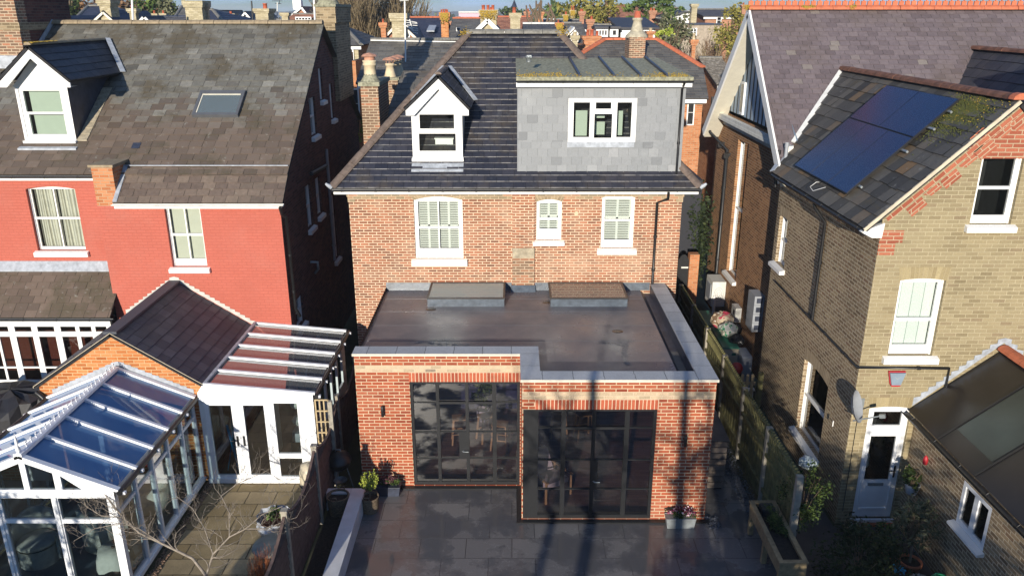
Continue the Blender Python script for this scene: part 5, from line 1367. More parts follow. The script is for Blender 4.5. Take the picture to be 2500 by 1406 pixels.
mb = MB(); mb.tube([(-6.45, 15.6, .05), (-6.1, 15.6, 1.5)], .012, 6); mb.tube([(-6.15, 15.5, .1), (-6.35, 15.62, 1.2)], .03, 8); o = mb.build('cyan_pole', M['cyan']); tag(o, 'bright cyan pole leaning behind the left pane of the lean-to', 'pole')
def boxy(name, lab, cat, a, b, mat, group=None, bev=.02):
    mb = MB(); x0, y0, z0 = a; x1, y1, z1 = b
    e = min(bev, (x1 - x0) / 3, (y1 - y0) / 3)
    ring = lambda q, z: [(x0 + q, y0, z), (x1 - q, y0, z), (x1, y0 + q, z), (x1, y1 - q, z), (x1 - q, y1, z), (x0 + q, y1, z), (x0, y1 - q, z), (x0, y0 + q, z)]
    mb.hexa(ring(e, z0), ring(e, z1 - e))
    lo = ring(e, z1 - e); hi = [((x0 + x1) / 2 + (p[0] - (x0 + x1) / 2) * .94, (y0 + y1) / 2 + (p[1] - (y0 + y1) / 2) * .94, z1) for p in lo]
    mb.hexa(lo, hi)
    o = mb.build(name, M[mat]); tag(o, lab, cat, group); return o
boxy('cabinet', 'tall narrow white cabinet seen through the right door leaf', 'cabinet', (-5.75, 16.3, .02), (-5.5, 16.7, 1.45), 'white_metal')
boxy('storage_crate', 'black crate piled inside the lean-to on the right', 'crate', (-5.1, 16.0, .02), (-4.55, 16.5, .55), 'black')
boxy('sofa_cushion', 'grey cushion lying on the black crate in the lean-to', 'cushion', (-5.05, 15.95, .56), (-4.6, 16.4, .78), 'grey_plastic', bev=.08)
boxy('tool_case', 'small red tool case on the lean-to floor', 'case', (-5.45, 15.7, .02), (-5.32, 15.95, .25), 'red')
mb = MB(); rr = random.Random(8)
for k in range(3):
    mb.lathe([(.0, -.12), (.12, -.09), (.17, 0), (.11, .1), (0, .13)], (-4.85 + rr.uniform(-.1, .1), 16.2, 1.0 + .22 * k), 8)
o = mb.build('rag_bundle', M['white_cloth']); tag(o, 'bundle of white rags stacked on the grey cushion', 'bundle')
GC = thing('conservatory', 'white gabled conservatory with blue-tinted glass roof and ridge cresting, bottom left', 'conservatory', (-8.35, 13.4, 0))
gx0, gx1, gxr = -9.85, -6.85, -8.35
gy0, gy1 = 11.72, 15.2
gze, gzr = 2.10, 2.74
for nm, pts in (('roof_glass', [(gx1, gy0, gze), (gx1, gy1, gze), (gxr, gy1, gzr), (gxr, gy0, gzr)]), ('roof_glass', [(gx0, gy1, gze), (gx0, gy0, gze), (gxr, gy0, gzr), (gxr, gy1, gzr)])):
    mb = MB(); mb.face(pts); mb.build(nm, M['glass_cons'], GC)
for k in range(6):
    y = gy1 - k * (gy1 - gy0) / 5
    for xe in (gx1, gx0):
        s_ = 1 if xe > gxr else -1
        mb = MB(); w_ = .10 if k in (0, 5) else .065
        mb.bar((gxr, y, gzr + .03), (xe + s_ * .08, y, gze + .0), w_, .05); mb.build('rafter', M['upvc'], GC)
mb = MB(); mb.bar((gxr, gy1, gzr + .05), (gxr, gy0 - .02, gzr + .05), .13, .06); RC = mb.build('ridge_beam', M['upvc'], GC)
mb = MB(); y = gy1 - .1
while y > gy0 + .1:
    mb.box((gxr - .006, y - .008, gzr + .08), (gxr + .006, y + .008, gzr + .19)); mb.box((gxr - .006, y - .035, gzr + .16), (gxr + .006, y + .035, gzr + .172)); mb.box((gxr - .006, y - .03, gzr + .12), (gxr + .006, y - .008, gzr + .132)); y -= .15
o = mb.build('ridge_cresting', M['upvc'], RC)
mb = MB(); mb.lathe([(.05, .05), (.02, .08), (.045, .12), (.015, .2), (.03, .24), (0, .45)], (gxr, gy0, gzr + .03), 8); mb.box((gxr - .07, gy0 - .05, gzr - .06), (gxr + .07, gy0 + .06, gzr + .09)); mb.build('finial', M['upvc'], RC)
for xe, s_ in ((gx1, 1), (gx0, -1)):
    mb = MB(); mb.tube([(xe + s_ * .1, gy1, gze - .04), (xe + s_ * .1, gy0 - .05, gze - .04)], .05, 8); G_ = mb.build('gutter', M['black'], GC)
    for k in range(6):
        mb = MB(); y = gy1 - k * (gy1 - gy0) / 5; mb.box((xe + s_ * .08, y - .03, gze - .08), (xe + s_ * .19, y + .03, gze - .03)); mb.build('gutter_bracket', M['upvc'], G_)
def glazed(T, spans, z0, zt, z1, nm, gl='glass_side', postw=.07):
    mb = MB(T); holes = []
    for a, b in spans:
        holes.append([(a, z0 + .12), (b, z0 + .12), (b, zt - .03), (a, zt - .03)]); holes.append([(a, zt + .03), (b, zt + .03), (b, z1 - .08), (a, z1 - .08)])
    mb.wall([(spans[0][0] - postw, z0), (spans[-1][1] + postw, z0), (spans[-1][1] + postw, z1), (spans[0][0] - postw, z1)], holes, depth=.06)
    for a, b in spans: mb.box((b + postw * .5 - .025, -.02, z0), (b + postw * .5 + .025, -.001, z1))
    mb.box((spans[0][0] - postw, -.05, z0 - .0), (spans[-1][1] + postw, -.001, z0 + .07))
    f = mb.build(nm, M['upvc'], GC)
    mb = MB(T); mb.face([(spans[0][0], .03, z0 + .1), (spans[-1][1], .03, z0 + .1), (spans[-1][1], .03, z1 - .06), (spans[0][0], .03, z1 - .06)]); mb.build('pane', M[gl], f)
bay = (gy1 - gy0) / 5
glazed(FXR(gx1), [(gy0 + .07 + k * bay, gy0 + (k + 1) * bay - .04) for k in range(5)], .06, 1.62, gze, 'side_glazing')
glazed(FXL(gx0), [(-gy1 + .07 + k * bay, -gy1 + (k + 1) * bay - .04) for k in range(5)], .06, 1.62, gze, 'side_glazing')
cols_ = [(-9.78, -9.0), (-8.86, -8.42), (-8.26, -7.82), (-7.68, -6.98)]
mb = MB(FY(gy0)); holes = []
for a, b in ((-9.74, -8.98), (-8.86, -7.98), (-7.86, -7.02)):
    holes.append([(a, .15), (b, .15), (b, 1.42), (a, 1.42)]); holes.append([(a, 1.50), (b, 1.50), (b, 1.93), (a, 1.93)])
sl = (gzr - gze) / (gxr - gx0)
def zr(x): return gze + (min(x, 2 * gxr - x) - gx0) * sl - .10
holes.append([(-8.98, 2.10), (-8.40, 2.10), (-8.40, zr(-8.40)), (-8.98, zr(-8.98))]); holes.append([(-8.30, 2.10), (-7.86, 2.10), (-7.86, zr(-7.86)), (-8.30, zr(-8.30))])
holes.append([(-7.74, 2.10), (-7.40, 2.10), (-7.74, zr(-7.74))])
mb.wall([(gx0, .05), (gx1, .05), (gx1, gze), (gxr, gzr), (gx0, gze)], holes, depth=.07)
mb.box((gx0, -.03, 1.96), (gx1, -.001, 2.05)); mb.box((gx1 - .10, -.04, .05), (gx1, -.001, gze)); mb.box((-7.93, -.03, .05), (-7.88, -.001, 1.95)); mb.box((-8.95, -.03, .05), (-8.9, -.001, 1.95))
f = mb.build('front_frame', M['upvc'], GC)
mb = MB(FY(gy0)); mb.face([(gx0 + .05, .03, .1), (gx1 - .05, .03, .1), (gx1 - .05, .03, 2.0), (gx0 + .05, .03, 2.0)]); mb.poly([(gx0 + .1, 2.0), (gx1 - .1, 2.0), (gxr, gzr - .03)], n=.03); mb.build('pane', M['glass_side'], f)
mb = MB(); mb.box((gx0 + .05, gy0 + .1, .0), (gx1 - .05, gy1 - .02, .05)); mb.build('floor', plain('blue_grey_tiled_floor', (0.14, 0.17, 0.22), .5, var=.1), GC)
mb = MB(FY(gy1 - .02)); mb.box((-9.6, .0, .05), (-8.9, .012, 1.95)); mb.build('inner_panel', M['upvc'], GC)
def armchair(lab, c, rot, mat='white_cloth'):
    Mx = Matrix.Translation(c) @ Matrix.Rotation(rot, 4, 'Z')
    t_ = thing('armchair', lab, 'armchair', c, 'rounded armchairs in the conservatory')
    mb = MB(Mx); mb.lathe([(0.0, .38), (.33, .38), (.36, .42), (.33, .47), (0, .48)], (0, 0, 0), 16, sy=.95); mb.build('seat_cushion', M[mat], t_)
    mb = MB(Mx)
    n = 18; vs = []; fs = []
    for i in range(n + 1):
        a = math.pi * (-.15 + 1.3 * i / n); hgt = .55 + .38 * max(0, math.sin(a)) 
        for (r_, z) in ((.36, .05), (.42, .05), (.45, hgt), (.37, hgt)):
            vs.append((math.cos(a) * r_, math.sin(a) * r_, z))
    for i in range(n):
        for j in range(4): fs.append((i * 4 + j, i * 4 + (j + 1) % 4, (i + 1) * 4 + (j + 1) % 4, (i + 1) * 4 + j))
    fs += [(0, 1, 2, 3), (n * 4 + 3, n * 4 + 2, n * 4 + 1, n * 4)]
    mb.grid(vs, fs, True); mb.build('backrest', M[mat], t_)
    mb = MB(Mx); mb.lathe([(.34, 0.0), (.35, .38)], (0, 0, 0), 16); mb.build('base', M[mat], t_)
armchair('pale armchair under the middle of the conservatory roof', (-7.9, 13.0, .05), 2.6)
armchair('pale armchair nearest the front-left glazing of the conservatory', (-8.95, 12.5, .05), .4)
armchair('pale armchair against the side glazing of the conservatory', (-7.55, 14.2, .05), -1.2)
t_ = thing('side_table', 'small round table under a white cloth in the conservatory corner', 'table', (-7.3, 12.1, .05))
mb = MB(); vs = []; fs = []; n = 24; rr = random.Random(3)
for z, r_ in ((.62, .0), (.62, .26), (.5, .29), (.3, .31)):
    for i in range(n):
        a = i / n * 2 * math.pi; q = r_ * (1 + (.13 * math.sin(a * 5) if z < .6 else 0)); vs.append((-7.3 + q * math.cos(a), 12.1 + q * math.sin(a), z + (0.04 * math.sin(a * 4) if z < .4 else 0)))
for k in range(3):
    for i in range(n): fs.append((k * n + i, k * n + (i + 1) % n, (k + 1) * n + (i + 1) % n, (k + 1) * n + i))
mb.grid(vs, fs, True); mb.build('cloth_cover', M['white_cloth'], t_)
mb = MB(); mb.lathe([(.2, .0), (.03, .05), (.03, .6)], (-7.3, 12.1, .05), 8); mb.build('pedestal', M['wood_dark'], t_)
t_ = thing('vase', 'white vase of dried orange grass in the conservatory corner', 'vase', (-7.02, 12.0, .05))
mb = MB(); mb.lathe([(.07, 0), (.10, .3), (.08, .5), (.09, .55)], (-7.05, 12.0, .05), 12); mb.build('vase_body', M['white_metal'], t_)
mb = MB(); rr = random.Random(6)
for i in range(90):
    a = rr.random() * 6.28; q = rr.random() * .22
    mb.tube([(-7.05, 12.0, .6), (-7.05 + math.cos(a) * q * .6, 12.0 + math.sin(a) * q * .6, .85), (-7.05 + math.cos(a) * q, 12.0 + math.sin(a) * q, rr.uniform(.95, 1.2))], [.004, .004, .002], 3, cap=False)
mb.build('dried_grass', M['grass_dry'], t_)
F = thing('trellis_fence', 'dark lapped fence with curved lattice top beside the beige paving', 'fence', (-3.9, 13.5, 0))
posts = [9.4, 11.55, 13.7, 15.85, 18.0]
for i, y in enumerate(posts):
    mb = MB(); mb.box((-3.96, y - .05, 0), (-3.86, y + .05, 1.78)); mb.box((-3.97, y - .06, 1.78), (-3.85, y + .06, 1.82)); mb.build('post', M['concrete'], F)
for i in range(len(posts) - 1):
    a, b = posts[i] + .06, posts[i + 1] - .06
    def arc(t, z0=1.72, dip=.3): return z0 - dip * math.sin(math.pi * t)
    mb = MB(); z = .06; k = 0
    while z < 1.30:
        x = -3.91 + (.012 if k % 2 else 0)
        h = .115
        mb.hexa([(x - .012, a, z), (x + .012, a, z), (x + .012, b, z), (x - .012, b, z)], [(x - .004, a, z + h), (x + .004, a, z + h), (x + .004, b, z + h), (x - .004, b, z + h)])
        z += .10; k += 1
    n = 10
    for j in range(n):
        t0, t1 = j / n, (j + 1) / n
        y0_, y1_ = a + (b - a) * t0, a + (b - a) * t1
        mb.hexa([(-3.92, y0_, 1.30), (-3.90, y0_, 1.30), (-3.90, y1_, 1.30), (-3.92, y1_, 1.30)], [(-3.92, y0_, 1.33), (-3.90, y0_, 1.33), (-3.90, y1_, 1.33), (-3.92, y1_, 1.33)])
        mb.hexa([(-3.93, y0_, arc(t0) - .03), (-3.88, y0_, arc(t0) - .03), (-3.88, y1_, arc(t1) - .03), (-3.93, y1_, arc(t1) - .03)], [(-3.93, y0_, arc(t0)), (-3.88, y0_, arc(t0)), (-3.88, y1_, arc(t1)), (-3.93, y1_, arc(t1))])
    mb.build('panel', M['wood_dark'], F)
    mb = MB(); s_ = .075
    for dr in (1, -1):
        q = a - .5
        while q < b + .5:
            for_pts = []
            st = 0
            p0_ = None
            for m_ in range(13):
                zz_ = 1.33 + .035 * m_; yy_ = q + dr * (.035 * m_)
                t = (yy_ - a) / (b - a)
                ok = 0 <= t <= 1 and zz_ < arc(t) - .02
                if ok:
                    if p0_ is None: p0_ = (yy_, zz_)
                    p1_ = (yy_, zz_)
            if p0_ and p1_ != p0_:
                mb.bar((-3.905 + dr * .006, p0_[0], p0_[1]), (-3.905 + dr * .006, p1_[0], p1_[1]), .008, .02, up=(1, 0, 0))
            q += s_
    mb.build('lattice', M['wood_dark'], F)
t_ = thing('square_trellis', 'small pale square trellis panel beside the lean-to corner', 'trellis', (-4.1, 15.3, 0))
mb = MB(); tx0, tx1 = xY(772, 1010, 15.1), xY(803, 1010, 15.1); tz0, tz1 = zY(1080, 15.1), zY(975, 15.1)
for k in range(4): u = tx0 + (tx1 - tx0) * k / 3; mb.box((u - .015, 15.09, tz0), (u + .015, 15.11, tz1))
for k in range(5): z = tz0 + (tz1 - tz0) * k / 4; mb.box((tx0, 15.07, z - .015), (tx1, 15.089, z + .015))
mb.build('lattice', M['wood_pale'], t_); mb = MB(); mb.box((tx1, 15.04, 0), (tx1 + .09, 15.14, tz1 - .03)); mb.build('post', M['concrete'], t_)
mb = MB(); mb.box((-3.38, 8, -.05), (-3.10, 14.38, .38)); mb.box((-3.9, 14.2, -.05), (-3.385, 14.38, .38)); o = mb.build('low_garden_wall', M['render_white']); tag(o, 'low white rendered wall running towards the camera beside the patio', 'wall')
mb = MB(); mb.face([(-3.86, 5, -.01), (-3.39, 5, -.01), (-3.39, 14.18, -.01), (-3.86, 14.18, -.01)]); o = mb.build('planting_bed', M['soil']); tag(o, kind='structure')
def basket(lab, c, r, h, plant=None, handles=True):
    t_ = thing('wicker_basket', lab, 'basket', c, 'round wicker baskets by the white wall')
    mb = MB(); mb.lathe([(r * .82, 0), (r * .9, h * .3), (r, h * .95), (r * 1.04, h), (r * .94, h), (r * .9, h * .8), (r * .85, h * .3)], c, 20); mb.build('basket_body', M['wicker'], t_)
    mb = MB(); mb.lathe([(0, h * .82), (r * .9, h * .82)], c, 16); mb.build('soil', M['soil'], t_)
    if handles:
        for s_ in (1, -1):
            mb = MB(); mb.tube([(c[0] + s_ * .04 - .06, c[1] + s_ * r * .9, c[2] + h), (c[0] + s_ * .04 - .05, c[1] + s_ * r * .95, c[2] + h + .07), (c[0] + s_ * .04 + .05, c[1] + s_ * r * .95, c[2] + h + .07), (c[0] + s_ * .04 + .06, c[1] + s_ * r * .9, c[2] + h)], .012, 5); mb.build('handle', M['wicker'], t_)
    return t_
pc = PZ(905, 1246, 0)
basket('wicker basket holding a small green shrub beside the white wall end', (pc.x, pc.y, 0), .19, .36)
t_ = thing('potted_shrub', 'small upright green shrub growing in the wicker basket by the wall', 'shrub', (pc.x, pc.y, .3))
mb = MB(); mb.tube([(pc.x, pc.y, .28), (pc.x + .01, pc.y, .42), (pc.x - .01, pc.y, .52)], [.016, .013, .01], 6)
rr = random.Random(21); mb.mi = 0
tops = []
for i in range(34):
    a = rr.random() * 6.28; q = rr.uniform(.06, .24); h_ = rr.uniform(.70, .95) - q * .3
    e = Vector((pc.x + math.cos(a) * q, pc.y + math.sin(a) * q, h_)); m_ = Vector((pc.x + math.cos(a) * q * .6, pc.y + math.sin(a) * q * .6, .55))
    mb.tube([(pc.x, pc.y, .48), m_, e], [.006, .005, .002], 3, cap=False); tops.append((m_, e))
mb.build('stem', M['bark'], t_)
mb = MB()
for m_, e in tops:
    for k in range(26):
        t = rr.random(); p = m_ + (e - m_) * t
        a = Vector((rr.gauss(0, 1), rr.gauss(0, 1), rr.uniform(.4, 1.6))).normalized(); b_ = a.orthogonal(); s_ = .035
        i0 = len(mb.v); mb.v.extend([p, p + a * s_ * .5 + b_ * .009, p + a * s_, p + a * s_ * .5 - b_ * .009]); mb.f.append((i0, i0 + 1, i0 + 2, i0 + 3))
mb.build('foliage', M['leaf_lime'], t_)
pc = PZ(828, 1250, 0); basket('empty-looking larger wicker basket behind the white wall', (pc.x, pc.y, 0), .23, .42)
pc = PZ(833, 1195, 0)
t_ = thing('kettle_barbecue', 'black round kettle barbecue beside the left extension wall', 'barbecue', (pc.x, pc.y, 0))
c = Vector((pc.x, pc.y, 0))
mb = MB(); mb.lathe([(.0, .52), (.14, .54), (.23, .62), (.27, .74)], c, 20); mb.build('bowl', M['black'], t_)
mb = MB(); mb.lathe([(.28, .745), (.25, .84), (.16, .93), (.0, .96)], c, 20); LD_ = mb.build('lid', M['black'], t_)
mb = MB(); mb.tube([c + Vector((-.06, 0, .95)), c + Vector((-.05, 0, 1.0)), c + Vector((.05, 0, 1.0)), c + Vector((.06, 0, .95))], .012, 6); mb.build('handle', M['galv'], LD_)
for a in (0.3, 2.4, 4.5):
    mb = MB(); mb.tube([c + Vector((math.cos(a) * .15, math.sin(a) * .15, .56)), c + Vector((math.cos(a) * .27, math.sin(a) * .27, 0))], .012, 5); mb.build('leg', M['galv'], t_)
mb = MB(); mb.lathe([(.0, .2), (.13, .22), (.15, .25)], c, 12); mb.build('ash_tray', M['galv'], t_)
def trough(lab, c, w_, d_, h_, mat, seed, plants='pansy', fl='flower_dark', n=420):
    t_ = thing('flower_trough', lab, 'planter', c, 'rectangular metal flower troughs against the extension')
    x, y, z = c
    lo = [(x - w_ / 2 * .9, y - d_ / 2 * .9, z), (x + w_ / 2 * .9, y - d_ / 2 * .9, z), (x + w_ / 2 * .9, y + d_ / 2 * .9, z), (x - w_ / 2 * .9, y + d_ / 2 * .9, z)]
    hi = [(x - w_ / 2, y - d_ / 2, z + h_), (x + w_ / 2, y - d_ / 2, z + h_), (x + w_ / 2, y + d_ / 2, z + h_), (x - w_ / 2, y + d_ / 2, z + h_)]
    mb = MB(); mb.hexa(lo, hi)
    for a, b in zip(hi, hi[1:] + hi[:1]): mb.tube([a, b], .009, 5)
    mb.build('trough_body', M[mat], t_)
    rr = random.Random(seed)
    mb = MB(); leaves(mb, (x, y, z + h_ + .07), (w_ * .5, d_ * .6, .09), 500, .035, rr, .2, clump=14); mb.build('foliage', M['leaf_dark'], t_)
    mb = MB(); leaves(mb, (x, y, z + h_ + .12), (w_ * .48, d_ * .5, .09), n, .042, rr, .4, elong=1.0, clump=22); mb.build('flowers', M[fl], t_)
pc = PZ(1660, 1285, 0); trough('zinc trough of pink and white pansies by the right-hand brick pier', (pc.x, YR_ - .17, 0), .60, .22, .22, 'galv', 31)
M['heather'] = leafmat('dark_heather', [(0, (0.04, 0.015, 0.02)), (.6, (0.10, 0.04, 0.05)), (1, (0.25, 0.13, 0.14))])
pc = PZ(945, 1200, 0); trough('dark trough of wine-red heather below the left wall light', (pc.x + .02, YL - .26, 0), .58, .24, .22, 'lead_dark', 32, fl='heather')
M['lead_dark'].name = 'dark_lead'
t_ = thing('bare_tree', 'leafless pale-barked small tree with twisting twigs in front of the beige paving', 'tree', (-4.9, 10.9, 0))
rr = random.Random(17)
Yt = 11.3
def pp(x, y, Y): return PY(x, y, Y)
mb = MB()
limbs = [
    [pp(560, 1520, 11.0), pp(500, 1400, 11.1), pp(470, 1362, 11.2), pp(400, 1328, 11.3), pp(340, 1300, 11.4), pp(300, 1262, 11.5), pp(270, 1225, 11.6), pp(255, 1205, 11.7)],
    [pp(505, 1400, 11.1), pp(520, 1352, 11.2), pp(560, 1310, 11.3), pp(600, 1290, 11.4), pp(640, 1255, 11.5), pp(690, 1235, 11.6)],
    [pp(400, 1328, 11.3), pp(340, 1290, 11.2), pp(300, 1275, 11.1), pp(230, 1290, 11.1), pp(180, 1320, 11.0)],
    [pp(560, 1310, 11.3), pp(560, 1250, 11.5), pp(540, 1210, 11.7), pp(580, 1180, 11.9), pp(650, 1150, 12.1), pp(700, 1180, 12.2)],
    [pp(520, 1352, 11.2), pp(500, 1290, 11.4), pp(470, 1240, 11.6), pp(430, 1210, 11.8), pp(420, 1170, 12.0)],
    [pp(600, 1290, 11.4), pp(650, 1290, 11.5), pp(700, 1270, 11.6), pp(725, 1262, 11.6)],
    [pp(300, 1262, 11.5), pp(250, 1260, 11.6), pp(210, 1235, 11.7), pp(200, 1200, 11.8)],
]
for li, l in enumerate(limbs):
    r0_ = .030 if li == 0 else (.020 if li == 1 else .011)
    rs = [r0_ * (1 - .7 * k / (len(l) - 1)) for k in range(len(l))]
    mb.tube(l, rs, 7)
    for k in range(1, len(l)):
        for q in range(5 if li > 1 else 4):
            f_ = rr.random(); p = l[k - 1] + (l[k] - l[k - 1]) * f_
            d = (l[k] - l[k - 1]).normalized() + Vector((rr.gauss(0, .8), rr.gauss(0, .8), rr.gauss(.3, .8)))
            if k < 3 and li == 0: continue
            branch(mb, p, d, rr.uniform(.16, .36), rs[k] * .35 + .002, 2, rr, .8, 4, 3, 3, .2, .0022, .62, .6, .28)
mb.build('trunk', M['bark_pale'], t_)
pc = PZ(618, 1300, 0)
t_ = thing('wrapped_planter', 'plant pot wrapped in clear polythene with green leaves, beside the trellis fence', 'planter', (-4.75, 13.2, 0))
c = PZ(625, 1300, .0); c = Vector((-4.7, 13.3, 0))
mb = MB(); mb.lathe([(.2, 0), (.26, .3), (.27, .34), (.24, .34)], c, 16); mb.build('pot', M['terracotta'], t_)
mb = MB(); vs = []; fs = []; n = 22
for z, r_ in ((.02, .26), (.15, .33), (.28, .36), (.4, .33), (.46, .36)):
    for i in range(n): a = i / n * 6.283; q = r_ * (1 + .09 * rr.uniform(-1, 1)); vs.append(c + Vector((q * math.cos(a), q * math.sin(a), z + rr.uniform(-.02, .02))))
for k in range(4):
    for i in range(n): fs.append((k * n + i, k * n + (i + 1) % n, (k + 1) * n + (i + 1) % n, (k + 1) * n + i))
mb.grid(vs, fs); mb.build('polythene_wrap', plain('clear_polythene', (0.42, 0.46, 0.52), .2, var=.2, scale=12), t_)
mb = MB(); leaves(mb, c + Vector((0, 0, .5)), (.2, .2, .14), 260, .07, rr, .3, clump=8); mb.build('foliage', M['leaf_mid'], t_)
t_ = thing('round_garden_table', 'round pale stone garden table top beside the trellis fence', 'table', (-4.55, 12.5, 0))
mb = MB(); mb.lathe([(.0, .38), (.36, .38), (.38, .40), (.36, .43), (0, .43)], (-4.5, 12.45, 0), 24); mb.build('table_top', plain('grey_green_stone', (0.20, 0.22, 0.20), .7, var=.2), t_)
mb = MB(); mb.lathe([(.22, 0), (.08, .06), (.06, .3), (.12, .38)], (-4.5, 12.45, 0), 12); mb.build('pedestal', M['concrete'], t_)
t_ = thing('water_butt', 'rounded beige water butt in front of the lean-to corner', 'water butt', (-4.3, 14.75, 0))
mb = MB(); mb.lathe([(.16, 0), (.2, .3), (.19, .62), (.15, .78), (.0, .83)], (-4.35, 14.65, 0), 16); mb.build('barrel', M['beige_plastic'], t_)
mb = MB(); mb.lathe([(.205, .30), (.21, .32), (.205, .34)], (-4.35, 14.65, 0), 16); mb.build('hoop', M['wood_dark'], t_)
t_ = thing('plastic_sheeting', 'crumpled clear plastic sheet draped along the fence foot', 'sheet', (-4.2, 13.9, 0))
mb = MB(); n = 9; vs = []
for i in range(n):
    for j in range(5): vs.append((-4.45 + j * .11, 13.5 + i * .1, .25 + .35 * (j / 4) + rr.uniform(-.05, .05)))
mb.grid(vs, [(i * 5 + j, i * 5 + j + 1, (i + 1) * 5 + j + 1, (i + 1) * 5 + j) for i in range(n - 1) for j in range(4)])
t2 = mb.build('sheet', plain('cloudy_plastic', (0.34, 0.36, 0.38), .25, var=.3, scale=14), t_)
t_ = thing('dried_grass_clump', 'clump of dry orange grass at the foot of the bare tree', 'grass clump', (-4.6, 11.7, 0))
mb = MB()
for i in range(200):
    a = rr.random() * 6.28; q = rr.random() * .22; x0_, y0_ = -4.55 + rr.gauss(0, .12), 11.9 + rr.gauss(0, .15)
    mb.tube([(x0_, y0_, 0), (x0_ + math.cos(a) * q * .5, y0_ + math.sin(a) * q * .5, .3), (x0_ + math.cos(a) * q, y0_ + math.sin(a) * q, rr.uniform(.4, .65))], [.004, .003, .0015], 3, cap=False)
mb.build('grass_blades', M['grass_dry'], t_)
t_ = thing('covered_furniture', 'garden furniture under a crumpled black cover left of the conservatory', 'garden furniture', (-11.9, 17, 0))
mb = MB(); n = 26; vs = []; fs = []
for k, (z, r_) in enumerate(((0, 1.0), (.5, 1.02), (1.0, .98), (1.28, .85), (1.38, .5), (1.4, .02))):
    for i in range(n): a = i / n * 6.283; q = r_ * (1 + .10 * rr.uniform(-1, 1)); vs.append((-11.9 + q * 1.2 * math.cos(a), 16.9 + q * .9 * math.sin(a), z + (rr.uniform(-.08, .08) if k > 1 else 0)))
for k in range(5):
    for i in range(n): fs.append((k * n + i, k * n + (i + 1) % n, (k + 1) * n + (i + 1) % n, (k + 1) * n + i))
mb.grid(vs, fs); mb.build('black_cover', plain('black_cover', (0.016, 0.016, 0.019), .55, var=.4, bumpd=.01), t_)
def stool(lab, c, rot):
    Mx = Matrix.Translation(c) @ Matrix.Rotation(rot, 4, 'Z')
    t_ = thing('bar_stool', lab, 'stool', c, 'oak bar stools inside the extension')
    mb = MB(Mx); mb.hexa([(-.18, -.14, .64), (.18, -.14, .64), (.18, .14, .64), (-.18, .14, .64)], [(-.19, -.15, .67), (.19, -.15, .67), (.19, .15, .67), (-.19, .15, .67)]); mb.build('seat', M['wood_chair'], t_)
    for sx in (-1, 1):
        for sy in (-1, 1): mb = MB(Mx); mb.bar((sx * .15, sy * .11, .64), (sx * .2, sy * .16, 0), .035, .035); mb.build('leg', M['wood_chair'], t_)
    mb = MB(Mx); mb.bar((-.18, -.145, .28), (.18, -.145, .28), .02, .025); mb.bar((-.18, .145, .28), (.18, .145, .28), .02, .025); mb.build('stretcher', M['wood_chair'], t_)
stool('oak stool seen through the left half of the left glazed door', (-1.25, 16.9, .03), .1)
stool('oak stool seen through the right half of the left glazed door, nearer its centre', (-.62, 17.0, .03), .5)
stool('oak stool seen at the right edge of the left glazed door', (-.28, 16.6, .03), -.2)
stool('oak stool inside the right glazed door, left of its centre bar', (1.15, 17.2, .03), 0)
stool('oak stool inside the right glazed door, close behind its centre bar', (1.75, 17.1, .03), .3)
t_ = thing('easy_chair', 'oak-framed easy chair with cream cushions inside the right glazed door', 'armchair', (.75, 14.6, .03))
Mx = Matrix.Translation((.82, 14.75, .03)) @ Matrix.Rotation(.6, 4, 'Z')
mb = MB(Mx); mb.hexa([(-.28, -.28, .32), (.28, -.28, .32), (.28, .26, .26), (-.28, .26, .26)], [(-.28, -.28, .44), (.28, -.28, .44), (.28, .26, .38), (-.28, .26, .38)]); mb.build('seat_cushion', M['curtain'], t_)
mb = MB(Mx); mb.hexa([(-.27, .22, .36), (.27, .22, .36), (.27, .32, .36), (-.27, .32, .36)], [(-.25, .44, .82), (.25, .44, .82), (.25, .55, .82), (-.25, .55, .82)]); mb.build('back_cushion', M['curtain'], t_)
for s_ in (-1, 1):
    mb = MB(Mx); mb.bar((s_ * .33, -.36, .52), (s_ * .33, .38, .50), .05, .03); mb.bar((s_ * .33, -.3, 0), (s_ * .33, -.3, .5), .035, .035); mb.bar((s_ * .33, .38, .0), (s_ * .33, .26, .5), .035, .035); mb.build('arm_frame', M['wood_chair'], t_)
mb = MB(); c = (-.35, 17.6, .03)
t_ = thing('houseplant', 'leafy houseplant standing behind the left glazed door', 'houseplant', (-.75, 18.0, .03))
mb = MB(); mb.lathe([(.14, 0), (.18, .3), (.16, .3)], (-.75, 18.0, .03), 12); mb.build('pot', M['white_metal'], t_)
mb = MB(); leaves(mb, (-.75, 18.0, .95), (.3, .3, .5), 240, .11, rr, .2, clump=10); mb.build('foliage', M['leaf_mid'], t_)
KX, KY = 6.60, 13.70
K = thing('yellow_brick_house', 'yellow stock brick gabled house with solar panels on its roof, on the right', 'house', (9, KY, 0))
KE = 6.22; KRX, KRZ = 8.60, 8.46; KXE = 6.28
ksl = (KRZ - KE) / (KRX - KXE)
T = FY(KY)
V1 = (xY(2386, 450, KY), xY(2488, 450, KY), zY(548, KY), zY(355, KY))
V2 = (xY(2182, 780, KY), xY(2292, 780, KY), zY(868, KY), zY(680, KY))
DR = (6.93, 7.74, .12, 2.66)
mb = MB(T)
zz = lambda x: KE + (min(x, 2 * KRX - x) - KXE) * ksl - .07
mb.wall([(KX, 0), (10.6, 0), (10.6, zz(10.6)), (KRX, zz(KRX)), (KX, zz(KX))], [opening(*V1, rise=.05), opening(*V2, rise=.04), opening(*DR, rise=.04)], depth=.13)
mb.build('rear_gable_wall', M['yellow_brick'], K)
window(K, T, *V1, rise=.05, cols=1, mid=.46, inset=.10, fw=.085, sillw=.08, sillh=.13, bottom=.06)
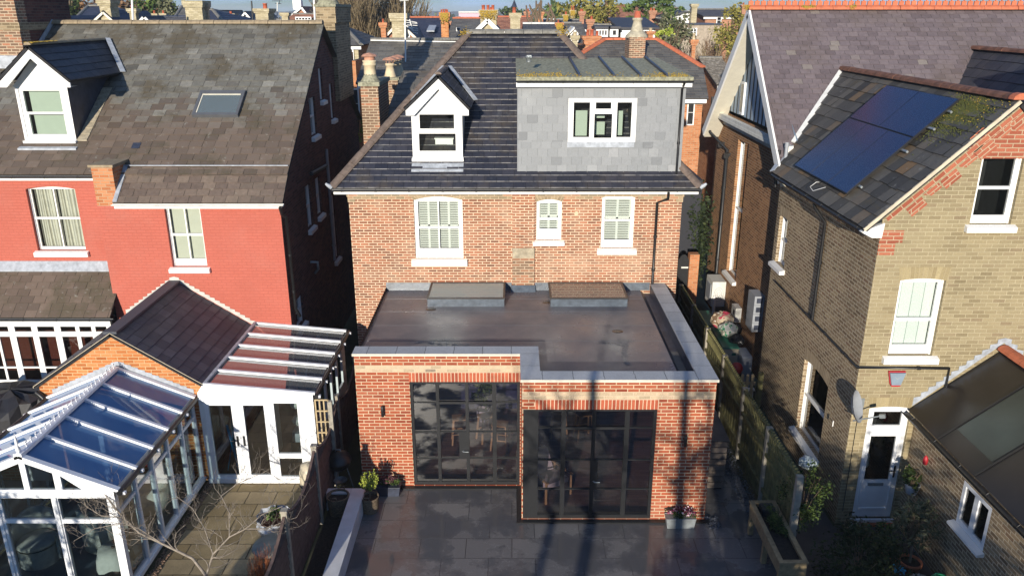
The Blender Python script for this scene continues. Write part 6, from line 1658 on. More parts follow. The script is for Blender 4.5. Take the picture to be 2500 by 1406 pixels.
window(K, T, *V2, rise=.04, cols=1, mid=.46, inset=.10, fw=.085, cover='blind_white', sillw=.10, sillh=.14, bottom=.10)
arch_head(K, T, V2[0] - .02, V2[1] + .02, V2[3], .04, .22, 'arch_yellow', flare=.04)
arch_head(K, T, V1[0] - .02, V1[1] + .02, V1[3], .05, .24, 'arch_red', flare=.04)
arch_head(K, T, DR[0] - .02, DR[1] + .02, DR[3], .04, .2, 'arch_yellow', flare=.02)
mb = MB(T)
dvx, dvz = 1 / math.hypot(1, ksl), ksl / math.hypot(1, ksl)
Lr = (KRX - KX) / dvx
def vp(s, d): return (KX + s * dvx + d * dvz, -.005, zz(KX) + s * dvz - d * dvx)
mb.face([vp(.0, .07), vp(Lr, .07), vp(Lr, .16), vp(.0, .16)], uv=[(0, 0), (Lr, 0), (Lr, .075), (0, .075)])
k = 0; s = .35
while s < Lr - .1:
    d1 = .30 if k % 2 else .38
    mb.face([vp(s, .18), vp(s + .33, .18), vp(s + .33, d1), vp(s + (.11 if k % 2 else 0), d1)], uv=[(s, 0), (s + .33, 0), (s + .33, d1 - .18), (s + .1, d1 - .18)])
    s += .36; k += 1
mb.poly([(KRX - .75, zz(KRX - .75) - .2), (KRX + .75, zz(KRX - .75) - .2), (KRX, zz(KRX) - .12)], n=-.0045)
mb.poly([(V1[0] - .28, V1[3] - .12), (V1[0] - .04, V1[3] - .12), (V1[0] - .04, V1[3] + .30), (V1[0] - .10, V1[3] + .30), (V1[0] - .28, V1[3] + .12)], n=-.0045)
mb.face([(KX, -.005, 5.95), (KX + .42, -.005, 5.95), (KX + .42, -.005, 6.18), (KX, -.005, 6.18)])
mb.face([(KX, -.005, 5.72), (KX + .30, -.005, 5.72), (KX + .30, -.005, 5.95), (KX, -.005, 5.95)])
mb.build('red_brick_trim', M['red_band'], K)
mb = MB(); mb.hexa([(KX - .16, KY - .04, KE - .17), (KX + .02, KY - .04, KE - .17), (KX + .02, KY + .05, KE - .17), (KX - .16, KY + .05, KE - .17)], [(KXE - .05, KY - .04, KE - .06), (KX + .04, KY - .04, KE + .1), (KX + .04, KY + .05, KE + .1), (KXE - .05, KY + .05, KE - .06)]); mb.build('gable_kneeler', M['white'], K)
fr = window(K, T, *DR, rise=.04, panes=[(DR[0] + .13, DR[1] - .13, 2.22, 2.52), (DR[0] + .15, DR[1] - .16, .98, 1.98)], mid=0, inset=.06, sill=False, room=1.2, name='door', mat='upvc')
mb = MB(T); mb.box((DR[0] + .02, .03, 2.08), (DR[1] - .02, .058, 2.14)); mb.box((DR[0] + .12, .035, .30), (DR[1] - .12, .058, .34)); mb.box((DR[0] - .03, -.06, .06), (DR[1] + .03, .05, .12)); mb.box((DR[0] + .10, .04, .40), (DR[0] + .115, .058, 2.04)); mb.box((DR[1] - .115, .04, .40), (DR[1] - .10, .058, 2.04)); mb.build('door_mouldings', M['upvc'], fr)
mb = MB(T); mb.box((DR[0] + .24, .04, .86), (DR[1] - .26, .058, .92)); mb.build('letterbox', M['galv'], fr)
mb = MB(T); mb.box((DR[1] - .11, .03, 1.06), (DR[1] - .075, .055, 1.32)); mb.tube([(DR[1] - .09, .0, 1.22), (DR[1] - .21, .0, 1.22)], .011, 6); mb.build('handle', M['steel'], fr)
mb = MB(T); mb.box((DR[0], -.12, 0), (DR[1], -.001, .055)); mb.build('door_step', M['terracotta'], K)
mb = MB(T); mb.lathe([(.05, 0), (.07, .05), (.055, .25), (.04, .3)], (DR[0] + .25, .3, 1.15), 10); b_ = mb.build('bottle_inside', M['white_metal'], fr)
TS = FXL(KX)
s1 = (-PX(1896, 600, KX).y, -PX(1920, 600, KX).y, PX(1905, 650, KX).z, PX(1912, 528, KX).z)
s2 = (-PX(1948, 1000, KX).y, -PX(2014, 1000, KX).y, PX(1965, 1075, KX).z, PX(1990, 905, KX).z)
s2 = (s2[0], s2[1], max(.75, PX(1975, 1090, KX).z), PX(1975, 880, KX).z)
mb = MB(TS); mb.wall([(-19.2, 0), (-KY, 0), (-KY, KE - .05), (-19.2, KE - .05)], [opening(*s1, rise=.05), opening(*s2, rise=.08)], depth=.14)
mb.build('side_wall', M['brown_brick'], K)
for q, rs in ((s1, .05), (s2, .08)):
    window(K, TS, *q, rise=rs, cols=1, mid=.5, inset=.11, fw=.06, sillw=.09, sillh=.12, silld=.13, room=1.0)
    arch_head(K, TS, q[0] - .02, q[1] + .02, q[3], rs, .23, 'arch', flare=.05)
xk = KX - .055
pa = PX(2020, 480, xk); pb = PX(1985, 785, xk)
yk = (pa.y + pb.y) / 2
downpipe(K, [(KXE - .02, yk, KE - .1), (KXE + .02, yk, KE - .2), (xk, yk, KE - .5), (xk, yk, pb.z)], .036, name='downpipe')
za, zb_ = PX(1880, 690, xk), PX(2088, 895, xk)
zp = (za.z + zb_.z) / 2
pc = PY(2090, 897, KY - .05)
downpipe(K, [(xk, 18.6, pc.z + .04), (xk, KY - .05, pc.z), (PY(2318, 900, KY - .05).x, KY - .05, pc.z - .02), (PY(2318, 900, KY - .05).x, KY - .05, PY(2310, 950, KY - .05).z)], .026, name='waste_pipe')
gutter(K, (KXE - .05, KY - .05, KE - .02), (KXE - .05, 18.95, KE - .02), .055, mat='black', out=(-1, 0, 0))
mb = MB(); mb.tube([PX(2040, 1040, KX - .05) + Vector((-.06, 0, 0)), PX(2040, 1040, KX - .05) + Vector((-.06, 0, .12))], .012, 5); mb.build('vent_pipe', M['white'], K)
mb = MB(); c = PX(2072, 0, KX); mb.tube([(6.72, KY - .012, 2.55), (6.72, KY - .012, .3)], .008, 4); mb.build('cable', M['black'], K)
mb = MB(); mb.bar((KXE, KY - .05, KE - .02), (KRX, KY - .05, KRZ - .02), .03, .06, up=(-.7, 0, .7)); mb.build('verge_mortar', M['mortar'], K)
Ob = Vector((KXE, 19.9, KE))
roof_face(K, M['wing_slate'], [(KXE, 19.0, KE), (KXE, KY - .06, KE), (KRX, KY - .06, KRZ), (KRX, 21.5, KRZ)], (KRX - KXE, 0, KRZ - KE), name='roof', cw=.33, ch=.30, seed=71, th=.02, jit=.02)
roof_face(K, M['wing_slate'], [(2 * KRX - KXE, KY - .06, KE), (2 * KRX - KXE, 19.0, KE), (KRX, 21.5, KRZ), (KRX, KY - .06, KRZ)], (-(KRX - KXE), 0, KRZ - KE), name='roof', cw=.33, ch=.30, seed=72, th=.02)
mb = MB(); ridge_tiles(mb, (KRX, KY - .04, KRZ), (KRX, 21.3, KRZ), .13, .34); mb.build('ridge_tiles', M['ridge_rust'], K)
mb = MB(); ridge_tiles(mb, (KRX, KY - .08, KRZ + .01), (KRX, KY + .1, KRZ + .01), .15, .2); mb.build('ridge_end_tile', M['ridge_red'], K)
mb = MB(); mb.bar((KXE + .62, 19.45, KE + .64), (KRX, 21.25, KRZ + .03), .14, .04, up=(0, -.6, .8)); mb.build('valley_flashing', plain('white_flashing', (0.62, 0.63, 0.62), .6, var=.12), K)
mb = MB(); mb.bar((KXE, 18.95, KE + .03), (KXE + .55, 19.4, KE + .56), .16, .02, up=(-.6, 0, .8)); mb.build('lead_flashing', M['lead'], K)
rr = random.Random(77)
for mt, nm, n_, cen in (('moss', 'moss_patch', 2600, (8.25, 14.7)), ('lichen', 'lichen_patch', 160, (8.4, 14.6))):
    mb = MB()
    for i in range(n_):
        x = cen[0] + rr.gauss(0, .22); y = cen[1] + rr.gauss(0, .38)
        if x > KRX - .06 or y < KY: continue
        mb.lathe([(0.001, -.01), (rr.uniform(.008, .022), 0), (0.001, .012)], (x, y, KE + (x - KXE) * ksl + .025), 4)
    o = mb.build(nm, M[mt], K); o['kind'] = 'stuff'
BRY, BRZ, BEY, BEZ = 22.8, 9.93, 18.7, 6.1
bs = (BRZ - BEZ) / (BRY - BEY)
roof_face(K, M['purple_slate'], [(6.42, BEY, BEZ), (14.6, BEY, BEZ), (14.6, BRY, BRZ), (6.42, BRY, BRZ)], (0, BRY - BEY, BRZ - BEZ), name='main_roof', cw=.26, ch=.165, seed=73, th=.009)
mb = MB(); mb.face([(14.6, BRY, BRZ - .02), (6.42, BRY, BRZ - .02), (6.42, 26.9, BEZ), (14.6, 26.9, BEZ)]); mb.build('main_roof_far_slope', M['bg_grey_slate'], K)
mb = MB(); ridge_tiles(mb, (6.40, BRY, BRZ), (14.6, BRY, BRZ), .16, .45); RG = mb.build('ridge_tiles', M['ridge_red'], K)
mb = MB(); x = 6.42
while x < 14.5:
    mb.box((x, BRY - .02, BRZ + .10), (x + .13, BRY + .02, BRZ + .22)); mb.box((x, BRY - .02, BRZ + .30), (x + .16, BRY + .02, BRZ + .34)); mb.box((x + .05, BRY - .015, BRZ + .2), (x + .08, BRY + .015, BRZ + .31)); x += .17
mb.build('ridge_cresting', M['ridge_red'], RG)
mb = MB(); 
for i in range(160):
    x = rr.choice([6.35, 7.9, 8.1, 9.2]) + rr.gauss(0, .05); mb.lathe([(0.001, -.01), (rr.uniform(.015, .035), 0), (0.001, .02)], (x, BRY - .13 + rr.gauss(0, .02), BRZ + .06 + rr.gauss(0, .03)), 5)
o = mb.build('lichen_patch', M['lichen'], RG); o['kind'] = 'stuff'
KG = 6.98
TG = FXL(KG)
wg = (-PX(1788, 500, KG).y, -PX(1814, 500, KG).y, PX(1790, 680, KG).z, PX(1806, 342, KG).z)
mb = MB(TG); mb.wall([(-27.0, 0), (-18.9, 0), (-18.9, 6.80), (-27.0, 6.80)], [opening(*wg)], depth=.2); mb.build('gable_brick_wall', M['orange_side'], K)
window(K, TG, *wg, cols=1, mid=.5, inset=.12, fw=.05, sillw=.08, sillh=.12, silld=.12, room=1.0)
mb = MB(TG); n = 9
for i in range(n):
    u0_ = -26.0 + i * .74
    za_ = BRZ - abs(-u0_ - BRY) * bs - .05; zb2 = BRZ - abs(-(u0_ + .74) - BRY) * bs - .05
    pts = [(u0_ + .005, 6.9), (u0_ + .70, 6.9), (u0_ + .70, max(6.95, zb2)), (u0_ + .005, max(6.95, za_))]
    if -u0_ > BRY > -(u0_ + .74): pts = pts[:3] + [(-BRY, BRZ - .05)] + pts[3:]
    mb.poly(pts, n=-.02)
mb.build('gable_boarding', plain('pale_blue_boarding', (0.36, 0.46, 0.56), .6, var=.06), K)  # blue of sky-lit shade painted into the boards
for i in range(1, n * 2):
    mb = MB(TG)
    u = -26.0 + i * .37; top_ = BRZ - abs(-u - BRY) * bs - .1
    if top_ > 6.95: mb.box((u - .022, -.04, 6.9), (u + .022, -.021, top_)); mb.build('boarding_batten', M['steel'], K)
mb = MB(TG); mb.box((-26.0, -.30, 6.62), (-19.2, -.001, 6.70)); mb.box((-26.0, -.29, 6.70), (-19.2, -.16, 6.80)); mb.box((-26.0, -.12, 6.45), (-19.2, -.001, 6.62)); mb.build('gable_ledge', M['white_old'], K)
gw = (-24.45, -24.1, 6.95, 7.9)
mb = MB(TG); mb.box((gw[0], -.09, gw[2]), (gw[1], -.03, gw[3])); f_ = mb.build('attic_window', M['white'], K)
mb = MB(TG); mb.box((gw[0] + .06, -.095, gw[2] + .08), (gw[1] - .06, -.0905, gw[3] - .06)); mb.build('pane', M['glass_dark'], f_)
for s_ in (-1, 1):
    ye = BRY + s_ * (BRY - BEY) * .98; 
    a_ = Vector((6.44, BRY, BRZ - .10)); b_ = Vector((6.44, BRY + s_ * 4.05, BEZ - .05))
    mb = MB(); mb.bar(a_, b_, .05, .26, up=(0, s_ * .7, .7)); BB = mb.build('bargeboard', M['white'], K)
    mb = MB(); mb.bar(a_ + Vector((.28, 0, -.14)), b_ + Vector((.28, 0, -.14)), .5, .02, up=(0, s_ * .7, .7)); mb.build('soffit', M['cream'], BB)
def px_(x, y, X=KX - .06): return PX(x, y, X)
a_ = PX(1728, 250, KX - .35)
downpipe(K, [(6.6, 26.6, PX(1728, 232, 6.6).z), (6.6, 26.6, 6.1), (6.91, 25.4, 5.7), (6.91, 25.4, .2)], .05, mat='gutter')
mb = MB(); c = PX(1914, 335, 6.3); mb.tube([(6.62, 19.1, 5.9), (6.62, 19.1, 6.85)], .045, 8); mb.lathe([(.055, 0), (.055, .1)], (6.62, 19.1, 6.8), 8); mb.build('soil_pipe', M['grey_plastic'], K)
mb = MB(); mb.tube([(6.5, 19.25, 5.8), (6.5, 19.25, 6.7)], .045, 8); mb.build('soil_pipe', M['black'], K)
rx = PY(2385, 140, 21).x
mb_O = Vector((10.4, 19.4, 6.9))
roof_face(K, M['bg_slate'], [(10.7, 21.0, 7.25), (10.7, 17.4, 7.25), (12.2, 17.4, 8.95), (12.2, 22.2, 8.95)], (1.5, 0, 1.7), name='side_gable_roof', cw=.33, ch=.28, seed=75, th=.015)
mb = MB(); ridge_tiles(mb, (12.2, 17.4, 8.95), (12.2, 22.0, 8.95), .12, .34); mb.build('ridge_tiles', M['ridge_rust'], K)
mb = MB(); mb.bar((10.7, 20.9, 7.3), (12.2, 21.9, 9.0), .12, .04, up=(0, -.6, .8)); mb.build('valley_flashing', M['lead'], K)
mb = MB(); mb.box((10.95, 16.1, 6.5), (11.9, 17.2, 9.0)); c1 = mb.build('chimney', M['dark_brick'], K)
mb = MB(); mb.box((10.88, 16.02, 8.7), (11.98, 17.28, 8.95)); mb.build('corbelled_head', M['dark_brick'], c1)
panel = MB(); 
S0 = Vector((KXE, 0, KE)); SVk = Vector((KRX - KXE, 0, KRZ - KE)).normalized(); SNk = Vector((-SVk.z, 0, SVk.x))
def kp(x, y): return PN(x, y, S0 + SNk * .12, SNk)
ca, cb_, cc_, cd_ = kp(1937, 407), kp(2070, 471), kp(2345, 240), kp(2163, 211)
y_far = (ca.y + cd_.y) / 2; y_near = (cb_.y + cc_.y) / 2
v_lo = ((ca - S0).dot(SVk) + (cb_ - S0).dot(SVk)) / 2; v_hi = ((cc_ - S0).dot(SVk) + (cd_ - S0).dot(SVk)) / 2
m1, m2 = kp(2073, 290), kp(2236, 337); v_m = ((m1 - S0).dot(SVk) + (m2 - S0).dot(SVk)) / 2
def kb(mb, y0, y1, v0, v1, h0, h1):
    q = lambda y, v, h: Vector((S0.x, y, S0.z)) + SVk * v + SNk * h
    mb.hexa([q(y1, v0, h0), q(y0, v0, h0), q(y0, v1, h0), q(y1, v1, h0)], [q(y1, v0, h1), q(y0, v0, h1), q(y0, v1, h1), q(y1, v1, h1)])
pvm, t, P, N, Lk = newmat('solar_cells')
P.inputs['Base Color'].default_value = (0.006, 0.020, 0.075, 1); P.inputs['Roughness'].default_value = .22; P.inputs['Specular IOR Level'].default_value = .6
P.inputs['Coat Weight'].default_value = .15; P.inputs['Coat Roughness'].default_value = .3
f = noise(N, Lk, 90, 2); Lk(rng(N, Lk, f, .3, .7, .15, .35), P.inputs['Roughness'])
W_ = y_far - y_near
cells = [(y_near + W_ * k / 3 + .008, y_near + W_ * (k + 1) / 3 - .008, v_lo, v_m - .004) for k in range(3)] + [(y_near + W_ * k / 2 + .008, y_near + W_ * (k + 1) / 2 - .008, v_m + .004, v_hi) for k in range(2)]
labs = ['solar panel in the lower row at the camera-side end of the array', 'middle solar panel of the lower row of three', 'solar panel in the lower row at the far end of the array', 'upper-row solar panel nearer the brick gable', 'upper-row solar panel farther from the brick gable']
for q, lab in zip(cells, labs):
    t_ = thing('solar_panel', lab, 'solar panel', (7.2, (q[0] + q[1]) / 2, 7.0), 'solar panels on the slate wing roof')
    mb = MB(); kb(mb, q[0] + .015, q[1] - .015, q[2] + .015, q[3] - .015, .12, .135); mb.build('cell_surface', pvm, t_)
    mb = MB(); kb(mb, q[0], q[1], q[2], q[3], .09, .125); fr_o = mb.build('panel_frame', M['steel'], t_)
mb = MB(); kb(mb, y_near - .1, y_far + .05, v_lo + .25, v_lo + .29, .05, .09); kb(mb, y_near - .1, y_far + .05, v_hi - .29, v_hi - .25, .05, .09); kb(mb, y_near - .2, y_far + .05, v_m - .3, v_m - .26, .05, .09); kb(mb, y_near - .2, y_far + .05, v_m + .3, v_m + .34, .05, .09)
mb.build('mounting_rails', M['galv'], K)
mb = MB(); c = kp(2000, 445); mb.tube([c, c + Vector((-.1, -.1, .02)), c + Vector((-.18, 0.0, -.1)), c + Vector((-.22, -.3, -.12)), c + Vector((-.05, -.5, .0))], .006, 4); mb.build('cable', M['white'], K)
OB = thing('rear_outbuilding', 'low brick outbuilding with dark glazed roof and blue-white window, bottom right', 'outbuilding', (9, 11, 0))
ox, oz = 7.84, 2.66
ow = (-PX(2338, 1250, ox).y, -PX(2421, 1250, ox).y, PX(2350, 1270, ox).z, PX(2360, 1168, ox).z)
ow = (ow[0], ow[1], PX(2352, 1292, ox).z, PX(2352, 1168, ox).z)
mb = MB(FXL(ox)); mb.wall([(-13.68, 0), (-7, 0), (-7, oz), (-13.68, oz)], [opening(*ow)], depth=.1); mb.build('wall', M['brown_brick'], OB)
mw = (ow[0] + ow[1]) / 2
window(OB, FXL(ox), *ow, panes=[(ow[0] + .08, mw - .06, ow[2] + .10, ow[3] - .08), (mw + .06, ow[1] - .08, ow[2] + .10, ow[3] - .08)], mid=0, inset=.0, sill=True, sillw=.06, silld=.12, sillh=.08, room=.8, mat='upvc')
orx, orz = 9.25, 3.88
M['dark_felt'] = plain('dark_brown_felt', (0.016, 0.013, 0.012), .3, var=.35, scale=1.5)
def pl(a, b, c, d, nm, mat, t=.05): mb = MB(); mb.slab([a, b, c, d], t); mb.build(nm, mat, OB)
Yn = 13.66
pl((ox - .18, Yn, oz - .05), (ox - .18, 6.5, oz - .05), (orx, 6.5, orz), (orx, Yn, orz), 'roof', M['dark_felt'])
pl((2 * orx - ox, 6.5, oz), (2 * orx - ox, Yn, oz), (orx, Yn, orz), (orx, 6.5, orz), 'roof', M['bg_red_tile'])
rdv = Vector((orx - (ox - .18), 0, orz - (oz - .05))); rn = Vector((-rdv.z, 0, rdv.x)).normalized()
for y in (12.55, 11.35): 
    mb = MB(); a_ = Vector((ox - .18, y, oz - .05)) + rn * .012; mb.bar(a_, a_ + rdv, .03, .02, up=rn); mb.build('roof_seam', M['black'], OB)
mb = MB(); q = lambda y, f_: Vector((ox - .18, y, oz - .05)) + rdv * f_ + rn * .006
mb.face([q(12.5, .18), q(11.4, .18), q(11.4, .95), q(12.5, .95)]); mb.build('roof_window', plain('dark_green_tinted_panel', (0.032, 0.044, 0.040), .25, var=.3, scale=1), OB)
mb = MB(); ridge_tiles(mb, (orx, Yn, orz), (orx, 7.0, orz), .13, .33); mb.build('ridge_tiles', M['ridge_red'], OB)
gutter(OB, (ox - .24, Yn, oz - .08), (ox - .24, 7, oz - .08), .06, mat='black', out=(-1, 0, 0))
mb = MB(FY(KY)); zig(mb, None, [(ox - .1, oz + .02), (orx, orz + .12)], .16, .10, n=-.012); zig(mb, None, [(orx, orz + .12), (orx + 1.2, oz + .3)], .16, .10, n=-.012); mb.build('stepped_flashing', M['lead'], OB)
F2 = thing('picket_top_fence', 'green-stained boarded fence with a spindle trellis top along the side passage', 'fence', (5.3, 16, 0))
fp = [12.6, 14.4, 16.2, 18.0, 19.8, 21.6, 23.4]
for y in fp:
    mb = MB(); mb.box((5.24, y - .05, 0), (5.36, y + .05, 1.82)); mb.build('post', M['concrete'], F2)
for i in range(len(fp) - 1):
    a, b = fp[i] + .06, fp[i + 1] - .06
    mb = MB(); y = a; k = 0
    while y < b - .02:
        mb.box((5.285 + (.008 if k % 2 else 0), y, .04), (5.305 + (.008 if k % 2 else 0), min(b, y + .10), 1.45)); y += .105; k += 1
    mb.box((5.24, a, 1.18), (5.284, b, 1.26)); mb.box((5.24, a, .35), (5.284, b, .43))
    mb.build('panel', M['wood_green'], F2)
    mb = MB(); mb.box((5.26, a, 1.455), (5.33, b, 1.50)); mb.box((5.25, a, 1.755), (5.34, b, 1.79))
    y = a + .04
    while y < b: mb.bar((5.295, y, 1.50), (5.295, y, 1.85), .045, .03); y += .105
    mb.build('trellis_top', M['wood_green'], F2)
t_ = thing('picket_gate', 'pale wooden picket gate between the spindle fence and the brick side wall', 'gate', (5.9, 15.6, 0))
gy = 18.2
for k in range(4):
    x = 5.72 + k * .13; mb = MB(); mb.box((x - .035, gy, .1), (x + .035, gy + .02, 1.18)); mb.lathe([(.035, 0), (.0, .04)], (x, gy + .01, 1.18), 8); mb.build('pale', M['wood_pale'], t_)
mb = MB(); mb.box((5.66, gy + .022, .9), (6.2, gy + .05, .98)); mb.box((5.66, gy + .022, .3), (6.2, gy + .05, .38)); mb.build('rail', M['wood_pale'], t_)
mb = MB(); mb.box((6.25, gy - .04, 0), (6.37, gy + .06, 1.25)); mb.build('post', M['wood_green'], t_)
t_ = thing('slatted_store', 'low timber store with horizontal slats beside the extension\'s right wall', 'storage box', (4.3, 15, 0))
sx0, sx1, sy0, sy1 = 4.0, 4.62, 14.9, 16.3
mb = MB(); mb.box((sx0 + .03, sy0 + .03, 0), (sx1 - .03, sy1, 1.18)); mb.build('inner_box', M['dark_int'], t_)
mb = MB()
for k in range(8): z = .05 + k * .145; mb.box((sx0, sy0, z), (sx1, sy0 + .022, z + .125)); mb.box((sx1 - .022, sy0 + .03, z), (sx1, sy1, z + .125))
mb.build('slats', plain('silvered_timber', (0.20, 0.16, 0.13), .8, var=.3, scale=6), t_)
mb = MB(); mb.slab([(sx0 - .03, sy0 - .05, 1.24), (sx1 + .03, sy0 - .05, 1.24), (sx1 + .03, sy1, 1.30), (sx0 - .03, sy1, 1.30)], .03); mb.build('lid', M['asphalt'], t_)
t_ = thing('raised_planter', 'long timber trough planter on legs beside the right fence', 'planter', (5.0, 12.5, 0))
x0, x1, y0, y1 = 4.72, 5.20, 11.55, 13.4
mb = MB()
mb.box((x0, y0, .45), (x0 + .04, y1, .70)); mb.box((x1 - .04, y0, .45), (x1, y1, .70)); mb.box((x0 + .041, y0, .45), (x1 - .041, y0 + .04, .70)); mb.box((x0 + .041, y1 - .04, .45), (x1 - .041, y1, .70))
mb.box((x0 - .02, y0 - .02, .705), (x0 + .07, y1 + .02, .735)); mb.box((x1 - .07, y0 - .02, .705), (x1 + .02, y1 + .02, .735)); mb.box((x0 + .071, y0 - .02, .705), (x1 - .071, y0 + .07, .735)); mb.box((x0 + .071, y1 - .07, .705), (x1 - .071, y1 + .02, .735))
mb.build('trough_sides', M['wood'], t_)
for x in (x0 + .05, x1 - .05):
    for y in (y0 + .05, (y0 + y1) / 2, y1 - .05): mb = MB(); mb.box((x - .045, y - .045, 0), (x + .045, y + .045, .449)); mb.build('leg', M['wood'], t_)
mb = MB(); mb.box((x0 + .041, y0 + .041, .5), (x1 - .041, y1 - .041, .62)); mb.build('soil', M['soil'], t_)
rr = random.Random(66)
t_ = thing('herb_plant', 'feathery dark green herb growing in the raised planter', 'herb', (4.98, 12.6, .6))
mb = MB(); leaves(mb, (4.98, 12.65, .80), (.22, .34, .2), 700, .03, rr, .1, elong=3, clump=12); mb.build('foliage', M['leaf_dark'], t_)
mb = MB()
for i in range(14): mb.tube([(4.98 + rr.gauss(0, .06), 12.65 + rr.gauss(0, .1), .62), (4.98 + rr.gauss(0, .12), 12.65 + rr.gauss(0, .2), .92)], .004, 4)
mb.build('stem', M['leaf_dark'], t_)
boxy('storage_tray', 'dark plastic tray at the far end of the raised planter', 'tray', (4.86, 13.05, .62), (5.12, 13.3, .76), 'gutter')
def bin_box(lab, c, w_, d_, h_, body, lid, slope=.06):
    t_ = thing('storage_chest', lab, 'storage box', c, 'garden storage chests in the side passage')
    x, y, z = c
    mb = MB(); mb.hexa([(x, y, z), (x + w_, y, z), (x + w_, y + d_, z), (x, y + d_, z)], [(x, y, z + h_), (x + w_, y, z + h_), (x + w_, y + d_, z + h_), (x, y + d_, z + h_)]); mb.build('chest_body', M[body], t_)
    mb = MB(); mb.hexa([(x - .03, y - .03, z + h_ + .002), (x + w_ + .03, y - .03, z + h_ + .002), (x + w_ + .03, y + d_, z + h_ + .002), (x - .03, y + d_, z + h_ + .002)], [(x, y, z + h_ + .05), (x + w_, y, z + h_ + .05), (x + w_, y + d_ - .03, z + h_ + .05 + slope), (x, y + d_ - .03, z + h_ + .05 + slope)]); mb.build('lid', M[lid], t_)
    mb = MB(); mb.box((x + w_ * .6, y - .02, z + h_ * .82), (x + w_ * .85, y - .001, z + h_ * .88)); mb.build('handle', M['green_plastic'], t_)
bin_box('beige storage chest with green lid nearest the picket gate', (5.82, 20.1, 0), .45, 1.4, 1.08, 'beige_plastic', 'green_plastic')
bin_box('green-lidded storage chest farther down the passage under black sacks', (5.6, 21.8, 0), .5, 1.1, 1.05, 'green_plastic', 'green_plastic')
def sack(name, lab, cat, c, r, mat, grp=None, seed=1, sq=.8):
    rr = random.Random(seed); mb = MB(); n = 16; vs = []; fs = []; K_ = 8
    for k in range(K_ + 1):
        ph = math.pi * k / K_
        for i in range(n):
            a = i / n * 6.283; q = 1 + .16 * rr.uniform(-1, 1)
            vs.append((c[0] + r * q * math.sin(ph) * math.cos(a), c[1] + r * q * math.sin(ph) * math.sin(a), c[2] + r * sq * (1 - math.cos(ph)) * (1 + .05 * rr.uniform(-1, 1))))
    for k in range(K_):
        for i in range(n): fs.append((k * n + i, k * n + (i + 1) % n, (k + 1) * n + (i + 1) % n, (k + 1) * n + i))
    mb.grid(vs, fs, False); o = mb.build(name, M[mat] if isinstance(mat, str) else mat); tag(o, lab, cat, grp); return o
mot, t, P, N, Lk = newmat('mixed_wrapping')
f = noise(N, Lk, 5, 3); r = ramp(N, [(0.3, (0.45, 0.05, 0.09)), (.42, (0.5, 0.42, 0.3)), (.55, (0.2, 0.13, 0.08)), (.7, (0.6, 0.58, 0.52))], 'CONSTANT'); Lk(f, r.inputs[0]); Lk(r.outputs[0], P.inputs['Base Color'])
mot2, t, P, N, Lk = newmat('white_green_wrapping')
f = noise(N, Lk, 5, 3); r = ramp(N, [(0.3, (0.6, 0.6, 0.55)), (.5, (0.03, 0.25, 0.12)), (.56, (0.5, 0.45, 0.38)), (.7, (0.3, 0.3, 0.3))], 'CONSTANT'); Lk(f, r.inputs[0]); Lk(r.outputs[0], P.inputs['Base Color'])
sack('stuffed_bag', 'red and cream patterned stuffed bag on top of the pile in the side passage', 'bag', (6.08, 21.3, 1.2), .32, mot, seed=3)
sack('stuffed_bag', 'white and green stuffed bag on the beige chest', 'bag', (6.12, 20.75, 1.18), .26, mot2, seed=4)
sack('refuse_sack', 'black refuse sack beside the white and green bag', 'sack', (6.3, 20.5, 1.0), .22, 'bag_black', 'black sacks in the side passage', 5)
sack('refuse_sack', 'black refuse sack next to the patterned bag', 'sack', (6.4, 21.2, 1.0), .26, 'bag_black', 'black sacks in the side passage', 6)
sack('refuse_sack', 'black sacks heaped under the air-conditioning unit, by the far fence end', 'sack', (5.85, 23.0, .6), .45, 'bag_black', 'black sacks in the side passage', 7, .5)
boxy('appliance', 'white metal appliance standing against the side wall behind the chest', 'appliance', (6.28, 19.7, 0), (6.56, 20.4, 1.0), 'grey_plastic')
t_ = thing('plastic_ball', 'dark red ball on a dark crate behind the picket gate', 'ball', (6.1, 19.5, .6)); mb = MB(); mb.lathe([(.17 * math.sin(math.pi * k / 10), .17 - .17 * math.cos(math.pi * k / 10)) for k in range(11)], (6.08, 19.5, .6), 16); mb.build('ball_skin', M['red'], t_)
boxy('storage_crate', 'dark crate under the red ball behind the picket gate', 'crate', (5.9, 19.3, 0), (6.25, 19.7, .6), 'gutter')
mb = MB(); mb.box((6.0, 18.75, .45), (6.4, 18.9, .49)); mb.box((6.03, 18.8, 0), (6.07, 18.85, .45)); mb.box((6.33, 18.8, 0), (6.37, 18.85, .45)); o = mb.build('small_bench', M['white_metal']); tag(o, 'small white slatted bench in the passage behind the gate', 'bench')
t_ = thing('air_conditioner', 'white outdoor air-conditioning unit with round fan grille on the side wall', 'air conditioner', (6.3, 23.3, 1.3))
ay0, ay1, az0, az1 = 24.3, 25.1, .75, 1.6
mb = MB(); mb.box((6.52, ay0, az0), (6.96, ay1, az1)); mb.build('casing', M['white_metal'], t_)
mb = MB(FY(ay0)); 
for r_ in (.05, .10, .15): mb.tube([(6.74 + r_ * math.cos(a * .52), -.012, (az0 + az1) / 2 + r_ * 1.6 * math.sin(a * .52)) for a in range(13)], .008, 4)
mb.build('fan_grille', M['grey_plastic'], t_)
mb = MB(); mb.box((6.50, ay0 + .15, az0 + .15), (6.519, ay1 - .15, az1 - .15)); mb.build('side_vent', M['grey_plastic'], t_)
mb = MB(); mb.tube([(6.6, ay0 - .05, az0 + .4), (6.6, ay0 - .08, az0 - .1), (6.6, ay0 - .05, .1)], .05, 6); mb.build('pipe_sleeve', M['white'], t_)
t_ = thing('utility_cabinet', 'small white wall cabinet between the air conditioner and the meter boxes', 'utility box', (6.5, 18.7, 1.5))
a_ = PX(1800, 740, 6.42)
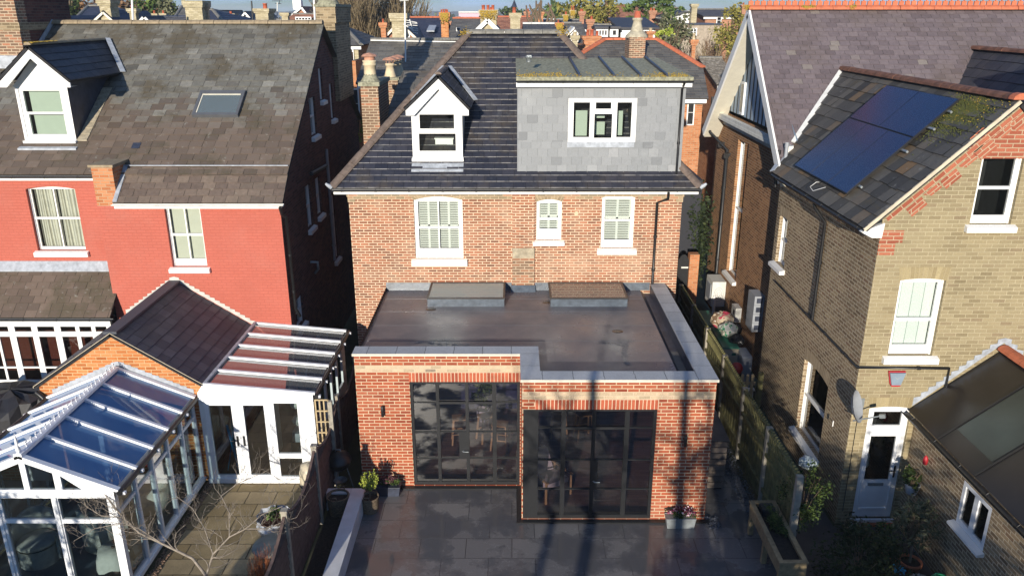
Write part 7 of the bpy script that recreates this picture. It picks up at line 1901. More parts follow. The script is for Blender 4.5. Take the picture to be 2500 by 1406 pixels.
mb = MB(); mb.box((6.78, 22.4, .95), (6.96, 22.85, 1.4)); mb.build('cabinet_body', M['white_metal'], t_); mb = MB(); mb.box((6.765, 22.5, 1.15), (6.779, 22.6, 1.3)); mb.build('label_plate', M['steel'], t_)
t_ = thing('battery_cabinet', 'tall grey stack of four battery units against the dark side wall', 'utility box', (6.4, 18.0, .7))
for k in range(4):
    mb = MB(); mb.box((6.70, 20.5, 1.42 + k * .265), (6.97, 21.1, 1.675 + k * .265)); b_ = mb.build('battery_unit', M['grey_plastic'], t_)
    mb = MB(); mb.box((6.76, 20.485, 1.48 + k * .265), (6.91, 20.499, 1.62 + k * .265)); mb.build('face_plate', M['lead_dark'], b_)
for lab, x, y, s_ in (('black floodlight high on the far side wall beneath the bargeboard', 1758, 350, .09), ('black floodlight below the upper one on the far side wall', 1772, 377, .09), ('black bulkhead lamp near the downpipe low on the far side wall', 1731, 565, .07)):
    c = PX(x, y, 6.83); t_ = thing('security_light', lab, 'security light', c, 'black security lights on the side wall')
    mb = MB(); mb.box((6.83, c.y - .04, c.z - .04), (6.975, c.y + .04, c.z + .04)); mb.build('bracket', M['black'], t_)
    mb = MB(); mb.tube([(6.85, c.y + .05, c.z), (6.85 - .05, c.y - .2, c.z - .03)], [s_ * .8, s_], 10); mb.build('lamp_head', M['black'], t_)
mb = MB(); a_ = PY(1690, 700, 24.4); 
mb.box((xY(1683, 650, 24.2), 24.2, 0), (xY(1706, 650, 24.2), 24.5, zY(622, 24.2))); o = mb.build('brick_pier', M['bg_orange']); tag(o, 'sunlit orange brick pier at the far end of the side passage', 'wall')
t_ = thing('black_gate', 'tall black arched gate beside the orange brick pier', 'gate', (5.4, 24.2, 0))
gx0_, gx1_ = xY(1656, 650, 24.2), xY(1682, 650, 24.2)
mb = MB(FY(24.25)); mb.wall([(gx0_, 0)] + [(gx1_, 0)] + arc_top(gx0_, gx1_, 2.55, .2), edge=.04); mb.build('gate_leaf', M['steel'], t_)
mb = MB(FY(24.2)); mb.box((gx0_ + .1, 0, 2.1), (gx1_ - .02, .03, 2.15)); mb.box((gx0_ + .2, 0, 1.2), (gx1_ - .02, .03, 1.24)); mb.build('hinges', M['white_metal'], t_)
c = PY(2088, 992, KY - .42)
t_ = thing('satellite_dish', 'grey satellite dish with long feed arm on the house corner left of the back door', 'satellite dish', c)
d = Vector((.75, -.55, .30)).normalized()
Mx = Matrix.Translation(c) @ d.to_track_quat('Z', 'Y').to_matrix().to_4x4()
mb = MB(Mx); R_ = .31
prof = [(R_ * k / 8, .10 * (k / 8) ** 2) for k in range(9)]
mb.lathe(prof, (0, 0, -.05), 24, sx=.9); mb.lathe([(r_, z - .012) for r_, z in prof][::-1], (0, 0, -.05), 24, sx=.9); mb.build('reflector', plain('dish_grey', (0.32, 0.34, 0.36), .5, var=.08), t_)
up_ = Vector((0, 0, -1)); f_ = c + d * .48 + Vector((0, 0, -.20))
mb = MB(); mb.tube([c + Vector((0, 0, -.30)), f_], .014, 6); mb.build('feed_arm', M['galv'], t_)
mb = MB(); mb.bar(f_ - d * .02, f_ + Vector((0, 0, .0)) + d * .08, .07, .07); mb.build('receiver', M['galv'], t_)
mb = MB(); mb.tube([c - d * .04, Vector((c.x - .02, KY - .2, c.z - .12)), Vector((6.72, KY - .01, c.z - .14))], .022, 8); mb.box((6.64, KY - .02, c.z - .24), (6.80, KY - .001, c.z - .04)); mb.build('wall_bracket', M['galv'], t_)
c = PY(2187, 923, KY - .03)
t_ = thing('alarm_box', 'silver trapezoid burglar alarm box with red base between window and back door', 'alarm box', c)
mb = MB(FY(KY - .09)); hexp = lambda w0, w1, z0, z1, n0, n1: ([(c.x - w0, n0, z0), (c.x + w0, n0, z0), (c.x + w1, n0, z1), (c.x - w1, n0, z1)], [(c.x - w0, n1, z0), (c.x + w0, n1, z0), (c.x + w1, n1, z1), (c.x - w1, n1, z1)])
mb.hexa(*hexp(.085, .15, c.z - .12, c.z + .13, 0, .085)); mb.build('alarm_cover', plain('silver_grey', (0.22, 0.28, 0.34), .35), t_)
mb = MB(FY(KY - .075)); mb.hexa(*hexp(.08, .095, c.z - .155, c.z - .122, 0, .07)); mb.hexa(*hexp(.10, .165, c.z - .121, c.z + .15, .03, .06)); mb.build('alarm_base', M['red'], t_)
mb = MB(FY(KY - .094)); mb.face([(c.x - .05, 0, c.z + .05), (c.x, 0, c.z + .0), (c.x + .05, 0, c.z + .05), (c.x + .05, 0, c.z + .065), (c.x, 0, c.z + .02), (c.x - .05, 0, c.z + .065)]); mb.build('emblem', M['grey_plastic'], t_)
def shrub(name, lab, c, rad_, n, size, mat, clump=16, seed=1, stem=True, cat='shrub', elong=1.6, grp=None, shell=.4):
    rr = random.Random(seed); t_ = thing(name, lab, cat, (c[0], c[1], max(0, c[2] - rad_[2])), grp)
    mb = MB(); leaves(mb, c, rad_, n, size, rr, shell, clump=clump, elong=elong); mb.build('foliage', M[mat], t_)
    mb = MB()
    for k in range(10):
        a = rr.random() * 6.28; q = rr.uniform(.2, .8)
        mb.tube([(c[0], c[1], c[2] - rad_[2] * 1.0), (c[0] + math.cos(a) * rad_[0] * q * .5, c[1] + math.sin(a) * rad_[1] * q * .5, c[2]), (c[0] + math.cos(a) * rad_[0] * q, c[1] + math.sin(a) * rad_[1] * q, c[2] + rad_[2] * .6)], [size * .3, size * .2, size * .1], 4, cap=False)
    mb.build('stem', M['bark'], t_); return t_
shrub('evergreen_shrub', 'large dark evergreen shrub filling the bottom right beside the planter', (6.25, 11.75, .6), (.85, .85, .68), 6200, .05, 'leaf_shade', 50, 81)
shrub('climbing_shrub', 'wispy dark green shrub against the fence below the side window', (5.5, 12.75, 1.3), (.42, .55, .6), 1500, .04, 'leaf_dark', 22, 82)
shrub('olive_tree', 'thin grey-green olive tree in front of the outbuilding wall', (7.35, 12.25, 1.0), (.42, .45, .5), 800, .045, 'leaf_olive', 26, 83, elong=3)
mb = MB(); mb.tube([(7.4, 12.2, 0), (7.38, 12.2, .6), (7.33, 12.25, 1.0)], [.025, .02, .012], 6); o = [q for q in bpy.data.objects if q.name.startswith('olive_tree')][0]; mb.build('trunk', M['bark_pale'], o)
shrub('green_shrub', 'bright green leafy pot shrub at the foot of the back door', (7.15, 12.85, .4), (.28, .25, .25), 420, .055, 'leaf_mid', 14, 84)
shrub('hanging_plant', 'dark trailing plant in the pot on the outbuilding wall', (7.66, 13.1, 1.45), (.2, .25, .25), 420, .05, 'leaf_dark', 12, 85)
mb = MB(); mb.lathe([(.10, 0), (.14, .2), (.12, .2)], (7.70, 13.1, 1.12), 14); o = mb.build('wall_pot', M['grey_plastic']); tag(o, 'grey pot fixed to the outbuilding wall under a trailing plant', 'pot')
mb = MB(); mb.lathe([(.04, 0), (.05, .08), (.035, .15), (0, .19)], (7.76, 12.95, 1.85), 10); o = mb.build('wall_ornament', M['red']); tag(o, 'red ornament hanging on the outbuilding wall above the trailing plant', 'ornament')
def tpot(lab, c, r, h, mat='terracotta', rim=True):
    t_ = thing('flower_pot', lab, 'pot', c, 'plant pots in the right-hand garden')
    mb = MB(); mb.lathe([(r * .7, 0), (r * .95, h * .8), (r * 1.05, h * .8), (r * 1.05, h), (r * .9, h), (r * .85, h * .75)], c, 16); mb.build('pot_body', M[mat], t_)
    mb = MB(); mb.lathe([(0, h * .85), (r * .9, h * .85)], c, 14); mb.build('soil', M['soil'], t_); return t_
pc = PZ(2072, 1275, 0); tpot('stoneware pot of white flowers left of the back door', (6.78, 13.3, 0), .17, .25, 'wicker')
mb = MB(); leaves(mb, (6.78, 13.22, .28), (.16, .12, .06), 260, .03, rr, .3, elong=1.0, clump=12); M['fl_white'] = leafmat('white_flowers', [(0, (.1, .12, .1)), (.5, (.45, .47, .46)), (1, (.7, .72, .7))]); o = mb.build('white_flowers', M['fl_white']); tag(o, 'small white flowers spilling from the stoneware pot', 'flowers')
tpot('terracotta bowl beneath the bright green shrub', (7.15, 12.75, 0), .22, .28)
tpot('terracotta pot lying nearest the dark evergreen shrub', (6.98, 12.2, 0), .18, .22)
tpot('terracotta pot holding the olive tree', (7.4, 12.2, 0), .2, .26)
sack('cyan_cloth', 'bright cyan cloth lying among the pots', 'cloth', (7.05, 11.95, .22), .14, 'cyan', seed=9, sq=.3)
sack('polythene_bag', 'crumpled clear polythene bag among the pots near the olive tree', 'bag', (7.35, 11.75, .0), .18, plain('cloudy_bag', (0.35, 0.36, 0.36), .2, var=.3, scale=14), seed=10)
t_ = thing('watering_can', 'bright green plastic watering can at the bottom right', 'watering can', (7.75, 11.9, 0))
c = Vector((7.62, 11.55, .12))
mb = MB(); mb.lathe([(.17, 0), (.18, .03), (.17, .24), (.12, .30), (.05, .31)], c, 18); mb.build('can_body', M['green_bright'], t_)
mb = MB(); mb.tube([c + Vector((.13, 0, .05)), c + Vector((.32, -.02, .22)), c + Vector((.38, -.02, .34))], [.035, .025, .02], 8); mb.lathe([(.02, 0), (.05, .03)], c + Vector((.39, -.02, .34)), 10); mb.build('spout', M['green_bright'], t_)
mb = MB(); mb.tube([c + Vector((-.15, 0, .08)), c + Vector((-.24, 0, .22)), c + Vector((-.12, 0, .38)), c + Vector((.05, 0, .33))], .014, 6); mb.build('handle', M['green_bright'], t_)
boxy('paving_block', 'grey block supporting the green watering can', 'block', (7.4, 11.35, 0), (7.85, 11.75, .12), 'concrete')
sack('plastic_bag', 'pale grey plastic bag hanging on the fence top below the side window', 'bag', (5.9, 13.75, 1.25), .17, plain('pale_bag', (0.36, 0.42, 0.44), .3, var=.3, scale=10), seed=12)
def wallpoly(parent, Y, pts, mat, nm='wall'):
    mb = MB(FY(Y)); mb.poly(pts); return mb.build(nm, M[mat], parent)
def bgwin(parent, x0, y0, x1, y1, Y, cols=1, mat='white'):
    """small window given by its photo corners on the wall plane Y"""
    a, b = PY(x0, y1, Y), PY(x1, y0, Y)
    mb = MB(FY(Y)); w_, h_ = b.x - a.x, b.z - a.z; t = min(w_, h_) * .16
    mb.box((a.x, -.06, a.z), (b.x, -.003, b.z)); f = mb.build('window', M[mat], parent)
    mb = MB(FY(Y)); n = cols
    for i in range(n):
        u0 = a.x + t + (w_ - t) * i / n; u1 = a.x + (w_ - t) * (i + 1) / n
        mb.box((u0, -.07, a.z + t), (u1, -.0605, (a.z + b.z) / 2 - t * .2)); mb.box((u0, -.07, (a.z + b.z) / 2 + t * .2), (u1, -.0605, b.z - t))
    mb.build('pane', M['dark_int'], f); return f
def stack(parent, x0, x1, yt, yb, Y, mat, pots=(), depth=None, head=True, lich=False, potmat='pot_red'):
    a, b = PY(x0, yb, Y), PY(x1, yt, Y); xa = PY(x0, (yt + yb) / 2, Y).x; xb = PY(x1, (yt + yb) / 2, Y).x
    w_ = xb - xa; d_ = depth or w_ * 1.1
    mb = MB(); mb.box((xa, Y, a.z - 1.0), (xb, Y + d_, b.z))
    c = mb.build('chimney', M[mat], parent)
    if head:
        hh = min(.35, (b.z - a.z) * .25)
        mb = MB(); mb.box((xa - .06, Y - .06, b.z - hh), (xb + .06, Y + d_ + .06, b.z - .0)); mb.box((xa - .1, Y - .1, b.z - hh * .55), (xb + .1, Y + d_ + .1, b.z + .05)); mb.build('corbelled_head', M[mat], c)
    if lich:
        mb = MB(); rr = random.Random(int(x0))
        for i in range(220):
            mb.lathe([(.001, -.02), (rr.uniform(.03, .09), 0), (.001, .03)], (rr.uniform(xa, xb), Y - .11, b.z - abs(rr.gauss(0, .22))), 5)
        o = mb.build('lichen_patch', M['lichen'], c); o['kind'] = 'stuff'
    for px_0, px_1, pyt in pots:
        p = PY((px_0 + px_1) / 2, yt, Y + d_ * .4); pw = (px_1 - px_0) / 2 / FPX * (Y) * 1.0; h_ = PY(px_0, pyt, Y + d_ * .4).z - b.z
        mb = MB(); pot(mb, (p.x, Y + d_ * .4, b.z), pw, max(.2, h_), 'plain'); mb.build('chimney_pot', M[potmat], c)
    return c
def gable_house(lab, xl, xr, xa, ya, ye, Y, depth, wall, roof, name='house', barge='white', trim=True):
    L_, R_, A_ = PY(xl, ye, Y), PY(xr, ye, Y), PY(xa, ya, Y)
    t_ = thing(name, lab, 'house', ((L_.x + R_.x) / 2, Y, 0))
    wallpoly(t_, Y, [(L_.x, -.06), (R_.x, -.06), (R_.x, R_.z), (A_.x, A_.z), (L_.x, L_.z)], wall)
    for E_, s_ in ((L_, -1), (R_, 1)):
        mb = MB(FXR(E_.x) if s_ > 0 else FXL(E_.x)); mb.poly([(Y * s_, -.06), ((Y + depth) * s_, -.06), ((Y + depth) * s_, E_.z), (Y * s_, E_.z)] if s_ > 0 else [(-(Y + depth), -.06), (-Y, -.06), (-Y, E_.z), (-(Y + depth), E_.z)]); mb.build('wall', M[wall], t_)
        d = Vector((A_.x - E_.x, 0, A_.z - E_.z)); e = Vector((E_.x, Y, E_.z)) - d * .06
        a = Vector((A_.x, Y - .2, A_.z + .03)); e0 = Vector((e.x, Y - .2, e.z + .03)); e1 = Vector((e.x, Y + depth, e.z + .03)); a1 = Vector((A_.x, Y + depth, A_.z + .03))
        pts = [e0, e1, a1, a] if s_ > 0 else [e1, e0, a, a1]
        roof_face(t_, M[roof], pts, d, cw=.4, ch=.3, seed=int(xl) + 5)
        if trim:
            mb = MB(); mb.bar(e0 + Vector((0, -.02, -.1)), a + Vector((0, -.02, -.1)), .05, .22 if trim is True else trim, up=(-d.z, 0, d.x) if s_ < 0 else (d.z, 0, -d.x)); mb.build('bargeboard', M[barge], t_)
    return t_
def side_house(lab, xl, xr, yr, ye, Yf, run, wall, roof, hip=0.0, name='house', ridge='ridge_grey', xl_e=None, xr_e=None, fascia='white', cw=.35, ch=.28):
    """ridge runs left-right"""
    zr_ = PY(1250, yr, Yf + run).z; ze_ = PY(1250, ye, Yf).z
    rl, rr_ = PY(xl, yr, Yf + run).x, PY(xr, yr, Yf + run).x
    el = PY(xl_e, ye, Yf).x if xl_e is not None else rl - hip; er = PY(xr_e, ye, Yf).x if xr_e is not None else rr_ + hip
    t_ = thing(name, lab, 'house', ((el + er) / 2, Yf, 0))
    q = .25
    wallpoly(t_, Yf + q, [(el + q, -.06), (er - q, -.06), (er - q, ze_ - .05), (el + q, ze_ - .05)], wall)
    for x, s_ in ((el + q, -1), (er - q, 1)):
        mb = MB(); ya_, yb_, ym = Yf + q, Yf + 2 * run - q, Yf + run
        pts = [(x, ya_, -.06), (x, yb_, -.06), (x, yb_, ze_ - .05)] + ([(x, ym, zr_ - .08)] if abs((rl if s_ < 0 else rr_) - (el if s_ < 0 else er)) < .3 else []) + [(x, ya_, ze_ - .05)]
        mb.face(pts); mb.build('wall', M[wall], t_)
    e0, e1 = (el, Yf, ze_), (er, Yf, ze_); f0, f1 = (el, Yf + 2 * run, ze_), (er, Yf + 2 * run, ze_)
    r0_, r1_ = (rl, Yf + run, zr_), (rr_, Yf + run, zr_)
    roof_face(t_, M[roof], [e0, e1, r1_, r0_], (0, run, zr_ - ze_), cw=cw, ch=ch, seed=int(xl))
    mb = MB(); mb.face([f1, f0, r0_, r1_]); mb.build('far_slope', M['bg_slate'], t_)
    if abs(rl - el) > .3: roof_face(t_, M[roof], [f0, e0, r0_], Vector(r0_) - Vector((el, Yf + run, ze_)), cw=cw, ch=ch, seed=int(xl) + 1)
    if abs(rr_ - er) > .3: roof_face(t_, M[roof], [e1, f1, r1_], Vector(r1_) - Vector((er, Yf + run, ze_)), cw=cw, ch=ch, seed=int(xl) + 2)
    mb = MB(); ridge_tiles(mb, r0_, r1_, .13, .5); mb.build('ridge_tiles', M[ridge], t_)
    for (a, b) in ((e0, r0_), (e1, r1_)):
        if abs(a[0] - b[0]) > .3: mb = MB(); ridge_tiles(mb, a, b, .11, .5); mb.build('hip_tiles', M[ridge], t_)
    if fascia: mb = MB(); mb.box((el + .05, Yf + .03, ze_ - .22), (er - .05, Yf + .06, ze_ - .04)); mb.build('fascia', M[fascia], t_)
    return t_
h = side_house('grey-roofed house directly behind the chimneys, with a tall buff stack on its ridge', 905, 1128, 98, 203, 32.2, 3.8, 'bg_buff', 'bg_grey_slate', xl_e=868, xr_e=1100)
stack(h, 957, 990, 36, 104, 36.0, 'bg_buff', head=True, depth=.8)
mb = MB(); mb.bar(PY(905, 99, 35.8), PY(1120, 103, 35.8), .06, .05); mb.build('ridge_cable', M['white_old'], h)
aer = thing('tv_aerial', 'tall white mast with ladder-like television aerials behind the left chimneys', 'aerial', PY(990, 195, 34.2))
a_, b_ = PY(991, 196, 34.0), PY(988, -4, 34.0)
mb = MB(); mb.tube([a_, b_], .035, 6); mb.build('mast', M['white'], aer)
mb = MB()
for (x0, x1, y0, y1) in ((992, 1018, 50, 56), (992, 1019, 56, 58), (994, 1019, 62, 63), (1000, 1020, 68, 70), (1004, 1020, 75, 75), (1008, 1020, 80, 82)): mb.tube([PY(x0, y0, 33.9), PY(x1, y1, 33.9)], .018, 4)
mb.tube([PY(1000, 48, 33.8), PY(1008, 76, 33.8)], .03, 4); mb.tube([PY(976, 3, 33.9), PY(998, 1, 33.9)], .02, 4); mb.tube([PY(986, 60, 33.9), PY(1005, 72, 33.7)], .03, 4)
mb.build('aerial_rods', M['white_old'], aer)
h = side_house('buff brick house with grey hipped roof and white sash window, beside the red house chimney', 820, 838, 62, 111, 45, 4, 'bg_buff', 'bg_grey_slate', xl_e=700, xr_e=883)
bgwin(h, 844, 118, 863, 152, 45.2, 2)
h2 = thing('brick_outbuilding', 'red brick rear wing between the two big houses, with a white sash window', 'outbuilding', (-8, 36, 0))
xw0, xw1 = PY(838, 200, 38).x, PY(868, 200, 38).x
mb = MB(); mb.box((xw0 - 2, 38, 0), (xw0 + .35, 39, PY(840, 130, 38).z)); mb.box((xw0 + .351, 38.3, 0), (xw1, 41, PY(840, 150, 38).z)); mb.build('wall', M['bg_orange'], h2)
bgwin(h2, 858, 216, 876, 290, 37.4, 1)
shrub('conifer_shrub', 'yellow-green conifer tip between the red house and the left chimney', (PY(873, 305, 29).x, 29, PY(873, 305, 29).z), (.18, .2, .55), 500, .06, 'leaf_lime', 12, 91)
h = side_house('dark navy slate roof with a rooflight and red ridge, beyond the aerial', 985, 1092, 44, 100, 48, 6, 'bg_red', 'bg_navy', ridge='ridge_red')
c0, c1 = PY(1046, 63, 50.5), PY(1061, 75, 49.5)
mb = MB(); mb.slab([(c0.x, 49.3, c1.z), (c1.x, 49.3, c1.z), (c1.x, 50.9, c0.z + .02), (c0.x, 50.9, c0.z + .02)], .08); mb.build('rooflight', M['lead'], h)
stack(h, 1077, 1095, 33, 98, 47.5, 'annex_brick', [(1076, 1080, 25), (1081, 1085, 23), (1086, 1090, 23), (1090, 1094, 25)], lich=True)
h = gable_house('red brick gable with white window beside the buff stack, beyond the grey roof', 930, 1026, 975, 52, 100, 46, 5, 'bg_red', 'bg_slate', trim=.12, barge='cream')
bgwin(h, 989, 73, 1000, 92, 46)
stack(h, 930, 942, 58, 100, 45.5, 'bg_orange', [(933, 938, 47)])
h = side_house('brown slate roof with small white vent, left of the white gable', 1105, 1180, 46, 98, 50, 6, 'bg_red', 'bg_grey_slate', ridge='ridge_red'); 
bgwin(h, 1114, 68, 1124, 77, 51.5)
h = gable_house('small white-boarded gable in front of the big lichened chimney', 1163, 1217, 1190, 47, 73, 46, 5, 'bg_buff', 'bg_slate')
stack(h, 1173, 1212, 27, 75, 47.5, 'bg_buff', [(1176, 1184, 13), (1188, 1195, 13), (1196, 1201, 20), (1200, 1207, 13)], lich=True, depth=1)
h = side_house('red-tiled roof right of the lichened chimney', 1215, 1300, 42, 74, 62, 6, 'bg_red', 'bg_red_tile', ridge='ridge_red')
stack(h, 1246, 1270, 34, 76, 57, 'bg_buff', [(1251, 1260, 17)])
p = PY(1255.5, 18, 57.3); mb = MB(); mb.lathe([(.2, 0), (.02, .45)], p, 8); mb.build('conical_cowl', M['lead_dark'], h)
stack(h, 1281, 1292, 30, 60, 70, 'bg_red', [(1283, 1286, 23), (1287, 1291, 22)])
h = side_house('dark slate roof with pale ridge line behind the main house ridge', 1276, 1362, 59, 84, 48, 5, 'bg_red', 'bg_slate', ridge='white_old')
stack(h, 1359, 1372, 58, 92, 46, 'bg_orange', [(1361, 1365, 50)], lich=True)
h = side_house('low slate roof with pollarded trees in front, just below the horizon', 1315, 1378, 49, 62, 60, 5, 'bg_red', 'bg_slate', ridge='white_old')
stack(h, 1314, 1326, 31, 56, 62, 'bg_orange')
h = side_house('grey slate roof with a white gabled dormer right of the main ridge', 1372, 1420, 58, 108, 43, 5, 'bg_orange', 'bg_grey_slate', xl_e=1360, xr_e=1445)
dm = PY(1402, 85, 42.6); mb = MB(FY(42.5)); xa_, xb_ = PY(1391, 90, 42.5).x, PY(1412, 90, 42.5).x; zt_, zm_, zb_ = PY(1402, 70, 42.5).z, PY(1402, 80, 42.5).z, PY(1402, 103, 42.5).z
mb.poly([(xa_, zb_), (xb_, zb_), (xb_, zm_), ((xa_ + xb_) / 2, zt_), (xa_, zm_)]); mb.poly([(xa_, zb_), (xb_, zb_), (xb_, zm_), ((xa_ + xb_) / 2, zt_), (xa_, zm_)], n=2.0)
dd = mb.build('dormer', M['white'], h)
for s_, xe in ((-1, xa_ - .15), (1, xb_ + .15)):
    mb = MB(); mb.slab([(xe, 42.3, zm_ - .1), (xe, 45, zm_ - .1), ((xa_ + xb_) / 2, 45, zt_ + .08), ((xa_ + xb_) / 2, 42.3, zt_ + .08)], .1, (0, 0, 1)); mb.build('dormer_roof', M['white_old'] if s_ < 0 else M['bg_slate'], dd)
mb = MB(); mb.box((xa_ + .12, 42.44, zb_ + .1), (xb_ - .12, 42.47, zm_ - .05)); mb.build('pane', M['dark_int'], dd)
stack(h, 1397, 1410, 90, 125, 38, 'bg_buff', [(1399, 1408, 78)], potmat='pot_cream')
h = thing('brick_chimney_house', 'brick gable end carrying three red chimney pots, beside the red-ridged hip roof', 'house', (4, 40, 0))
x0_, x1_ = PY(1425, 130, 40).x, PY(1500, 130, 40).x
mb = MB(); mb.box((x0_ - 1, 40, 0), (x1_ + 2, 43, PY(1400, 112, 40).z)); mb.build('wall', M['bg_orange'], h)
stack(h, 1426, 1463, 91, 120, 40.5, 'bg_orange', [(1431, 1438, 73), (1441, 1449, 73), (1454, 1461, 76)])
stack(h, 1434, 1447, 50, 90, 47, 'bg_red', [(1441, 1447, 40)])
h = side_house('slate roof with a row of white box dormers, right of the red chimney pots', 1450, 1525, 62, 112, 44, 6, 'bg_orange', 'bg_slate')
for (x0, x1, y0, y1, wins) in ((1455, 1485, 71, 91, ((1463, 1467), (1470, 1474), (1477, 1481))), (1489, 1510, 71, 91, ((1496, 1504),))):
    Yd = 45.2; a, b = PY(x0, y1, Yd), PY(x1, y0, Yd)
    mb = MB(); mb.box((a.x, Yd, a.z), (b.x, Yd + 3, b.z)); d_ = mb.build('dormer', M['white'], h)
    mb = MB(); mb.box((a.x - .1, Yd - .15, b.z + .002), (b.x + .1, Yd + 3.1, b.z + .12)); mb.build('dormer_roof', M['bg_slate'], d_)
    for w0, w1 in wins:
        mb = MB(); q0, q1 = PY(w0, y1 - 5, Yd), PY(w1, y0 + 4, Yd); mb.box((q0.x, Yd - .02, q0.z), (q1.x, Yd - .002, q1.z)); mb.build('pane', M['dark_int'], d_)
h = thing('white_flat_house', 'white-walled house with a shallow grey roof and French window, behind the cream-potted stack', 'house', (7, 46, 0))
a, b = PY(1515, 98, 46), PY(1600, 68, 46)
mb = MB(); mb.box((a.x, 46, 0), (b.x, 50, b.z)); mb.build('wall', M['white'], h)
mb = MB(); mb.slab([(a.x - .2, 45.7, b.z + .02), (b.x + .2, 45.7, b.z + .02), (b.x + .2, 51, b.z + .5), (a.x - .2, 51, b.z + .5)], .1); mb.build('roof', M['bg_slate'], h)
bgwin(h, 1570, 74, 1584, 92, 46, 2); bgwin(h, 1541, 76, 1549, 84, 46)
stack(h, 1583, 1594, 80, 100, 40, 'bg_orange', [(1584, 1592, 76)], potmat='pot_cream')
h = thing('hipped_house', 'grey hipped roof edged with red ridge tiles behind the wide dormer', 'house', (5, 31, 0))
zf_ = lambda y: 6.8 + .351 * (y - 30.5)
pts = [(0.5, 30.5), (7.42, 30.5), (7.75, 33.2), (6.33, 36), (4.0, 36), (2.8, 34.4), (.5, 31.3)]
roof_face(h, M['bg_grey_slate'], [(x, y, zf_(y)) for x, y in pts], (0, 1, .351), cw=.33, ch=.24, seed=95)
for a, b in (((7.75, 33.2), (6.33, 36)), ((6.33, 36), (4.0, 36)), ((4.0, 36), (2.8, 34.4)), ((2.8, 34.4), (.5, 31.3))):
    mb = MB(); ridge_tiles(mb, (a[0], a[1], zf_(a[1])), (b[0], b[1], zf_(b[1])), .13, .4); mb.build('ridge_tiles', M['ridge_red'], h)
wallpoly(h, 30.9, [(.6, -.06), (7.3, -.06), (7.3, 6.7), (.6, 6.7)], 'bg_orange'); mb = MB(FXR(7.3)); mb.poly([(30.9, 0), (36, 0), (36, 6.9), (30.9, 6.8)]); mb.build('wall', M['bg_orange'], h)
mb = MB(); mb.box((.6, 30.5, 6.62), (7.35, 30.53, 6.76)); mb.build('fascia', M['white'], h)
bgwin(h, 1674, 243, 1697, 306, 30.88, 1)
c = stack(h, 1536, 1575, 92, 152, 33.3, 'stack_brick', depth=1.3, head=False)
p = PY(1556, 92, 33.6); mb = MB(); mb.lathe([(.45, 0), (.45, .08), (.34, .2), (.27, .26)], (p.x, 33.8, p.z - .02), 4 * 4); mb.build('mortar_flaunching', M['pot_grey'], c)
mb = MB(); pot(mb, (p.x, 33.8, p.z + .2), .21, .55, 'taper'); mb.build('chimney_pot', M['pot_grey'], c)
mb = MB(); mb.lathe([(.15, 0), (.12, .25), (.07, .28)], (p.x, 33.8, p.z + .73), 8); mb.build('terracotta_cap', M['pot_red'], c)
stack(h, 1689, 1698, 100, 145, 37.5, 'bg_orange', [(1690, 1697, 82)], potmat='pot_cream')
h = side_house('small mottled pale-tiled roof over orange brick, left of the tall gable', 1706, 1762, 143, 206, 34, 3.6, 'bg_orange', 'pebble_slate', cw=.12, ch=.12)
h = thing('white_gabled_house', 'white-rendered house with a sloping roof edge, left of the tall red-crested gable', 'house', (13, 62, 0))
pts = [PY(1636, 60, 62), PY(1684, 62, 62), PY(1684, 26, 62), PY(1668, 28, 62), PY(1636, 43, 62)]
mb = MB(FY(62)); mb.poly([(pts[0].x, -.06), (pts[1].x, -.06)] + [(p.x, p.z) for p in pts[2:]]); mb.build('wall', M['white'], h)
mb = MB(); mb.slab([Vector((pts[4].x - .3, 61.7, pts[4].z)), Vector((pts[3].x, 61.7, pts[3].z)), Vector((pts[3].x, 68, pts[3].z)), Vector((pts[4].x - .3, 68, pts[4].z))], .12); mb.slab([Vector((pts[3].x, 61.7, pts[3].z)), Vector((pts[2].x + .3, 61.7, pts[2].z)), Vector((pts[2].x + .3, 68, pts[2].z)), Vector((pts[3].x, 68, pts[3].z))], .12); mb.build('roof', M['bg_slate'], h)
bgwin(h, 1655, 43, 1662, 55, 62)
h = side_house('long red brick house with slate roof beside the white-rendered house', 1685, 1800, 24, 40, 66, 5, 'bg_red', 'bg_slate')
stack(h, 1689, 1702, 12, 40, 61.5, 'bg_buff'); bgwin(h, 1748, 41, 1762, 60, 66.1); stack(h, 1812, 1822, 14, 30, 64, 'bg_red', [(1813, 1817, 10)])
h = thing('flat_roofed_extension', 'grey flat-roofed extension with wide white window below the brick house', 'house', (14, 58, 0))
a, b = PY(1664, 110, 57), PY(1760, 62, 57); mb = MB(); mb.box((a.x, 57, 0), (b.x, 61, b.z)); mb.build('wall', plain('pale_brown_render', (.36, .30, .23), .9, var=.25), h)
mb = MB(); mb.box((a.x - .1, 56.9, b.z + .001), (b.x + .1, 61, b.z + .1)); mb.build('roof', M['lead_dark'], h); bgwin(h, 1675, 69, 1702, 88, 57, 3)
h = side_house('long orange clay-tiled roof with a square brick turret, behind the pine', 1500, 1620, 14, 62, 84, 8, 'bg_red', 'bg_red_tile', ridge='ridge_red')
stack(h, 1480, 1492, -20, 30, 88, 'bg_red', depth=1.5); stack(h, 1586, 1600, 28, 60, 66, 'bg_red', [(1587, 1592, 20), (1594, 1599, 22)])
h = side_house('dark brick house half hidden by the pine trunk', 1600, 1640, 45, 52, 60, 4, 'bg_red', 'bg_slate')
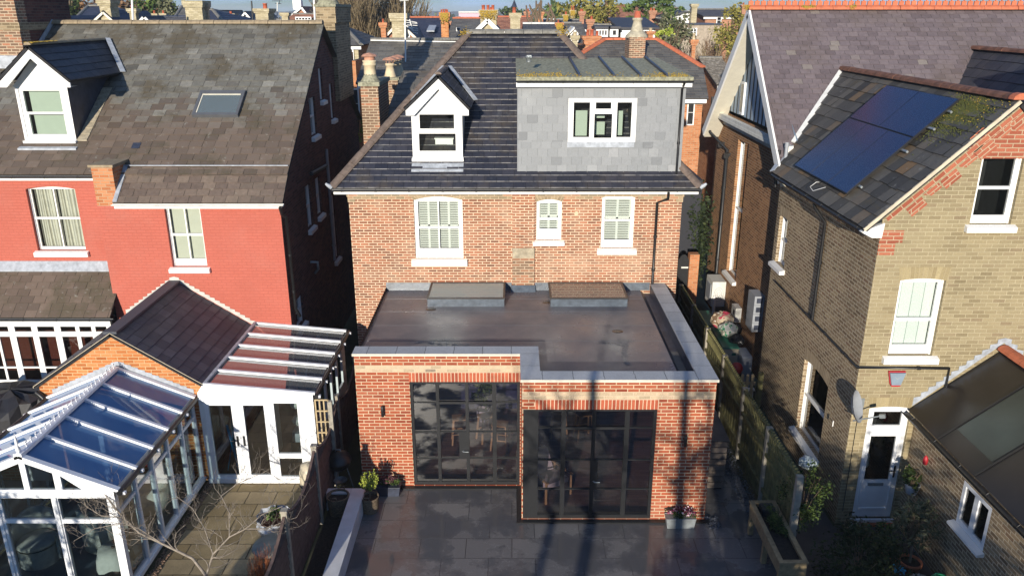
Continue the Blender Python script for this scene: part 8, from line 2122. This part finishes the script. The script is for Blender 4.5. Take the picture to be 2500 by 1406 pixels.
for (lab, x0, x1, yt, yb, Y, mt, pots) in (('yellow-lichened slim chimney over low roofs right of the pollarded trees', 1376, 1386, 38, 60, 58, 'bg_buff', [(1379, 1384, 29)]), ('taller lichened chimney with two pots beside the slim one', 1393, 1403, 27, 60, 66, 'bg_buff', [(1394, 1397, 15), (1399, 1402, 15)]), ('red brick chimney with a single red pot left of the autumn tree', 1415, 1426, 30, 66, 56, 'bg_red', [(1416, 1424, 25)])):
    h = side_house('slate-roofed house under a ' + lab.split(' over')[0].split(' beside')[0].split(' left')[0], x0 - 18, x1 + 14, 50, 70, Y, 4, 'bg_red', 'bg_slate')
    stack(h, x0, x1, yt, yb, Y + 2, mt, pots, lich='lichen' in lab)
h = side_house('navy hipped roof with two buff gables behind the red house ridge', 215, 262, 16, 60, 46, 5, 'bg_buff', 'bg_navy', xl_e=170, xr_e=322)
h = gable_house('buff gable with tall buff chimney rising from it, behind the red house', 226, 288, 256, 28, 56, 43, 5, 'bg_buff', 'bg_navy', trim=.1, barge='cream')
stack(h, 244, 270, 3, 50, 42.9, 'bg_buff', depth=.9)
h = gable_house('small buff gable at the far left of the red house ridge', 150, 190, 167, 40, 56, 44, 4, 'bg_buff', 'bg_navy', trim=.1, barge='cream')
h = gable_house('white-boarded gable with a long black ridge behind the red house', 343, 370, 356, 42, 56, 40, 2, 'white_old', 'bg_slate')
h = side_house('long black slate roof behind the middle of the red house ridge', 372, 478, 43, 60, 41, 4, 'bg_buff', 'bg_slate', ridge='lead_dark')
stack(h, 317, 332, 24, 58, 40, 'bg_buff', [(320, 326, 15)]); stack(h, 374, 382, 36, 50, 46, 'bg_buff', [(375, 380, 28)]); stack(h, 395, 404, 36, 50, 46, 'bg_buff', [(397, 402, 27)])
h = side_house('grey hipped roof beside the broad buff chimney on the skyline', 444, 500, 17, 60, 52, 5, 'bg_buff', 'bg_grey_slate', xl_e=415, xr_e=550)
stack(h, 453, 494, 5, 60, 42, 'bg_buff', depth=1.0); stack(h, 500, 508, 11, 60, 42.5, 'pale_brick')
h = side_house('navy slate roof right of the broad buff chimney', 505, 520, 25, 58, 44, 4, 'bg_buff', 'bg_navy', xl_e=495, xr_e=548)
h = gable_house('small red brick gable on the skyline right of the navy roof', 527, 560, 536, 26, 58, 60, 5, 'bg_red', 'bg_grey_slate', trim=.1, barge='cream')
stack(h, 557, 572, 36, 60, 56, 'bg_buff', [(561, 567, 29)])
h = gable_house('pale grey boarded gable on the skyline', 580, 627, 600, 29, 58, 55, 6, 'white_old', 'bg_grey_slate', trim=.1)
h = side_house('low slate roof under the stepped buff chimney and two aerials', 612, 690, 50, 60, 48, 3, 'bg_buff', 'bg_slate')
stack(h, 624, 655, 24, 60, 46, 'bg_buff', [(643, 653, 9)], depth=1.2); stack(h, 688, 703, 34, 60, 46, 'bg_buff')
h = gable_house('red brick gable with a white cupola above, near the white mast', 706, 756, 737, 17, 42, 70, 7, 'bg_red', 'bg_red_tile', trim=.15)
c = PY(725, 15, 72); mb = MB(); mb.box((c.x - .35, 72, c.z - .3), (c.x + .35, 72.7, c.z + .45)); mb.build('cupola', M['white'], h); mb = MB(); mb.lathe([(.3, 0), (0, .5)], (c.x, 72.35, c.z + .45), 8); mb.build('cupola_roof', M['lead'], h)
h = side_house('brick house with white window band under the cupola', 715, 775, 36, 60, 56, 4, 'bg_red', 'bg_red_tile'); bgwin(h, 722, 42, 760, 55, 55.8, 5)
for nm, lab, x, y0, y1, Y in (('tall_mast', 'tall thin white mast rising by the red house chimney', 769, 55, -10, 40), ('flagpole', 'white pole leaning slightly above the navy roofs on the left', 325, 55, -6, 38), ('aerial_mast', 'dark thin aerial mast on the skyline left of the stepped chimney', 617, 50, 3, 50)):
    t_ = thing(nm, lab, 'mast', PY(x, y0, Y)); mb = MB(); mb.tube([PY(x, y0, Y), PY(x - 3, y1, Y)], .05, 6); mb.build('pole', M['white' if 'white' in lab else 'gutter'], t_)
t_ = thing('tv_aerial', 'small H-shaped television aerial on a pole right of the stepped chimney', 'aerial', PY(678, 50, 47)); mb = MB(); mb.tube([PY(672, 50, 47), PY(677, 36, 47), PY(677, 6, 47)], .03, 5); mb.build('mast', M['white_old'], t_)
mb = MB(); mb.tube([PY(665, 3, 47), PY(688, 3, 47)], .02, 4); mb.tube([PY(672, 9, 47), PY(687, 10, 47)], .02, 4); mb.tube([PY(682, 1, 47), PY(682, 11, 47)], .02, 4); mb.build('aerial_rods', M['steel'], t_)
rr = random.Random(404)
kinds = []
for k, (wm, rm) in enumerate((('bg_red', 'bg_red_tile'), ('bg_buff', 'bg_slate'), ('white_old', 'bg_grey_slate'), ('bg_red', 'bg_slate'))):
    t_ = thing('terraced_house', '', 'house', (0, 0, 0), 'small houses of the far streets')
    t_['label'] = ('tiny far house with a red clay roof among the distant rows', 'tiny far buff house with a dark roof among the distant rows', 'tiny far white house with a grey roof among the distant rows', 'tiny far red-walled house with a dark roof in the distance')[k]
    mb = MB(); mb.box((-4, -4, 0), (4, 4, 5.2)); mb.build('wall', M[wm], t_)
    mb = MB(); mb.hexa([(-4.2, -4.3, 5.201), (4.2, -4.3, 5.201), (4.2, 4.3, 5.201), (-4.2, 4.3, 5.201)], [(-3.9, -.05, 8.2), (3.9, -.05, 8.2), (3.9, .05, 8.2), (-3.9, .05, 8.2)]); mb.build('roof', M[{'bg_red_tile': 'ridge_red', 'bg_slate': 'gutter', 'bg_grey_slate': 'ridge_grey'}[rm]], t_)
    mb = MB(); mb.box((2.6, -.5, 7), (3.6, .5, 9.3)); c_ = mb.build('chimney', M['bg_red'], t_)
    for q in (-2.5, 1.0): mb = MB(); mb.box((q, -4.05, 3), (q + 1.3, -4.002, 4.4)); mb.build('window', M['white'], t_)
    kinds.append(t_)
used = set()
cnt = 0
for row, (Y, n_) in enumerate(((95, 15), (125, 18), (165, 18), (215, 18), (290, 18))):
    for i in range(n_):
        f_ = (i + rr.uniform(.2, .8)) / n_
        x = (-.62 + 1.0 * f_) * Y
        k = rr.choice((0, 0, 1, 1, 2, 3))
        src = kinds[k]
        if k not in used: o = src; used.add(k)
        else: o = copy_tree(src)
        o.location = (x, Y + rr.uniform(-8, 8), rr.uniform(-1.2, -.2) - row * .2 + (.6 if row > 2 else 0)); o.rotation_euler = (0, 0, rr.choice((0, 0, 1.57, .3, -.3))); o.scale = (1, 1, rr.uniform(.9, 1.08))
t_ = thing('warehouse', 'long low pale pink warehouse on the horizon', 'warehouse', (-30, 420, 0)); a, b = PY(1120, 42, 400), PY(1172, 32, 400)
mb = MB(); mb.box((a.x, 400, 0), (b.x, 430, b.z)); mb.build('wall', plain('pale_pink_cladding', (.62, .45, .52), .8), t_); mb = MB(); mb.box((a.x, 399, b.z + .01), (b.x, 431, b.z + .6)); mb.build('roof', M['white_old'], t_)
mb = MB(); vs = []; n = 160; rr = random.Random(9)
for i in range(n + 1):
    x = -1500 + 3000 * i / n; h_ = 10 + 3.2 * math.sin(i * .11) + 2 * math.sin(i * .31 + 1) + rr.uniform(-.6, .9)
    vs += [(x, 1250, -.5), (x, 1450, h_), (x, 1900, h_ * .8)]
fs = []
for i in range(n):
    for j in range(2): fs.append((i * 3 + j, (i + 1) * 3 + j, (i + 1) * 3 + j + 1, i * 3 + j + 1))
mb.grid(vs, fs); o = mb.build('hills', plain('wooded_hills', (0.035, 0.055, 0.05), .95, var=.4, scale=.01)); tag(o, kind='structure')
mb = MB(); rr = random.Random(10)
for i in range(420):
    Y = rr.uniform(150, 900); x = rr.uniform(-.65, .35) * Y; r_ = rr.uniform(3, 6); z = -1 + r_ * .6
    for k in range(14):
        d = Vector((rr.gauss(0, .5), rr.gauss(0, .5), rr.gauss(0, .4))) * r_; p = Vector((x, Y, z + 1)) + d
        s_ = r_ * rr.uniform(.3, .5); q = [p + Vector((rr.uniform(-1, 1), rr.uniform(-1, 1), rr.uniform(-1, 1))) * s_ for _ in range(4)]
        mb.grid(q, [(0, 1, 2), (0, 2, 3), (0, 3, 1)])
o = mb.build('far_trees', M['leaf_dark']); tag(o, kind='stuff')
def bare(name, lab, x, ybase, Y, height, seed, mat='twig_tan', depth=5, r=.25, spread=.55, kids=3, cat='tree', zb=None, seg=3, up=.2, shrink=.72, minr=.02):
    base = PY(x, ybase, Y); z0_ = 0 if zb is None else zb
    t_ = thing(name, lab, cat, (base.x, Y, z0_)); rr = random.Random(seed)
    mb = MB(); branch(mb, (base.x, Y, z0_), (0, 0, 1), height * .3, r, depth, rr, spread, 5, seg, kids, up, minr, shrink, .62, .15); mb.build('trunk', M[mat], t_); return t_
def leafy(name, lab, c, rad_, n, size, mat, seed, trunk=True, cat='tree', clump=30, ground=0.0, shell=.35):
    rr = random.Random(seed); t_ = thing(name, lab, cat, (c[0], c[1], ground))
    mb = MB(); leaves(mb, c, rad_, n, size, rr, shell, clump=clump); mb.build('crown', M[mat], t_)
    mb = MB(); mb.tube([(c[0], c[1], ground), (c[0] + .1, c[1], c[2] - rad_[2] * .3), (c[0], c[1], c[2] + rad_[2] * .4)], [size * 1.3, size, size * .3], 6)
    for k in range(9):
        a = rr.random() * 6.28; q = rr.uniform(.4, .85); mb.tube([(c[0], c[1], c[2] - rad_[2] * rr.uniform(.2, .8)), (c[0] + math.cos(a) * rad_[0] * q, c[1] + math.sin(a) * rad_[1] * q, c[2] + rad_[2] * rr.uniform(-.2, .6))], [size * .6, size * .2], 4, cap=False)
    mb.build('trunk', M['bark'], t_); return t_
for k, (x, sd_, hh) in enumerate(((868, 1, 9.5), (900, 2, 10.5), (935, 3, 10.2))):
    bare('willow_tree', ('great fan-shaped bare willow, left third, beyond the grey roofs', 'great fan-shaped bare willow, tallest middle stem mass', 'great fan-shaped bare willow, right third beside the buff chimney')[k], x, 100, 62 + k * 1.5, hh * 1.35, 200 + sd_, 'twig_tan', 5, .4, .42, 5, shrink=.74, minr=.02, up=.25, seg=3)
leafy('beech_tree', 'brown-leaved autumn tree on the skyline above the navy roofs', (PY(250, 10, 75).x, 75, 9.2), (5.5, 3, 3.4), 2600, .35, 'leaf_brown', 301, clump=50)
leafy('holm_oak', 'small dark evergreen at the left end of the skyline', (PY(167, 20, 70).x, 70, 9.6), (1.1, 1, 2.0), 700, .3, 'leaf_dark', 302, clump=20)
leafy('ivy_tree', 'green ivy-clad tree right of the brown autumn tree', (PY(357, 12, 68).x, 68, 9.0), (1.2, 1, 2.6), 900, .28, 'leaf_mid', 303, clump=22)
leafy('cypress_tree', 'dark blue-green cypress on the skyline', (PY(390, 10, 66).x, 66, 9.3), (1.2, 1, 2.8), 1300, .22, 'leaf_dark', 304, clump=26)
leafy('cypress_tree', 'paler grey-green cypress right of the dark one', (PY(415, 14, 64).x, 64, 8.9), (1.2, 1, 2.2), 1000, .22, 'leaf_olive', 305, clump=24)
bare('bare_street_tree', 'thin dark bare tree behind the broad buff chimney', 525, 60, 70, 9.5, 306, 'twig_brown', 5, .2, .6)
bare('bare_street_tree', 'thin brown bare tree in front of the cupola gable', 700, 60, 60, 8.5, 307, 'twig_brown', 5, .16, .7)
bare('bare_street_tree', 'thin bare tree spreading over the right side of the cupola gable', 745, 60, 58, 8.0, 308, 'twig_brown', 5, .15, .7)
for k, x in enumerate((1305, 1332)):
    t_ = thing('pollarded_tree', ('knobbly pollarded tree, left of the pair on the skyline', 'forked pollarded tree, right of the pair on the skyline')[k], 'tree', (PY(x, 60, 56).x, 56, 0)); rr = random.Random(310 + k); mb = MB(); bx = PY(x, 60, 56).x
    mb.tube([(bx, 56, 0), (bx, 56, 9.0)], [.26, .18], 6)
    for q in range(5): mb.tube([(bx, 56, 8.3 + .15 * q), (bx + rr.uniform(-.7, .7), 56, 9.4 + rr.uniform(0, .3)), (bx + rr.uniform(-.8, .9), 56, 10.2 + rr.uniform(0, .5))], [.10, .08, .05], 5)
    mb.build('trunk', M['bark'], t_)
for k, (x, y, Y, rx, rz, mt, lab) in enumerate(((1370, 40, 110, 5.5, 1.8, 'leaf_mid', 'low green tree clump on the skyline left of the slim chimneys'), (1398, 38, 120, 5, 2.0, 'leaf_mid', 'green tree clump behind the slim lichened chimneys'), (1240, 42, 150, 4, 1.6, 'leaf_dark', 'dark round tree behind the conical-cowled stack'))):
    c = PY(x, y, Y); leafy('broadleaf_tree', lab, (c.x, Y, c.z), (rx, 3, rz), 900, .45, mt, 320 + k, clump=26)
c = PY(1448, 30, 72); leafy('autumn_tree', 'golden-brown autumn tree left of the orange tiled roof', (c.x, 72, c.z), (2.9, 2, 1.9), 1500, .26, 'leaf_gold', 330, clump=34)
bare('bare_street_tree', 'bare branching tree against the orange tiled roof', 1478, 60, 66, 9.0, 331, 'twig_tan', 5, .15, .5)
t_ = thing('pine_tree', 'spreading green pine with a leaning trunk left of the white-rendered house', 'tree', (PY(1580, 60, 70).x, 70, 0)); rr = random.Random(340)
mb = MB()
for (x, y, rx, rz, n_) in ((1600, 8, 1.9, .8, 800), (1622, 28, 1.6, .7, 700), (1580, 20, 1.3, .6, 500), (1550, 12, .9, .35, 260), (1536, 25, .5, .2, 140), (1650, 25, .8, .4, 240), (1565, 48, 1.1, .5, 420), (1610, -4, 1.3, .5, 400)):
    c = PY(x, y, 70); leaves(mb, (c.x, 70, c.z), (rx, 1.6, rz), n_ , .2, rr, .4, clump=14)
mb.build('crown', M['leaf_mid'], t_)
mb = MB(); P_ = lambda x, y: PY(x, y, 70)
mb.tube([(P_(1578, 90).x, 70, 0), P_(1576, 60), P_(1590, 30), P_(1605, 8)], [.35, .3, .22, .1], 6)
for a in ((1590, 30, 1550, 14), (1590, 30, 1635, 22), (1600, 15, 1655, 20), (1582, 45, 1560, 50), (1550, 14, 1534, 24)): mb.tube([P_(a[0], a[1]), P_(a[2], a[3])], [.12, .05], 5)
mb.build('trunk', M['bark_pale'], t_)
for k, (x, y, Y, rx, rz, mt, n_, lab, s_) in enumerate((
    (1632, 62, 44, .5, 1.1, 'leaf_mid', 900, 'narrow green hedge column right of the white flat house', .12),
    (1650, 85, 42, 1.0, 1.1, 'leaf_olive', 1100, 'olive-brown hedge mass behind the right red hip', .12),
    (1620, 88, 41, .45, .45, 'leaf_lime', 400, 'bright lime-green bush at the end of the red ridge', .12),
    (1633, 103, 40, .5, .4, 'leaf_olive', 350, 'grey-green conifer bush below the lime bush', .1),
    (1785, 75, 46, 1.0, 1.5, 'leaf_gold', 1700, 'tall golden-green bamboo-like shrub against the big gable', .12))):
    c = PY(x, y, Y); leafy('garden_tree', lab, (c.x, Y, c.z), (rx, .8, rz), n_, s_, mt, 350 + k, clump=26)
for k, (x, Y, hh, mt, lab) in enumerate(((1725, 47, 5.6, 'twig_brown', 'rusty-brown bare shrub in front of the flat-roofed extension'), (1745, 45, 5.2, 'twig_brown', 'brown bare shrub left of the golden shrub'), (1770, 41, 5.0, 'twig_tan', 'pale bare branching shrub above the mottled roof'), (1700, 45, 5.5, 'twig_tan', 'pale twiggy climber on the grey flat-roofed extension'))):
    bare('bare_shrub', lab, x, 140, Y, hh, 370 + k, mt, 5, .08, .55, 4, zb=3.0, minr=.012, shrink=.74)
for k, (x, y, Y) in enumerate(((1500, 128, 30.2), (1620, 130, 30.4))):
    c = PY(x, y, Y)
t_ = thing('laurel_bush', 'dark bushy evergreen in the gap between the main house and the tall gable', 'bush', (5.6, 26.5, 0)); mb = MB(); leaves(mb, (6.35, 26.3, 2.7), (.5, .8, 1.9), 2600, .09, random.Random(5), .4, clump=26); mb.build('foliage', M['leaf_shade'], t_)
mb = MB(); mb.tube([(6.35, 26.4, 0), (6.35, 26.4, 3.4)], [.08, .05], 6); mb.build('stem', M['bark'], t_)
def cast(x, y, z, Yc):
    L_ = (y - Yc) / LD.y; return Vector((x, y, z)) - LD * L_
rr = random.Random(500)
def shade_bushes(lab, pts, seed, size=.09, n=1500):  # unseen bushes, added only to cast shade over the gardens
    for i, (c, r_) in enumerate(pts):
        leafy('garden_bush', lab[i], c, r_, n, size, 'leaf_dark', seed + i, clump=30, shell=.2, cat='bush')
shade_bushes(['evergreen bush at the near end of the lawn, centre', 'evergreen bush at the near end of the lawn, right of centre', 'tall evergreen bush in the right-hand garden, left', 'tall evergreen bush in the right-hand garden, right', 'evergreen bush in the left-hand garden'],
    [((1.9, 4.4, 1.05), (1.3, .8, 1.15)), ((4.0, 4.2, 1.3), (1.3, .9, 1.4)), ((2.4, 1.6, 2.5), (1.3, .9, 2.9)), ((4.9, 1.3, 2.2), (1.9, .9, 2.5)), ((-6.6, 4.0, 1.0), (1.3, .8, 1.1))], 510, n=13000, size=.10)
shade_bushes(['tall evergreen bush in the left-hand garden by the conservatory end'], [((-10.4, 3.0, 2.0), (1.6, .9, 2.1))], 517, n=6000, size=.1)
for k, (tx, rad0, hh) in enumerate(((0.75, .10, 6.2), (1.55, .13, 7.4), (3.35, .13, 7.2), (3.85, .07, 6.6))):
    p = cast(tx, 13.8, 0, -3.0)
    t_ = thing('garden_tree', ('slim tree trunk behind the camera, leftmost of the row', 'thick tree trunk behind the camera, second from left', 'thick tree trunk behind the camera, third from left', 'slim tree trunk behind the camera, rightmost of the row')[k], 'tree', (p.x, -3.0, 0)); mb = MB()
    r2 = random.Random(530 + k)
    mb.tube([(p.x, -3, 0), (p.x + .1, -3, 3), (p.x + .0, -3, hh)], [rad0 * 1.2, rad0, rad0 * .6], 8)
    for q in range(10):
        z_ = r2.uniform(3.6, hh); branch(mb, (p.x, -3, z_), (r2.uniform(-1, 1), r2.uniform(-.5, .5), .5), r2.uniform(.6, 1.0), .03, 2, r2, .7, 4, 3, 3, .1, .008)
    mb.build('trunk', M['bark'], t_)
    mb = MB(); leaves(mb, (p.x + .2, -3, 5.0), (.9, .5, .9), 420, .10, r2, .2, clump=16); mb.build('foliage', M['leaf_dark'], t_)
mb = MB(); mb.box((-2100, -120, -1.1), (2100, 2100, 22))
hz, t, P, N, Lk = newmat('thin_air_haze'); N.remove(P)
pv = N.new('ShaderNodeVolumePrincipled'); pv.inputs['Color'].default_value = (.80, .88, 1, 1); pv.inputs['Density'].default_value = .00045; pv.inputs['Anisotropy'].default_value = 0
Lk(pv.outputs[0], [n for n in N if n.type == 'OUTPUT_MATERIAL'][0].inputs['Volume'])
o = mb.build('haze', hz); tag(o, kind='stuff')
